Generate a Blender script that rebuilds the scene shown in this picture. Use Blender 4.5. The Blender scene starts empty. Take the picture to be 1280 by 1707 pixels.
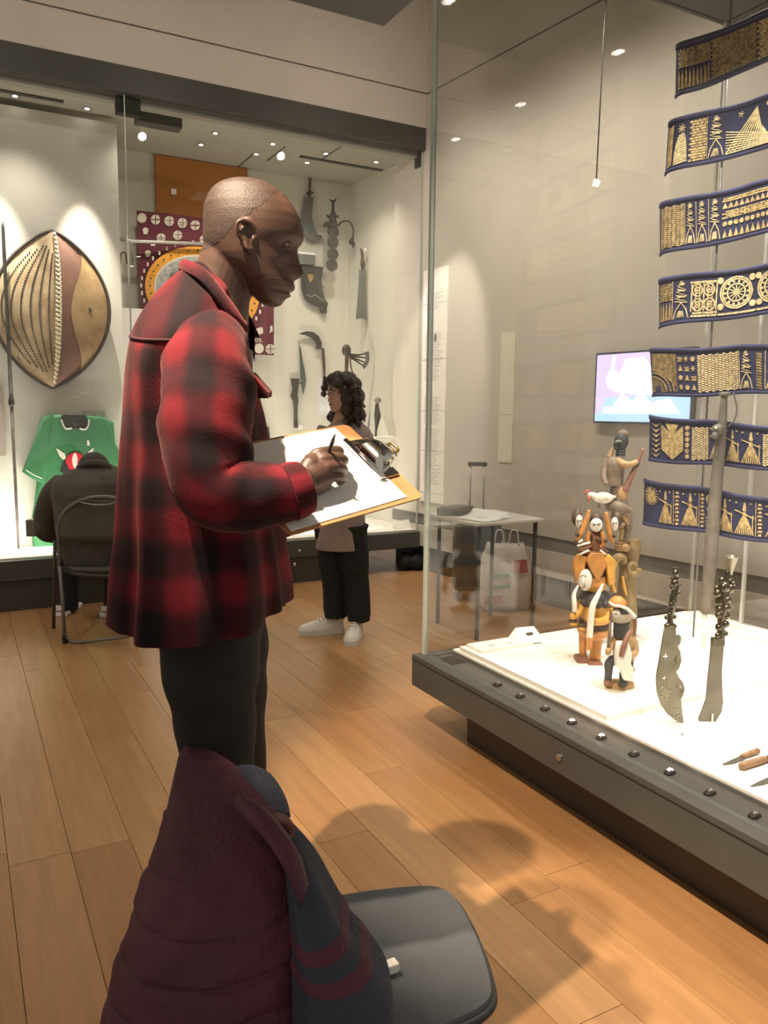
import bpy, bmesh, math, random
from mathutils import Vector, Matrix, noise

# ------------------------------------------------------------------ camera, world, exposure, room and fill lights
SC = bpy.context.scene
COL = SC.collection
CAM_H, FPX = 1.36, 1314.0
TH, PITCH, ROLL = math.radians(28.4), math.radians(7.22), math.radians(0.56)
VR = Vector((math.cos(TH), -math.sin(TH), 0)); VF = Vector((math.sin(TH), math.cos(TH), 0)); VU = Vector((0, 0, 1))
_cf = VF*math.cos(PITCH) - VU*math.sin(PITCH); _up = VU*math.cos(PITCH) + VF*math.sin(PITCH)
_r = VR*math.cos(ROLL) + _up*math.sin(ROLL); _u = _up*math.cos(ROLL) - VR*math.sin(ROLL)
CAMP = Vector((0, 0, CAM_H))
cam = bpy.data.cameras.new('camera'); cam.sensor_fit = 'HORIZONTAL'; cam.sensor_width = 36.0
cam.lens = FPX/1280*36.0; cam.clip_start = 0.05; cam.clip_end = 60
camo = bpy.data.objects.new('camera', cam); COL.objects.link(camo)
camo.matrix_world = Matrix(((_r.x, _u.x, -_cf.x, 0), (_r.y, _u.y, -_cf.y, 0), (_r.z, _u.z, -_cf.z, CAM_H), (0, 0, 0, 1)))
SC.camera = camo
SC.view_settings.view_transform = 'Standard'; SC.view_settings.look = 'None'
SC.view_settings.exposure = 0.6; SC.view_settings.gamma = 1.0; SC.view_settings.use_curve_mapping = False
W = bpy.data.worlds.new('gallery_air'); SC.world = W; W.use_nodes = True
W.node_tree.nodes['Background'].inputs[0].default_value = (0.80, 0.72, 0.60, 1)
W.node_tree.nodes['Background'].inputs[1].default_value = 0.33

def lamp(name, kind, loc, target, energy, color=(1, .86, .70), size=.3, spot=None, blend=.4, size_y=None):
    l = bpy.data.lights.new(name, kind); l.energy = energy; l.color = color
    if kind == 'AREA':
        l.size = size
        if size_y: l.shape = 'RECTANGLE'; l.size_y = size_y
    else: l.shadow_soft_size = size
    if kind == 'SPOT': l.spot_size = math.radians(spot); l.spot_blend = blend
    o = bpy.data.objects.new(name, l); COL.objects.link(o); o.location = loc
    o.rotation_euler = (Vector(target) - Vector(loc)).to_track_quat('-Z', 'Y').to_euler()
    return o
def cp(lat, fwd, z): return VR*lat + VF*fwd + VU*z          # camera-aligned floor coordinates (right, forward, up)
# key spotlight on the gallery track behind and to the left of the standing man
KEY_DIR = Vector((0.42, 0.34, -1.0))
_hd = Vector((-0.25, 1.61, 1.72)); _kp = _hd - KEY_DIR*1.75
lamp('track_spotlight', 'SPOT', cp(_kp.x, _kp.y, _kp.z), cp(-.06, 1.44, 1.30), 330, (1, .81, .59), .028, 20, .55)
lamp('track_spotlight_front', 'SPOT', cp(-.835, .66, 3.5), cp(.9, 2.6, 0), 440, (1, .79, .56), .025, 40, .40)
for _x, _y, _e in ((-1.2, 2.6, 70), (-.1, 4.2, 14), (-1.0, 4.6, 34), (1.3, 4.7, 22), (2.6, 3.9, 14)):
    lamp('fill_downlight', 'SPOT', (_x, _y, 3.66), (_x + .15, _y + .3, 0), _e, (1, .82, .62), .03, 66 if _x < -1.2 else 110, 1.0)  # unseen fill spots, added to lift the room and the left floor
for _x, _y, _t, _e in ((.2, 4.5, (.2, 5.76, 3.7), 8), (1.5, 4.5, (1.6, 5.76, 3.7), 8), (2.7, 4.6, (2.9, 5.76, 3.7), 7), (2.45, 4.9, (3.5, 5.2, 2.2), 36), (2.45, 3.9, (3.6, 4.2, 2.0), 52), (2.5, 3.1, (3.7, 3.2, 2.0), 42)):
    lamp('wall_fill', 'SPOT', (_x, _y, 3.64), _t, _e, (1, .90, .76), .03, 120, 1.0)  # added fill that brightens the bulkhead and the side wall
lamp('panel_fill', 'SPOT', (2.7, 4.9, 3.6), (3.49, 5.55, 1.6), 105, (1, .90, .80), .03, 36, .5)  # extra spot put in to brighten the tall text panel

# ------------------------------------------------------------------ helpers
def _ray(u, v): return _cf*FPX + _r*(u - 640) - _u*(v - 853.5)
def on(u, v, n, c):
    d = _ray(u, v); n = Vector(n); return CAMP + d*((c - CAMP.dot(n))/d.dot(n))
def onX(u, v, X): return on(u, v, (1, 0, 0), X)
def onY(u, v, Y): return on(u, v, (0, 1, 0), Y)
def onZ(u, v, Z): return on(u, v, (0, 0, 1), Z)
def onD(u, v, D):                                             # at forward distance D, in (right, forward, up)
    p = on(u, v, VF, D); return Vector((p.dot(VR), p.dot(VF), p.z))
SKEW = 0.10                                                    # the side wall runs a little out of square
NW = Vector((1, SKEW, 0)).normalized(); WALL_C = Vector((3.475, 5.74, 0)).dot(NW)
def onWall(u, v, off=0): return on(u, v, NW, WALL_C - off)

MATS = {}
def nt(name):
    m = bpy.data.materials.new(name); m.use_nodes = True
    n = m.node_tree; return m, n, n.nodes['Principled BSDF']
def mat(name, col, rough=.6, metal=0, var=0.0, vscale=8, bump=0, bscale=40, emit=None, estr=0, spec=None, coords='Object', trans=0, stretch=None):
    if name in MATS: return MATS[name]
    m, n, b = nt(name); L = n.links
    b.inputs['Base Color'].default_value = (*col, 1); b.inputs['Roughness'].default_value = rough; b.inputs['Metallic'].default_value = metal
    if spec is not None: b.inputs['Specular IOR Level'].default_value = spec
    if trans: b.inputs['Transmission Weight'].default_value = trans
    if emit: b.inputs['Emission Color'].default_value = (*emit, 1); b.inputs['Emission Strength'].default_value = estr
    if var or bump:
        tc = n.nodes.new('ShaderNodeTexCoord'); src = tc.outputs[coords]
        if stretch:
            mp = n.nodes.new('ShaderNodeMapping'); mp.inputs['Scale'].default_value = stretch; L.new(src, mp.inputs[0]); src = mp.outputs[0]
    if var:
        t = n.nodes.new('ShaderNodeTexNoise'); t.inputs['Scale'].default_value = vscale; t.inputs['Detail'].default_value = 5
        L.new(src, t.inputs['Vector'])
        r = n.nodes.new('ShaderNodeMapRange'); r.inputs[1].default_value = .3; r.inputs[2].default_value = .7
        r.inputs[3].default_value = 1 - var; r.inputs[4].default_value = 1 + var; L.new(t.outputs[0], r.inputs[0])
        mx = n.nodes.new('ShaderNodeMix'); mx.data_type = 'RGBA'; mx.blend_type = 'MULTIPLY'; mx.inputs[0].default_value = 1
        mx.inputs[6].default_value = (*col, 1); L.new(r.outputs[0], mx.inputs[7]); L.new(mx.outputs[2], b.inputs['Base Color'])
    if bump:
        t2 = n.nodes.new('ShaderNodeTexNoise'); t2.inputs['Scale'].default_value = bscale; t2.inputs['Detail'].default_value = 4
        L.new(src, t2.inputs['Vector'])
        bp = n.nodes.new('ShaderNodeBump'); bp.inputs['Strength'].default_value = bump; bp.inputs['Distance'].default_value = .01
        L.new(t2.outputs[0], bp.inputs['Height']); L.new(bp.outputs[0], b.inputs['Normal'])
    MATS[name] = m; return m
def glass_mat():
    m, n, b = nt('case_glass'); n.nodes.remove(b); L = n.links
    out = n.nodes['Material Output']; tr = n.nodes.new('ShaderNodeBsdfTransparent'); tr.inputs[0].default_value = (.968, .972, .96, 1)
    gl = n.nodes.new('ShaderNodeBsdfGlossy'); gl.inputs['Roughness'].default_value = .004; gl.inputs[0].default_value = (.9, .9, .9, 1)
    fr = n.nodes.new('ShaderNodeFresnel'); ge = n.nodes.new('ShaderNodeNewGeometry')   # pane surfaces: same reflectance from either side
    io = n.nodes.new('ShaderNodeMapRange'); io.inputs[3].default_value = 1.5; io.inputs[4].default_value = 1/1.5
    L.new(ge.outputs['Backfacing'], io.inputs[0]); L.new(io.outputs[0], fr.inputs['IOR'])
    mx = n.nodes.new('ShaderNodeMixShader'); L.new(fr.outputs[0], mx.inputs[0]); L.new(tr.outputs[0], mx.inputs[1]); L.new(gl.outputs[0], mx.inputs[2])
    L.new(mx.outputs[0], out.inputs[0]); MATS['glass'] = m; return m
GLASS = glass_mat()

class MB:
    """collects vertices and faces; build() links them as one mesh object"""
    def __init__(s): s.v, s.f, s.uv = [], [], {}
    def add(s, vs, fs, uvs=None):
        o = len(s.v); s.v += [Vector(p) for p in vs]
        for k, f in enumerate(fs):
            if uvs: s.uv[len(s.f)] = uvs[k]
            s.f.append([i + o for i in f])
        return s
    def box(s, c, d, rot=None, bev=0):
        x, y, z = (q/2 for q in d)
        if bev:
            bm = bmesh.new(); bmesh.ops.create_cube(bm, size=1)
            for w in bm.verts: w.co = Vector((w.co.x*d[0], w.co.y*d[1], w.co.z*d[2]))
            bmesh.ops.bevel(bm, geom=list(bm.edges), offset=bev, segments=2, affect='EDGES', profile=.5)
            vs = [w.co.copy() for w in bm.verts]; fs = [[w.index for w in f.verts] for f in bm.faces]; bm.free()
        else:
            vs = [Vector((a*x, b*y, e*z)) for a in (-1, 1) for b in (-1, 1) for e in (-1, 1)]
            fs = [(0, 1, 3, 2), (4, 6, 7, 5), (0, 4, 5, 1), (2, 3, 7, 6), (0, 2, 6, 4), (1, 5, 7, 3)]
        if rot is not None: vs = [rot @ p for p in vs]
        return s.add([p + Vector(c) for p in vs], fs)
    def bb(s, x0, x1, y0, y1, z0, z1, bev=0): return s.box(((x0+x1)/2, (y0+y1)/2, (z0+z1)/2), (x1-x0, y1-y0, z1-z0), bev=bev)
    def rings(s, rings, cap=True, uvs=None, closed=True):
        n = len(rings[0]); vs = [p for r in rings for p in r]; fs = []; uv = []
        for i in range(len(rings) - 1):
            for j in range(n if closed else n - 1):
                k = (j + 1) % n
                fs.append((i*n + j, i*n + k, (i+1)*n + k, (i+1)*n + j))
                if uvs:
                    u = lambda a, b, wrap=False: (uvs[a][b] if not wrap else (uvs[a][n] if len(uvs[a]) > n else uvs[a][0]))
                    uv.append((u(i, j), u(i, k, k == 0), u(i+1, k, k == 0), u(i+1, j)))
        if cap and closed:
            fs.append(tuple(range(n))[::-1]); fs.append(tuple((len(rings)-1)*n + j for j in range(n)))
            if uvs: uv.append([uvs[0][j] for j in range(n)][::-1]); uv.append([uvs[-1][j] for j in range(n)])
        return s.add(vs, fs, uv if uvs else None)
    def tube(s, path, rad, n=10, flat=1.0, cap=True, upv=None):
        path = [Vector(p) for p in path]; m = len(path)
        if not isinstance(rad, (list, tuple)): rad = [rad]*m
        rs = []; prev = None
        for i, p in enumerate(path):
            t = (path[min(i+1, m-1)] - path[max(i-1, 0)]).normalized()
            if prev is None:
                a = Vector(upv) if upv else (Vector((0, 0, 1)) if abs(t.z) < .9 else Vector((1, 0, 0)))
                nx = (a - t*a.dot(t)).normalized()
            else: nx = (prev - t*prev.dot(t)).normalized()
            prev = nx; ny = t.cross(nx)
            rs.append([p + (nx*math.cos(q)*flat + ny*math.sin(q))*rad[i] for q in (2*math.pi*j/n for j in range(n))])
        return s.rings(rs, cap)
    def lathe(s, prof, c=(0, 0, 0), n=16, axis='Z', sx=1, sy=1, rot=None):
        rs = []
        for r, z in prof:
            q = [Vector((math.cos(2*math.pi*j/n)*max(r, 1e-4)*sx, math.sin(2*math.pi*j/n)*max(r, 1e-4)*sy, z)) for j in range(n)]
            if rot is not None: q = [rot @ p for p in q]
            rs.append([p + Vector(c) for p in q])
        return s.rings(rs)
    def ball(s, c, r, n=12, m=8, rot=None):
        r = Vector(r) if not isinstance(r, (int, float)) else Vector((r, r, r))
        rs = []
        for i in range(m + 1):
            a = math.pi*i/m; sn, cs = max(math.sin(a), 1e-3), -math.cos(a)
            q = [Vector((r.x*sn*math.cos(2*math.pi*j/n), r.y*sn*math.sin(2*math.pi*j/n), r.z*cs)) for j in range(n)]
            if rot is not None: q = [rot @ p for p in q]
            rs.append([p + Vector(c) for p in q])
        return s.rings(rs)
    def prism(s, pts, o, ax, ay, t):
        """outline pts (2-D) in the plane o + ax*u + ay*v, thickness t along ax x ay"""
        o, ax, ay = Vector(o), Vector(ax), Vector(ay); nn = ax.cross(ay).normalized()*t; n = len(pts)
        a = [o + ax*u + ay*v - nn/2 for u, v in pts]; b = [p + nn for p in a]
        return s.add(a + b, [tuple(range(n))[::-1], tuple(n + i for i in range(n))] + [(i, (i+1) % n, n + (i+1) % n, n + i) for i in range(n)])
    def build(s, name, m, parent=None, smooth=False, loc=None, fix=True):
        me = bpy.data.meshes.new(name); me.from_pydata(s.v, [], s.f); me.update()
        if s.uv:
            ul = me.uv_layers.new(name='UVMap')
            for k, poly in enumerate(me.polygons):
                if k in s.uv:
                    for li, q in zip(poly.loop_indices, s.uv[k]): ul.data[li].uv = q
        if fix:
            bm = bmesh.new(); bm.from_mesh(me); bmesh.ops.recalc_face_normals(bm, faces=bm.faces); bm.to_mesh(me); bm.free()
        if smooth is True:
            for p in me.polygons: p.use_smooth = True
        elif smooth: me.shade_smooth() if False else smooth_angle(me, smooth)
        return link(name, me, m, parent, loc)
def smooth_angle(me, ang):
    for p in me.polygons: p.use_smooth = True
    bm = bmesh.new(); bm.from_mesh(me)
    for e in bm.edges:
        if len(e.link_faces) == 2 and e.calc_face_angle(0) > math.radians(ang): e.smooth = False
    bm.to_mesh(me); bm.free()
def link(name, me, m, parent=None, loc=None):
    o = bpy.data.objects.new(name, me); COL.objects.link(o)
    if m is not None:
        me.materials.clear(); me.materials.append(m)
    if parent is not None: o.parent = parent
    if loc is not None: o.location = loc
    return o
def tag(o, label, cat, group=None, kind=None):
    o['label'] = label
    if cat: o['category'] = cat
    if group: o['group'] = group
    if kind: o['kind'] = kind
    return o
def thing(name, label, cat, loc=(0, 0, 0), rz=0, group=None):
    o = bpy.data.objects.new(name, None); COL.objects.link(o); o.location = loc; o.rotation_euler = (0, 0, rz); o.empty_display_size = .1
    return tag(o, label, cat, group)
def struct(name, mb, m, label=None):
    o = mb.build(name, m) if isinstance(mb, MB) else mb
    o['kind'] = 'structure'
    if label: o['label'] = label
    return o
def remesh(mb, voxel, it=6, fac=.5):
    """fuse overlapping closed shells into one continuous surface"""
    o = mb.build('tmp', None); o.data.materials.clear()
    r = o.modifiers.new('r', 'REMESH'); r.mode = 'VOXEL'; r.voxel_size = voxel
    if it: sm = o.modifiers.new('s', 'SMOOTH'); sm.iterations = it; sm.factor = fac
    me = bpy.data.meshes.new_from_object(o.evaluated_get(bpy.context.evaluated_depsgraph_get()))
    old = o.data; bpy.data.objects.remove(o); bpy.data.meshes.remove(old)
    for p in me.polygons: p.use_smooth = True
    return me
def shape2d(outer, holes=(), t=.004, bevel=0, res=1):
    """flat plate with pierced holes in the XZ plane, thickness t along Y"""
    cu = bpy.data.curves.new('c', 'CURVE'); cu.dimensions = '2D'; cu.fill_mode = 'BOTH'; cu.extrude = t/2; cu.bevel_depth = bevel
    for pl in [outer] + list(holes):
        sp = cu.splines.new('POLY'); sp.points.add(len(pl) - 1); sp.use_cyclic_u = True
        for q, (x, y) in zip(sp.points, pl): q.co = (x, y, 0, 1)
    o = bpy.data.objects.new('c', cu); COL.objects.link(o)
    me = bpy.data.meshes.new_from_object(o.evaluated_get(bpy.context.evaluated_depsgraph_get()))
    bpy.data.objects.remove(o); bpy.data.curves.remove(cu)
    me.transform(Matrix.Rotation(math.pi/2, 4, 'X')); return me
def text_mesh(s, size, t=.0006):
    cu = bpy.data.curves.new('t', 'FONT'); cu.body = s; cu.size = size; cu.extrude = t/2; cu.align_x = 'CENTER'; cu.align_y = 'CENTER'; cu.resolution_u = 3
    o = bpy.data.objects.new('t', cu); COL.objects.link(o)
    me = bpy.data.meshes.new_from_object(o.evaluated_get(bpy.context.evaluated_depsgraph_get()))
    bpy.data.objects.remove(o); bpy.data.curves.remove(cu)
    me.transform(Matrix.Rotation(math.pi/2, 4, 'X')); return me
def spline(pts, n=6):
    """Catmull-Rom through points of any dimension"""
    P = [Vector(p) for p in pts]; out = []
    for i in range(len(P) - 1):
        a, b, c, d = P[max(i-1, 0)], P[i], P[i+1], P[min(i+2, len(P)-1)]
        for k in range(n):
            t = k/n; out.append(.5*((2*b) + (c - a)*t + (2*a - 5*b + 4*c - d)*t*t + (3*b - a - 3*c + d)*t**3))
    return out + [P[-1]]
def lerp_tab(tab, x):
    """piecewise smooth interpolation of rows (x, a, b, ...)"""
    if x <= tab[0][0]: return list(tab[0][1:])
    for r0, r1 in zip(tab, tab[1:]):
        if x <= r1[0]:
            t = (x - r0[0])/(r1[0] - r0[0]); t2 = t
            return [a + (b - a)*t2 for a, b in zip(r0[1:], r1[1:])]
    return list(tab[-1][1:])
def circ(r, n=24, cx=0, cy=0, ry=None): return [(cx + r*math.cos(2*math.pi*i/n), cy + (ry or r)*math.sin(2*math.pi*i/n)) for i in range(n)]
RND = random.Random(7)

# ------------------------------------------------------------------ materials of the setting
M_WALL = mat('wall_paint', (.62, .565, .50), .85, var=.03, vscale=3, bump=.05, bscale=60)
M_CEIL = mat('ceiling_paint', (.47, .43, .37), .9, var=.03, vscale=2)
M_DARK = mat('charcoal_metal', (.068, .069, .064), .42, var=.08, vscale=6)
M_BAND = mat('anthracite_paint', (.068, .066, .059), .5, var=.06, vscale=5)
M_BLACK = mat('matt_black', (.012, .012, .012), .6)
M_INT = mat('case_interior_paint', (.63, .60, .52), .85, var=.03, vscale=4)
M_WHITE = mat('white_display_board', (.86, .83, .78), .7, var=.02, vscale=10)
M_EDGE = mat('glass_edge', (.50, .56, .50), .25, spec=.6)
M_STEEL = mat('brushed_steel', (.55, .54, .52), .32, 1)
M_LENS = mat('lamp_lens', (1, 1, 1), .3, emit=(1, .95, .85), estr=14)
def plank_mat(i):
    m, n, b = nt('oak_plank_%d' % i); L = n.links
    base = [(.42, .228, .10), (.385, .202, .087), (.45, .252, .115), (.405, .217, .097), (.36, .188, .08), (.43, .235, .11)][i]
    tc = n.nodes.new('ShaderNodeTexCoord'); mp = n.nodes.new('ShaderNodeMapping'); mp.inputs['Scale'].default_value = (14, 1.1, 14)
    mp.inputs['Location'].default_value = (i*3.1, i*1.7, 0)
    L.new(tc.outputs['Object'], mp.inputs[0]); t = n.nodes.new('ShaderNodeTexNoise'); t.inputs['Scale'].default_value = 2.2; t.inputs['Detail'].default_value = 7
    t.inputs['Distortion'].default_value = .6; L.new(mp.outputs[0], t.inputs['Vector'])
    cr = n.nodes.new('ShaderNodeValToRGB'); cr.color_ramp.elements[0].position = .3; cr.color_ramp.elements[1].position = .75
    cr.color_ramp.elements[0].color = (*[c*.84 for c in base], 1); cr.color_ramp.elements[1].color = (*[c*1.1 for c in base], 1)
    L.new(t.outputs[0], cr.inputs[0]); L.new(cr.outputs[0], b.inputs['Base Color'])
    t3 = n.nodes.new('ShaderNodeTexNoise'); t3.inputs['Scale'].default_value = 3; L.new(tc.outputs['Object'], t3.inputs['Vector'])
    mr = n.nodes.new('ShaderNodeMapRange'); mr.inputs[3].default_value = .26; mr.inputs[4].default_value = .40; L.new(t3.outputs[0], mr.inputs[0]); L.new(mr.outputs[0], b.inputs['Roughness'])
    bp = n.nodes.new('ShaderNodeBump'); bp.inputs['Strength'].default_value = .04; bp.inputs['Distance'].default_value = .004
    L.new(t.outputs[0], bp.inputs['Height']); L.new(bp.outputs[0], b.inputs['Normal'])
    b.inputs['Specular IOR Level'].default_value = .45
    return m
PLANKS = [plank_mat(i) for i in range(6)]

# ------------------------------------------------------------------ floor of planks
fl = struct('floor', MB().bb(-3.2, 4.4, -.6, 7.4, -.05, -.021), mat('floor_joint', (.10, .055, .028), .8), 'light oak plank floor of the gallery')
PW = .175
rnd = random.Random(11)
x = .07 - PW*12
ends = {0: 2.47, 1: 2.46, 5: 2.16, 7: 2.52}
k = 0
while x < 4.2:
    col = round((x - .07)/PW); y = .2 - rnd.random()*1.2
    if x < -1.0: y = 1.6 - rnd.random()
    stop = 6.0 if x < 3.0 else 7.0
    if x > 1.9: y = 2.2 - rnd.random()*.8
    w = PW
    first = True
    while y < stop:
        ln = 1.3 + rnd.random()*1.1
        if col in ends and y < ends[col] < y + ln: ln = ends[col] - y
        y1 = min(y + ln, stop)
        if y1 - y > .05:
            o = MB().bb(x + .0007, x + w - .0007, y + .0008, y1 - .0008, -.021, rnd.uniform(-.0004, 0), bev=.0009).build('plank', PLANKS[rnd.randrange(6)], fl)
            k += 1
        y = y1
    x += PW

# ------------------------------------------------------------------ walls and ceiling
def wall_strip(z0, z1, t=.12, off=0, y0=.2, y1=6.2):
    pts = []
    mb = MB()
    def X(y): return 3.475 + SKEW*(5.74 - y) - off
    a = [(X(y0), y0), (X(y0) + t, y0), (X(y1) + t, y1), (X(y1), y1)]
    vs = [(p[0], p[1], z0) for p in a] + [(p[0], p[1], z1) for p in a]
    return mb.add(vs, [(3, 2, 1, 0), (4, 5, 6, 7), (0, 1, 5, 4), (1, 2, 6, 5), (2, 3, 7, 6), (3, 0, 4, 7)])
wr = struct('wall_right', wall_strip(.50, 3.9), M_WALL, 'warm grey side wall behind the glass cases')
wu = wall_strip(3.912, 4.6).build('upper_panel', M_WALL, wr)
wall_strip(3.898, 3.914, .10, -.012).build('shadow_gap', M_BAND, wr)
wall_strip(.40, .50, .10, -.01).build('dark_strip', mat('strip_grey', (.20, .19, .175), .6), wr)
wall_strip(.22, .40).build('lower_panel', M_WALL, wr)
struct('baseboard_right', wall_strip(.0, .22, .06, -.05), M_BLACK, 'black recessed base under the side wall')
# bulkhead over the wall case
wb = struct('wall_back', MB().bb(-3.0, 3.475, 5.76, 5.90, 3.64, 3.90), M_WALL, 'warm grey bulkhead above the long wall case')
MB().bb(-3.0, 3.475, 5.76, 5.90, 3.912, 4.6).build('upper_panel', M_WALL, wb)
MB().bb(-3.0, 3.47, 5.775, 5.89, 3.898, 3.914).build('shadow_gap', M_BAND, wb)
struct('ceiling', MB().bb(-3.2, 4.6, -.5, 7.4, 4.6, 4.7), M_CEIL, 'pale grey gallery ceiling')
# dark ceiling raft whose corner shows at the top of the picture
c0 = onZ(640, 45, 3.7)
rf = MB().bb(c0.x - 2.6, c0.x, c0.y - 2.3, c0.y, 3.7, 3.82, bev=.01).build('ceiling_raft', M_BAND)
tag(rf, 'dark grey rectangular raft hung below the ceiling at the top of the picture', 'ceiling raft')
for sx in (c0.x - .5, c0.x - 2.1): MB().tube([(sx, c0.y - .5, 3.8), (sx, c0.y - .5, 4.62)], .008, 8).build('hanger_rod', M_BAND, rf)
# ------------------------------------------------------------------ long wall case at the back
SC.cycles.transparent_max_bounces = 24
PZ0, PZ1 = .21, .345
wc = thing('wall_case', 'long glass wall case with pale lit interior running across the back', 'display case', (0, 5.75, 0))
def wbb(name, m, x0, x1, y0, y1, z0, z1, bev=0, par=None):
    par = par or wc
    off = Vector((0, 5.75, 0)) if par is wc else par.location
    o = MB().bb(x0, x1, y0, y1, z0, z1, bev=bev); o.v = [p - off for p in o.v]
    return o.build(name, m, par)
X0, X1 = -2.6, 3.46
wbb('plinth', M_DARK, X0, X1, 5.75, 5.88, PZ0, PZ1, .003)
wbb('kick_base', mat('kick_dark', (.05, .048, .044), .5), X0, 2.98, 5.77, 5.86, .0, PZ0)
wbb('deck', M_WHITE, X0, X1 + .05, 5.83, 7.08, .30, .352)
wbb('header', M_BAND, X0, X1, 5.755, 5.86, 3.47, 3.64, .003)
wbb('header_track', mat('track_grey', (.26, .25, .22), .5), X0, X1, 5.86, 5.93, 3.44, 3.50)
wbb('back_panel', M_INT, X0, 3.5, 7.08, 7.14, .30, 3.56)
ep = MB()
a = [(3.55, 5.80), (3.63, 5.80), (3.49, 7.10), (3.41, 7.10)]
ep.add([(p[0], p[1] - 5.75, z) for z in (.30, 3.56) for p in a], [(3, 2, 1, 0), (4, 5, 6, 7), (0, 1, 5, 4), (1, 2, 6, 5), (2, 3, 7, 6), (3, 0, 4, 7)])
ep.build('end_panel', M_INT, wc)
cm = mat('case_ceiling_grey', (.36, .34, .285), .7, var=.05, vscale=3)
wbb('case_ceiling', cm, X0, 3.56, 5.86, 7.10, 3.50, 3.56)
for (u0, v0, u1, v1) in ((228, 195, 300, 212),): # dark lamp housing hanging under the ceiling
    p = onZ(u0, v0, 3.46); q = onZ(u1, v1, 3.46)
    wbb('lamp_housing', M_BAND, p.x, q.x, p.y - .02, p.y + .10, 3.43, 3.50, .004)
for u, v in ((193, 150), (697, 258)):
    p = onY(u, v, 5.84)
    wbb('hinge_block', M_BLACK, p.x, p.x + .16, 5.83, 5.90, 3.36, 3.47, .003)
# ceiling slots
for (u0, v0, u1, v1) in ((0, 150, 108, 163), (500, 260, 640, 282)):
    p = onZ(u0, v0, 3.498); q = onZ(u1, v1, 3.498)
    wbb('air_slot', M_BAND, p.x, q.x, p.y - .02, p.y + .02, 3.490, 3.502)
for (u, v) in ((416, 262), (466, 252), (560, 250)):
    p = onZ(u, v, 3.498)
    wbb('ceiling_joint', M_BAND, p.x - .006, p.x + .006, p.y - .12, min(p.y + .30, 7.07), 3.4965, 3.502)
# downlights recessed in the case ceiling
for u, v in ((25, 160), (145, 181), (236, 223), (359, 222), (335, 241), (427, 257), (543, 256), (512, 271), (627, 270), (455, 240)):
    p = onZ(u, v, 3.496)
    dl = MB().lathe([(.030, 3.494), (.030, 3.502), (.022, 3.502)], (p.x, p.y - 5.75, 0), 14).build('downlight', M_STEEL, wc)
    MB().lathe([(.0, 3.4935), (.017, 3.4935), (.017, 3.499), (0, 3.499)], (p.x, p.y - 5.75, 0), 12).build('lens', M_LENS, dl)
# panes
jx = [X0, -1.35, onY(214, 400, 5.80).x, 3.46]
for a, b in zip(jx, jx[1:]):
    g = MB().bb(a + .004, b - .004, .050, .062, PZ1, 3.47).build('glass_pane', GLASS, wc)
    MB().bb(b - .0035, b + .0035, .049, .063, PZ1, 3.47).build('glass_edge', M_EDGE, g)
for z in (.29, .25):
    p = onX  # lock studs on the plinth face
for u, v in ((499, 918), (491, 941)):
    p = onY(u, v, 5.745)
    MB().lathe([(.012, 0), (.012, .006), (.008, .009), (0, .009)], (p.x, -.004, p.z), 12, rot=Matrix.Rotation(math.pi/2, 3, 'X')).build('lock_stud', M_STEEL, wc)
# boards standing inside the case
bx = onY(193, 400, 6.35).x
brd = thing('backing_board', 'tall off-white backing board behind the hide shield and green shirt', 'board', (0, 6.35, .352))
MB().bb(-2.4, bx + .03, 0, .05, 0, 3.10).build('panel', mat('board_offwhite', (.64, .61, .55), .85, var=.02, vscale=3), brd)
MB().bb(bx - .30, bx - .24, .05, .40, 0, 2.9).build('brace', M_INT, brd)
p = onY(258, 258, 7.05); q = onY(412, 280, 7.05)
ob = MB().bb(p.x, q.x, 7.04, 7.075, 1.9, 3.495, .003).build('orange_panel', mat('orange_board', (.40, .155, .03), .7, var=.05, vscale=3))
tag(ob, 'burnt orange panel fixed high on the case back wall', 'panel')
p = onY(200, 513, 6.75); q = onY(262, 760, 6.75)
wbk = thing('text_board', 'white board standing between the shield and the maroon cloth', 'board', (0, 6.75, .352))
MB().bb(p.x, p.x + .55, -.02, .02, 0, p.z - .352).build('panel', M_WHITE, wbk)
lp = mat('light_case', (1, .93, .80), .5)
# ------------------------------------------------------------------ lamps of the wall case
for sx in (1.35, 1.9, 2.45, 3.0): lamp('case_lamp', 'SPOT', (sx, 6.25, 3.47), (sx + .05, 6.75, 0.4), 32, (1, .93, .79), .05, 120, 1.0)
for sx in (-.5, .45): lamp('case_lamp', 'SPOT', (sx, 5.97, 3.47), (sx, 6.15, 0.3), 36, (1, .93, .79), .05, 100, 1.0)
for sx in (.30, .88): lamp('case_spot', 'SPOT', (sx, 6.06, 3.46), (sx + .02, 6.34, 1.75), 200, (1, .92, .78), .012, 34, .75)
lamp('case_low_strip', 'AREA', (1.2, 5.92, .40), (1.2, 6.9, 1.3), 22, (1, .95, .84), 3.8, size_y=.04)

# ------------------------------------------------------------------ island case on the right
ic = thing('island_case', 'large glass island case with dark plinth and bright white deck', 'display case', (1.65, 2.79, 0))
OI = Vector((1.65, 2.79, 0))
def ibb(name, m, x0, x1, y0, y1, z0, z1, bev=0, par=None):
    o = MB().bb(x0, x1, y0, y1, z0, z1, bev=bev); o.v = [p - OI for p in o.v]
    return o.build(name, m, par or ic)
NY = -.3
ibb('plinth_front', M_DARK, 1.65, 1.72, NY, 2.79, PZ0, PZ1, .003)
ibb('plinth_end', M_DARK, 1.72, 3.38, 2.735, 2.79, PZ0, PZ1, .003)
ibb('plinth_back', M_DARK, 3.33, 3.38, NY, 2.735, PZ0, PZ1, .003)
ibb('plinth_base', M_BLACK, 1.72, 3.33, NY, 2.735, PZ0, .30)
ibb('kick_base', mat('kick_brown', (.045, .036, .03), .45), 1.81, 3.2, NY, 2.60, 0, PZ0)
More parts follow.
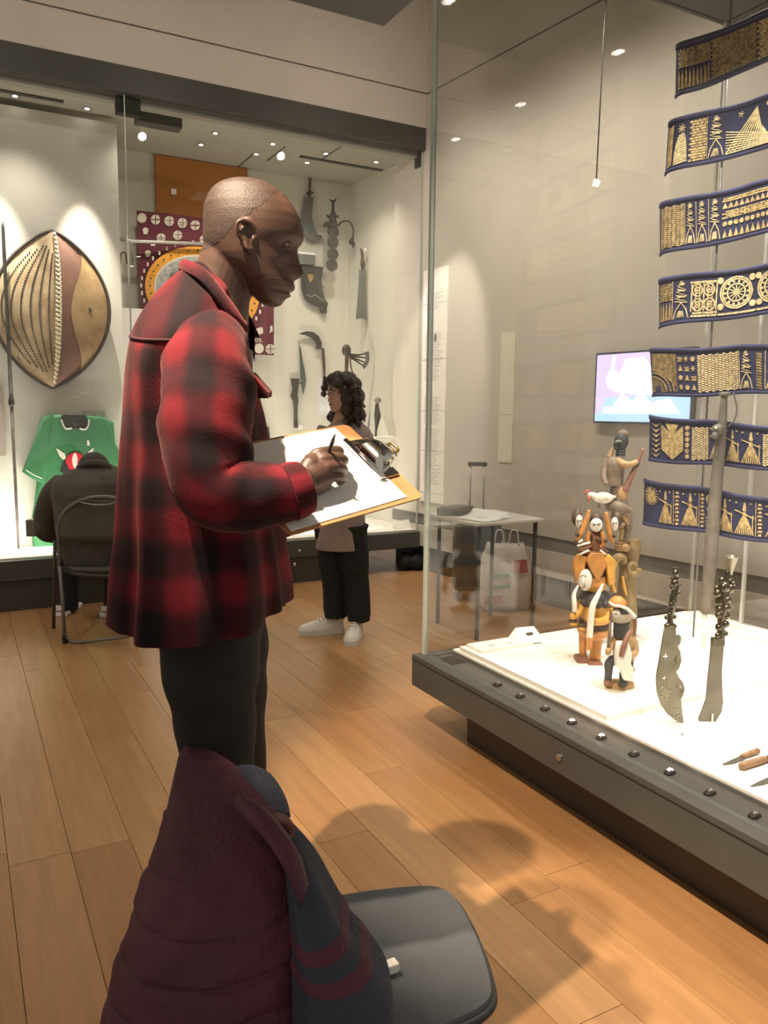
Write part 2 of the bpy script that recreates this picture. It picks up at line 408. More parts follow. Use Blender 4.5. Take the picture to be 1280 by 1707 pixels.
ibb('trim_line', M_BLACK, 1.648, 1.6505, NY, 2.79, .322, .325)
tr = ibb('lamp_track', mat('track_dark', (.06, .06, .058), .28), 1.72, 1.82, NY, 2.735, .30, .340)
ibb('track_lip', M_STEEL, 1.815, 1.822, NY, 2.735, .30, .352)
ibb('deck', M_WHITE, 1.822, 3.33, NY, 2.735, .30, .358)
ibb('raised_deck', M_WHITE, 1.83, 3.20, 1.835, 2.70, .358, .378, .002)
ibb('track_socket', M_BLACK, 1.725, 1.80, 2.60, 2.70, .338, .3415)
glow = mat('case_lens', (1, 1, 1), .3, emit=(1, .96, .88), estr=30)
for i in range(10):
    y = 2.318 - .137*i
    on_ = i in (3, 4, 6)
    s = MB().tube([(1.745, y, .338), (1.752, y, .352)], [.013, .011], 10)
    s.box((1.748, y, .344), (.030, .018, .008)); s.v = [p - OI for p in s.v]
    s = s.build('track_spotlight', M_BLACK, ic, True)
    l = MB().ball((1.748, y, .352), (.009, .009, .004), 10, 6); l.v = [p - OI for p in l.v]
    l.build('lens', glow if on_ else M_STEEL, s)
lk = MB().lathe([(.012, 0), (.012, .006), (.009, .008), (0, .008)], (1.65, 1.849, .267), 14, rot=Matrix.Rotation(-math.pi/2, 3, 'Y'))
lk.box((1.641, 1.849, .267), (.006, .004, .014)); lk.v = [p - OI for p in lk.v]
lk.build('lock', M_STEEL, ic)
ibb('hood', M_BAND, 1.65, 3.36, NY, 2.79, 3.21, 3.62, .004)
GZ1 = 3.21
def pane(x0, x1, y0, y1): return ibb('glass_pane', GLASS, x0, x1, y0, y1, PZ1, GZ1)
g1 = pane(1.688, 1.700, NY, 2.755); g2 = pane(1.702, 3.300, 2.757, 2.769)
g3 = pane(3.302, 3.314, 2.14, 2.755); g4 = pane(3.302, 3.314, NY, 2.132)
ibb('glass_edge', M_EDGE, 1.687, 1.7012, 2.7555, 2.7705, PZ1, GZ1, par=g1)
ibb('glass_edge', mat('silicone_joint', (.33, .33, .30), .5), 1.7025, 1.7045, 2.752, 2.757, PZ1, GZ1, par=g2)
ej = mat('pale_joint', (.70, .68, .62), .4)
ibb('glass_edge', ej, 3.301, 3.313, 2.757, 2.769, PZ1, GZ1, par=g3)
p = onX(1238, 990, 3.302)
ibb('glass_edge', ej, 3.300, 3.316, p.y - .004, p.y + .010, PZ1, GZ1, par=g4)
# case lamps: downlights under the hood and added fill for the textile strips
for (x, y) in ((2.05, 2.3), (3.08, 2.3), (2.05, 1.5), (3.08, 1.5), (2.1, .8), (3.08, .8)):
    d = MB().lathe([(.04, 3.200), (.04, 3.212), (.03, 3.212)], (0, 0, 0), 14); d.v = [p + Vector((x, y, 0)) - OI for p in d.v]
    d = d.build('downlight', M_STEEL, ic)
    l = MB().lathe([(0, 3.199), (.026, 3.199), (.026, 3.208), (0, 3.208)], (0, 0, 0), 12); l.v = [p + Vector((x, y, 0)) - OI for p in l.v]
    l.build('lens', M_LENS, d)
    lamp('case_downlight', 'SPOT', (x, y, 3.19), (x + (.12 if x < 2.4 else .0), y, 0), 92, (1, .92, .81), .03, 75, .7)
for _y in (1.9, 2.35): lamp('strip_fill', 'SPOT', (1.95, _y, 3.19), (2.82, _y + .05, 1.75), 55, (1, .93, .80), .02, 62, .8)  # fill added to brighten the embroidery, no fitting modelled
# ------------------------------------------------------------------ wall fittings seen through the glass
scr = thing('video_screen', 'wall-mounted video screen glowing pink and blue behind the island case', 'screen', onWall(1080, 650, .0))
ax = Vector((SKEW, -1, 0)).normalized()       # along the side wall, towards the camera
def wl(u, v, off): return onWall(u, v, off) - scr.location
tl, br = wl(1003, 592, .03), wl(1157, 705, .03)
wdt, hgt = (br - tl).dot(ax), tl.z - br.z
def frame(parent, o, ax, w, h, t, name, m, bev=0):
    """slab: o = bottom corner on the wall face, ax along, thickness t off the wall"""
    n = Vector((0, 0, 1)).cross(ax)
    mb = MB(); vs = []
    for dz in (0, h):
        for du, dn in ((0, 0), (w, 0), (w, t), (0, t)): vs.append(o + ax*du + Vector((0, 0, dz)) - n*0 + WN*dn)
    mb.add(vs, [(3, 2, 1, 0), (4, 5, 6, 7), (0, 1, 5, 4), (1, 2, 6, 5), (2, 3, 7, 6), (3, 0, 4, 7)])
    return mb.build(name, m, parent)
WN = -NW                                        # out of the side wall into the room
o0 = onWall(1003, 592, 0) - scr.location; o0.z = br.z
frame(scr, o0 - ax*.012 - Vector((0, 0, .012)), ax, wdt + .024, hgt + .024, .04, 'bezel', mat('bezel_dark', (.06, .06, .08), .4))
def emis(name, col, s):
    return mat(name, (0, 0, 0), .5, emit=col, estr=s)
so = o0 + WN*.0405
frame(scr, so, ax, wdt, hgt, .001, 'picture', emis('screen_pink', (.62, .50, .92), 1.27))
def scrpoly(pts, k, name, col, s):
    mb = MB(); vs = [so + ax*(a*wdt) + Vector((0, 0, b*hgt)) + WN*(.001 + .0008*k) for a, b in pts]
    n = len(vs); vs2 = [v + WN*.0006 for v in vs]
    mb.add(vs + vs2, [tuple(range(n)), tuple(n + i for i in range(n))] + [(i, (i+1) % n, n + (i+1) % n, n + i) for i in range(n)])
    mb.build(name, emis(name + '_glow', col, s), scr)
scrpoly([(0, 0), (1, 0), (1, .62), (.75, .66), (.5, .6), (.42, .36), (.12, .36), (.06, .12), (0, .12)], 1, 'blue_field', (.38, .55, .95), 1.35)
scrpoly([(.18, .98), (.22, .98), (.20, .78), (.26, .70), (.33, .92), (.52, .93), (.62, .75), (.8, .74), (.82, .5), (.6, .38), (.36, .42), (.22, .44), (.13, .52), (.12, .66), (.17, .82)], 2, 'white_bird', (.92, .93, 1), 1.88)
scrpoly([(.38, .78), (.46, .72), (.52, .78), (.50, .68), (.42, .62), (.34, .66)], 3, 'pink_patch', (.85, .68, .9), 1.35)
scrpoly([(.2, .22), (.3, .42), (.42, .30), (.5, .45), (.62, .28), (.8, .34), (.92, .12), (.1, .12), (.1, .22)], 3, 'white_foam', (.9, .97, 1), 1.72)
def print_mat(name, base, ink, rows, hstart=.08, hend=.9, margin=.12):
    """paper with fine unreadable lines of print, in generated coordinates"""
    m, n, b = nt(name); L = n.links; b.inputs['Roughness'].default_value = .75
    tc = n.nodes.new('ShaderNodeTexCoord'); sp = n.nodes.new('ShaderNodeSeparateXYZ'); L.new(tc.outputs['UV'], sp.inputs[0])
    def mth(op, a, c, d=None):
        q = n.nodes.new('ShaderNodeMath'); q.operation = op
        for i, w in enumerate((a, c, d)):
            if w is None: continue
            if isinstance(w, (int, float)): q.inputs[i].default_value = w
            else: L.new(w, q.inputs[i])
        return q.outputs[0]
    fr = mth('FRACT', mth('MULTIPLY', sp.outputs[1], rows), 0); line = mth('GREATER_THAN', fr, .55)
    rowid = mth('FLOOR', mth('MULTIPLY', sp.outputs[1], rows), 0)
    wn = n.nodes.new('ShaderNodeTexWhiteNoise'); wn.noise_dimensions = '1D'; L.new(rowid, wn.inputs['W'])
    ln = mth('MULTIPLY_ADD', wn.outputs['Value'], .25, .62)
    ins = mth('MULTIPLY', mth('GREATER_THAN', sp.outputs[0], margin), mth('LESS_THAN', sp.outputs[0], ln))
    blk = n.nodes.new('ShaderNodeTexNoise'); blk.noise_dimensions = '1D'; blk.inputs['Scale'].default_value = 7; L.new(sp.outputs[1], blk.inputs['W'])
    vis = mth('MULTIPLY', mth('GREATER_THAN', blk.outputs[0], .44), mth('MULTIPLY', mth('GREATER_THAN', sp.outputs[1], hstart), mth('LESS_THAN', sp.outputs[1], hend)))
    f = mth('MULTIPLY', mth('MULTIPLY', line, ins), vis)
    mx = n.nodes.new('ShaderNodeMix'); mx.data_type = 'RGBA'; L.new(mth('MULTIPLY', f, .55), mx.inputs[0]); mx.inputs[6].default_value = (*base, 1); mx.inputs[7].default_value = (*ink, 1)
    L.new(mx.outputs[2], b.inputs['Base Color']); return m
def panel_uv(name, o, ax, w, h, nrm, t, m, parent=None):
    """thin board: front face carries UV 0..1"""
    vs = [o + ax*u*w + Vector((0, 0, v*h)) + nrm*t for u, v in ((0, 0), (1, 0), (1, 1), (0, 1))] + [o + ax*u*w + Vector((0, 0, v*h)) for u, v in ((0, 0), (1, 0), (1, 1), (0, 1))]
    mb = MB(); mb.add(vs[:4], [(0, 1, 2, 3)], [((0, 0), (1, 0), (1, 1), (0, 1))])
    mb.v += vs[4:]; mb.f += [[7, 6, 5, 4], [0, 4, 5, 1], [1, 5, 6, 2], [2, 6, 7, 3], [3, 7, 4, 0]]
    return mb.build(name, m, parent)
PAPER = print_mat('panel_print', (.95, .89, .84), (.25, .23, .22), 120)
a_, b_ = onWall(708, 446, 0), onWall(748, 443, 0); z0 = onWall(738, 840, 0).z
pn = thing('text_sign', 'tall narrow white text panel on the side wall beside the case corner', 'panel', (a_.x, a_.y, z0))
panel_uv('sheet', Vector((0, 0, 0)), ax, (b_ - a_).dot(ax), b_.z - z0, WN, .012, PAPER, pn)
for k, fz in enumerate((.04, .225, .40, .62, .855)):
    frame(pn, Vector((0, 0, fz*(b_.z - z0))) + WN*.012, ax, (b_ - a_).dot(ax), .004, .0012, 'rule_line', mat('rule_grey', (.45, .41, .38), .7))
frame(pn, ax*.16 + Vector((0, 0, .695*(b_.z - z0))) + WN*.012, ax, .03, .06, .0012, 'small_picture', mat('small_pic', (.16, .15, .15), .7))
a_, b_ = onWall(837, 555, 0), onWall(860, 553, 0); z0 = onWall(837, 770, 0).z
p2 = thing('text_sign', 'shorter pale text panel further along the side wall', 'panel', (a_.x, a_.y, z0))
panel_uv('sheet', Vector((0, 0, 0)), ax, (b_ - a_).dot(ax), b_.z - z0, WN, .008, mat('pale_panel', (.80, .75, .64), .8), p2)
frame(p2, Vector((0, 0, .37*(b_.z - z0))) + WN*.008, ax, (b_ - a_).dot(ax), .004, .0012, 'rule_line', mat('rule_grey', (.45, .41, .38), .7), p2)
# text panel inside the wall case, on its end wall
NE = Vector((1, .1075, 0)).normalized(); CE = Vector((3.55, 5.80, 0)).dot(NE)
a_, b_ = on(684, 547, NE, CE), on(703, 545, NE, CE); z0 = on(684, 752, NE, CE).z
a_.z = z0; axe = Vector((.1075, -1, 0)).normalized(); _wn = WN; WN = -NE
p3 = thing('text_sign', 'faint grey text panel on the end wall inside the wall case', 'panel', a_)
wd3 = max(.12, (b_ - a_).dot(axe)); h3 = on(684, 547, NE, CE).z - z0
panel_uv('sheet', Vector((0, 0, 0)), axe, wd3, h3, WN, .006, print_mat('grey_print', (.60, .56, .49), (.35, .32, .29), 60), p3)
frame(p3, axe*.05 + Vector((0, 0, .28*h3)) + WN*.006, axe, wd3*.45, .075, .001, 'small_picture', mat('small_pic', (.16, .15, .15), .7))
WN = _wn
# ------------------------------------------------------------------ exhibits in the wall case
def cr(ox, oy, s): return lambda x, y: (ox + x/s, oy + y/s)
def xz(u, v, Y):
    p = onY(u, v, Y); return p.x, p.z
IRON = mat('dark_iron', (.085, .08, .07), .5, .6, var=.25, vscale=25)
GREYM = mat('grey_steel', (.20, .205, .19), .45, .5, var=.15, vscale=20)
WOODD = mat('dark_wood', (.085, .05, .035), .55, var=.3, vscale=30)
class Ex:
    """an exhibit hung in the plane Y; parts are traced there and given real thickness"""
    def __init__(s, name, label, cat, Y, base, group=None):
        x, z = xz(base[0], base[1], Y); s.Y = Y; s.o = Vector((x, Y, z)); s.t = thing(name, label, cat, s.o, 0, group)
    def p(s, u, v):
        x, z = xz(u, v, s.Y); return x - s.o.x, z - s.o.z
    def plate(s, name, m, pts, t=.012, bevel=.002, sm=0, holes=(), dy=0, parent=None, smooth=False):
        q = [s.p(*a) for a in pts]
        if sm: q = [(a.x, a.y) for a in spline([(*c, 0) for c in q + q[:1]], sm)[:-1]]
        me = shape2d(q, [[s.p(*a) for a in h] for h in holes], t, bevel); me.name = name
        return link(name, me, m, parent or s.t, (0, dy, 0))
    def tube(s, name, m, pts, r, n=8, dy=0, flat=1, sm=4, parent=None):
        q = [(*s.p(*a), 0) for a in pts]; rr = r if isinstance(r, (list, tuple)) else [r]*len(q)
        q = [(a[0], a[1], b) for a, b in zip(q, rr)]
        if sm and len(q) > 2: q = [tuple(a) for a in spline(q, sm)]
        return MB().tube([(a[0], dy, a[1]) for a in q], [max(a[2], .0008) for a in q], n, flat).build(name, m, parent or s.t, True)
# curved sword
c = cr(480, 280, 7.11); YB = 7.04
e = Ex('curved_sword', 'broad pale curved sword with thin handle, highest on the back wall', 'sword', YB, c(250, 868))
e.plate('blade', GREYM, [c(*a) for a in ((200, 345), (300, 350), (288, 450), (275, 570), (300, 690), (345, 790), (402, 812), (375, 852), (310, 868), (240, 838), (190, 755), (160, 640), (162, 550), (190, 440))], .01, .003, 0)
e.tube('handle', WOODD, [c(*a) for a in ((262, 105), (262, 130), (262, 160), (258, 210), (260, 260), (258, 345))], [.008, .016, .010, .016, .010, .014])
e.plate('guard', IRON, [c(*a) for a in ((222, 295), (258, 275), (298, 295), (275, 312), (240, 312))], .03)
# staff with four discs
e = Ex('disc_staff', 'dark sword-like staff of four round discs with a hooked side arm', 'staff', 6.90, c(525, 1215))
for i, (x, y) in enumerate(((535, 755), (533, 882), (530, 1020), (522, 1150))):
    x0, z0 = e.p(*c(x, y)); r = .055
    d = MB().lathe([(0, -.008), (r, -.008), (r + .003, 0), (r, .008), (0, .008)], (x0, 0, z0), 20, rot=Matrix.Rotation(math.pi/2, 3, 'X')).build('disc', IRON, e.t, 30)
    MB().lathe([(r*.72, -.010), (r*.76, -.012), (r*.80, -.010)], (x0, 0, z0), 20, rot=Matrix.Rotation(math.pi/2, 3, 'X')).build('ring_groove', GREYM, d, True)
e.plate('collar', IRON, [c(*a) for a in ((425, 680), (440, 645), (500, 630), (565, 625), (580, 690), (500, 705), (470, 690), (440, 698))], .03)
e.plate('crossguard', IRON, [c(*a) for a in ((462, 562), (500, 572), (520, 520), (550, 520), (565, 565), (600, 572), (580, 592), (560, 600), (555, 640), (505, 640), (505, 595), (480, 592))], .025)
e.tube('neck', mat('violet_wrap', (.12, .10, .16), .7), [c(*a) for a in ((533, 525), (530, 575), (528, 625))], [.012, .02, .024])
e.tube('handle', IRON, [c(*a) for a in ((537, 390), (535, 440), (530, 525))], [.010, .012, .014])
e.tube('fork_tip', IRON, [c(*a) for a in ((490, 370), (515, 392), (537, 398), (555, 385), (575, 370))], [.004, .009, .012, .009, .004])
e.tube('side_arm', IRON, [c(*a) for a in ((595, 690), (630, 645), (690, 627), (745, 655), (772, 720), (772, 790), (762, 850))], [.01, .009, .008, .008, .008, .009, .012])
e.tube('arm_knob', IRON, [c(*a) for a in ((770, 840), (745, 880), (775, 900), (770, 942))], [.014, .022, .02, .008])
# broad axe blade in a clamp
c = cr(440, 260, 3.556)
e = Ex('broad_blade', 'wide dark curved blade in a grey clamp beside the man face', 'blade', YB, c(340, 930))
e.plate('blade', mat('dark_blade', (.07, .068, .06), .5, .3, var=.2, vscale=20), [c(*a) for a in ((218, 648), (350, 660), (338, 730), (340, 790), (356, 845), (376, 875), (368, 905), (330, 896), (285, 880), (245, 845), (225, 790), (222, 720))], .014, .003)
e.plate('clamp', GREYM, [c(*a) for a in ((200, 578), (298, 590), (296, 648), (205, 642))], .05)
e.plate('clamp_top', M_WHITE, [c(*a) for a in ((200, 572), (292, 580), (298, 590), (200, 580))], .055)
e.tube('engraved_line', mat('pale_line', (.45, .44, .40), .6), [c(*a) for a in ((250, 820), (275, 835), (300, 825), (330, 845), (352, 862))], .003, 6, -.009)
e.plate('gold_mark', mat('gold_mark', (.32, .22, .07), .5), [c(*a) for a in ((255, 700), (290, 705), (285, 740), (265, 750))], .002, 0, dy=-.0105)
e.plate('tip', IRON, [c(*a) for a in ((330, 905), (352, 912), (368, 900), (368, 930), (345, 932))], .02)
# long flared blade
e = Ex('flared_sword', 'long narrow flared blade with carved dark handle near the case corner', 'sword', 6.72, c(578, 968))
NEY = 7.04
e.plate('blade', GREYM, [c(*a) for a in ((565, 672), (602, 674), (598, 760), (600, 860), (608, 970), (580, 960), (547, 966), (556, 860), (563, 760))], .012)
e.tube('handle', WOODD, [c(*a) for a in ((574, 548), (582, 580), (583, 600), (585, 640), (585, 672))], [.007, .014, .012, .024, .012])
x0, z0 = e.p(*c(594, 560))
MB().ball((x0, -.02, z0), .014, 10, 8).build('white_bead', M_WHITE, e.t, True)
# sickle
c = cr(460, 540, 5.818)
e = Ex('sickle_sword', 'tall sickle-bladed weapon with hooked tip behind the woman', 'sickle', YB, c(470, 700))
e.plate('blade', IRON, [c(*a) for a in ((225, 95), (290, 74), (360, 80), (412, 120), (440, 180), (441, 244), (384, 240), (400, 205), (375, 165), (335, 130), (285, 106))], .012, .002)
e.tube('handle', WOODD, [c(*a) for a in ((455, 235), (460, 340), (468, 480), (470, 690))], [.013, .016, .013, .012])
# winged dagger
e = Ex('winged_dagger', 'dark hilted dagger with a long slim blade joined at its side', 'dagger', YB, c(190, 1005))
e.plate('blade', mat('teal_steel', (.13, .16, .15), .4, .6, var=.2), [c(*a) for a in ((225, 198), (238, 240), (255, 350), (278, 470), (288, 560), (264, 672), (246, 580), (240, 470), (232, 330))], .012)
e.plate('hilt', IRON, [c(*a) for a in ((148, 532), (220, 535), (208, 620), (200, 690), (210, 740), (200, 850), (205, 1005), (180, 1005), (182, 850), (174, 745), (146, 700), (168, 640), (160, 590))], .022, .004)
e.tube('link_bar', IRON, [c(212, 572), c(258, 575)], .006)
# ceremonial axe
e = Ex('ceremonial_axe', 'open-work ceremonial axe with round poll rising behind the woman head', 'axe', 6.60, c(680, 640))
x0, z0 = e.p(*c(683, 257)); MB().ball((x0, 0, z0), (.045, .03, .055), 14, 10).build('poll', IRON, e.t, True)
e.tube('shaft', WOODD, [c(*a) for a in ((690, 280), (685, 380), (678, 640))], [.02, .018, .015])
e.tube('strap', WOODD, [c(*a) for a in ((718, 325), (724, 400), (742, 470), (770, 540))], .007)
for q in (((715, 298), (800, 300), (880, 285)), ((715, 308), (800, 320), (878, 330)), ((715, 315), (790, 345), (868, 375)), ((715, 322), (780, 360), (848, 410))):
    e.tube('tine', IRON, [c(*a) for a in q], [.012, .008, .006])
e.plate('cutting_edge', GREYM, [c(*a) for a in ((860, 275), (898, 268), (904, 340), (888, 390), (852, 436), (838, 400), (868, 370), (878, 325))], .012)
# statuette on a shelf
e = Ex('statuette_staff', 'slim dark figure-topped staff standing on a small white shelf', 'statuette', 6.25, c(968, 1090))
e.tube('stem', IRON, [c(*a) for a in ((968, 1090), (970, 1040), (978, 960), (984, 890), (980, 830), (980, 770))], [.012, .010, .020, .032, .022, .016])
x0, z0 = e.p(*c(988, 740)); MB().ball((x0, 0, z0), (.032, .028, .026), 12, 8).build('head', mat('mottled_head', (.22, .19, .14), .6, var=.5, vscale=60), e.t, True)
e.tube('side_blade', GREYM, [c(*a) for a in ((915, 850), (900, 960), (905, 1050), (960, 1085))], [.004, .012, .008, .005], flat=.4)
a, b = onY(*c(905, 1092), 6.25), onY(*c(1165, 1110), 6.25)
sh = tag(MB().bb(a.x, 3.495, 6.13, 6.36, a.z - .022, a.z, .002).build('wall_shelf', M_WHITE), 'small white shelf on the end wall under the slim statuette', 'shelf')
e = Ex('spear_blade', 'grey leaf-shaped spear blade just right of the man chest pocket', 'spear head', YB, (440, 735))
e.plate('blade', GREYM, [(433, 668), (440, 690), (444, 716), (438, 735), (434, 716), (431, 690)], .012, .003)
e.plate('socket', IRON, [(436, 716), (447, 712), (449, 732), (440, 738)], .02, .004)
# small number plates on the back wall
for u, v, w in ((503, 712, 'beside the winged dagger hilt'), (612, 632, 'under the ceremonial axe'), (290, 319, 'on the orange panel')):
    p = onY(u, v, 7.035 if u > 300 else 7.02); s = .022
    o = MB().box((0, 0, 0), (s*2, .012, s*2), bev=.002).build('number_plate', M_WHITE, None, loc=(p.x, (7.073 if u > 300 else 7.033), p.z))
    tag(o, 'tiny white number plate ' + w, 'label', 'number plates in the wall case')
p = onY(668, 882, 6.2)
wbk2 = thing('display_block', 'pale stepped display block on the deck beyond the clipboard', 'block', (p.x, 6.2, .352))
MB().bb(-.06, .07, -.06, .06, 0, .24, .004).build('body', M_INT, wbk2)
MB().bb(-.075, .085, -.07, .07, .235, .255, .003).build('cap', M_WHITE, wbk2)
p = onY(672, 880, 5.95)
o = MB().add([(-.10, -.06, 0), (.13, -.06, 0), (.10, .08, 0), (-.09, .08, 0), (-.10, .0, .06), (.07, .0, .075)], [(0, 1, 2, 3), (0, 1, 5, 4), (3, 2, 5, 4), (0, 4, 3), (1, 5, 2)]).build('label_card', M_WHITE, None, loc=(p.x, 5.95, .352))
tag(o, 'folded white label card lying at the right end of the wall case', 'label')
# ---- maroon commemorative cloth
YC = 6.93
e = Ex('commemorative_cloth', 'maroon printed cloth with orange medallion and white discs behind the man', 'textile', YC, (340, 592))
MAR = mat('maroon_cloth', (.115, .018, .030), .85, var=.12, vscale=6, bump=.15, bscale=90)
x0, _ = e.p(230, 400); x1, _ = e.p(455, 400); _, zt = e.p(230, 350); _, zb = e.p(453, 592)
mb = MB(); N, K = 28, 20
def clw(u, v): return .012*math.sin(u*9 + v*2) + .008*math.sin(u*17 + 1)
g = [[Vector((x0 + (x1 - x0)*i/N, clw(i/N, j/K), zb + (zt - zb)*j/K)) for i in range(N + 1)] for j in range(K + 1)]
mb.rings(g, False, closed=False); mb.rings([[p + Vector((0, .003, 0)) for p in r] for r in g], False, closed=False)
mb.build('cloth', MAR, e.t, True)
def cw(u, v):
    x, z = e.p(u, v); return clw((x - x0)/(x1 - x0), (z - zb)/(zt - zb))
CREAM = mat('print_cream', (.62, .56, .46), .85); ORNG = mat('print_orange', (.72, .31, .035), .85); GRYP = mat('print_grey', (.34, .33, .31), .85, var=.4, vscale=25)
def flat(name, m, pts, dy=-.006, holes=(), par=None, t=.002):
    u = sum(a[0] for a in pts)/len(pts); v = sum(a[1] for a in pts)/len(pts)
    return e.plate(name, m, pts, t, 0, holes=holes, dy=dy + cw(u, v), parent=par)
def disc(u, v, r=8):
    d = flat('printed_disc', CREAM, circ(r, 18, u, v, r*1.05))
    flat('cross_line', MAR, [(u - r, v - .5), (u + r, v - .5), (u + r, v + .5), (u - r, v + .5)], -.008, par=d)
    flat('cross_line', MAR, [(u - .5, v - r), (u + .5, v - r), (u + .5, v + r), (u - .5, v + r)], -.008, par=d)
for k in range(10): disc(237 + 22*k, 363 + 3.2*k)
for u, v in ((295, 393), (340, 400), (385, 405), (268, 397)): disc(u, v, 7.5)
for k in range(7): disc(450 - 18*k - (0 if k == 0 else 0), 582 - 1.2*k)
cx, cy = 336, 486
def ell(rx, ry, n=48): return [(cx + rx*math.cos(2*math.pi*i/n), cy + ry*math.sin(2*math.pi*i/n) + .10*rx*math.cos(2*math.pi*i/n)) for i in range(n)]
MD = -.018
rng = e.plate('medallion_ring', ORNG, ell(95, 74), .002, 0, holes=[ell(80, 60)], dy=MD)
e.plate('portrait_field', GRYP, ell(78, 58), .002, 0, dy=MD)
e.plate('portrait_rim', CREAM, ell(80, 60), .0022, 0, holes=[ell(77, 57)], dy=MD - .001)
e.plate('portrait_shape', mat('print_dark', (.14, .14, .15), .85, var=.5, vscale=30), [(285, 455), (300, 450), (312, 458), (316, 475), (325, 490), (350, 505), (350, 530), (285, 528), (270, 510), (283, 492), (278, 470)], .002, 0, dy=MD - .002)
for i in range(40):                                   # the worn ring of lettering reads only as pale strokes
    a = 2*math.pi*i/40; u = cx + 101*math.cos(a); v = cy + 80*math.sin(a) + 10*math.cos(a); w = 1.6
    if not 140 < math.degrees(a) % 360 < 330 and i % 2: pass
    flat('ring_stroke', CREAM, [(u - w, v - 3.4), (u + w, v - 3.0), (u + w, v + 3.4), (u - w, v + 3.0)], -.010, par=rng)
for i in range(34):
    a = 2*math.pi*i/34; u = cx + 87.5*math.cos(a); v = cy + 67*math.sin(a) + 8.7*math.cos(a)
    e.plate('ring_dot', WOODD, circ(1.9, 8, u, v), .0025, 0, dy=MD - .001, parent=rng)
for u, v in ((243, 386), (247, 424)):
    mo = flat('printed_crown', CREAM, [(u - 5, v - 4), (u - 2, v - 7), (u + 2, v - 7), (u + 5, v - 4), (u + 3, v + 4), (u - 3, v + 4)])
    flat('crown_bar', CREAM, [(u - 2, v + 1), (u + 8, v + 1), (u + 8, v + 6), (u - 2, v + 6)], par=mo)
flat('printed_figure', CREAM, [(449, 545), (453, 542), (454, 552), (448, 556), (450, 550)])
bn = flat('banner_scroll', CREAM, [(410, 553), (436, 545), (441, 549), (438, 556), (414, 563)], -.008)
for s_, u, v, sz, m_, par in (('BENIN', 424.5, 554.5, .056, MAR, bn), ('-2009-', 425, 566.5, .062, CREAM, None)):
    x, z = e.p(u, v)
    o = link('printed_letters', text_mesh(s_, sz), m_, par or e.t, (x, -.010 + cw(u, v) - (bn.location.y if par else 0), z)); o.rotation_euler = (0, math.radians(8 if par is None else -12 + 20), 0)
    if par: o.rotation_euler = (0, math.radians(-9), 0)
# rod in front of the cloth
p0, p1 = onY(198, 398, 6.86), onY(345, 405, 6.86)
rod = thing('hanging_rod', 'slim pale metal rod crossing in front of the maroon cloth', 'rod', (p0.x, 6.86, p0.z))
MB().tube([(0, 0, 0), (.10, 0, -.008), ((p1 - p0).x + .3, 0, (p1 - p0).z*1.3)], [.016, .014, .013], 10).build('shaft', mat('pale_metal', (.50, .48, .44), .35, .7), rod, True)
MB().tube([(.14, 0, -.01), (.14, .17, -.01)], .006, 8).build('bracket', M_STEEL, rod)
hk = thing('wall_hook', 'small bent metal hook below the left end of the rod', 'hook', (*[onY(205, 440, 7.04)[i] for i in (0, 1, 2)],))
MB().tube(spline([(-.02, 0, 0), (-.015, -.02, .08), (.015, -.03, .085), (.025, -.02, .03), (.03, -.015, .0)], 5), .006, 8).build('bend', IRON, hk, True)
# ---- hide shield
YS = 6.30
sx0, sz0 = xz(88, 648, YS)
sh = thing('hide_shield', 'large pointed oval hide shield with laced rows and dark rim', 'shield', (sx0 + .02, YS, sz0))
SH, SWD = xz(88, 385, YS)[1] - sz0, .392
def sw(a): return SWD*max(1 - abs(a)**2.05, 0)**.80
def sp(a, b, lift=0):      # a up -1..1, b across -1..1
    lean = .022*a
    r2 = min(1, a*a*.8 + b*b*.9)
    return Vector((b*sw(a) + lean, -.02 - .075*(1 - r2) - lift, SH*(a + 1)/2))
def patch(name, m, fa, fb0, fb1, n=24, k=10, lift=0, t=.006):
    rows = []
    for i in range(n + 1):
        a = fa[0] + (fa[1] - fa[0])*i/n; b0, b1 = fb0(a), fb1(a)
        rows.append([sp(a, b0 + (b1 - b0)*j/k, lift) for j in range(k + 1)])
    mb = MB(); mb.rings(rows, False, closed=False); mb.rings([[p + Vector((0, t, 0)) for p in r] for r in rows], False, closed=False)
    return mb.build(name, m, sh, True)
def hide(name, c0, c1):
    m, n, b = nt(name); L = n.links; tc = n.nodes.new('ShaderNodeTexCoord'); t = n.nodes.new('ShaderNodeTexNoise'); t.inputs['Scale'].default_value = 5; t.inputs['Detail'].default_value = 8; t.inputs['Roughness'].default_value = .62
    L.new(tc.outputs['Object'], t.inputs['Vector']); r = n.nodes.new('ShaderNodeValToRGB'); r.color_ramp.elements[0].position = .35; r.color_ramp.elements[1].position = .65
    r.color_ramp.elements[0].color = (*c0, 1); r.color_ramp.elements[1].color = (*c1, 1); L.new(t.outputs[0], r.inputs[0]); L.new(r.outputs[0], b.inputs['Base Color'])
    b.inputs['Roughness'].default_value = .6; bp = n.nodes.new('ShaderNodeBump'); bp.inputs['Strength'].default_value = .3; bp.inputs['Distance'].default_value = .01; L.new(t.outputs[0], bp.inputs['Height']); L.new(bp.outputs[0], b.inputs['Normal'])
    return m
spine = lambda a: .08 + .05*a*a
patch('body', hide('hide_umber', (.13, .055, .035), (.20, .09, .055)), (-.985, .985), lambda a: -.97, lambda a: .97)
patch('pale_hide', hide('hide_tan', (.30, .19, .09), (.56, .43, .27)), (-.97, .97), lambda a: -.96, lambda a: spine(a), lift=.004)
rb = lambda a: .30 + 1.1*a*a
patch('oval_hide', hide('hide_ochre', (.24, .14, .05), (.44, .30, .15)), (-.77, .77), lambda a: min(rb(a), .95), lambda a: .955, lift=.005)
edge = [sp(-1 + 2*i/40, 1) for i in range(41)] + [sp(1 - 2*i/40, -1) for i in range(1, 41)]
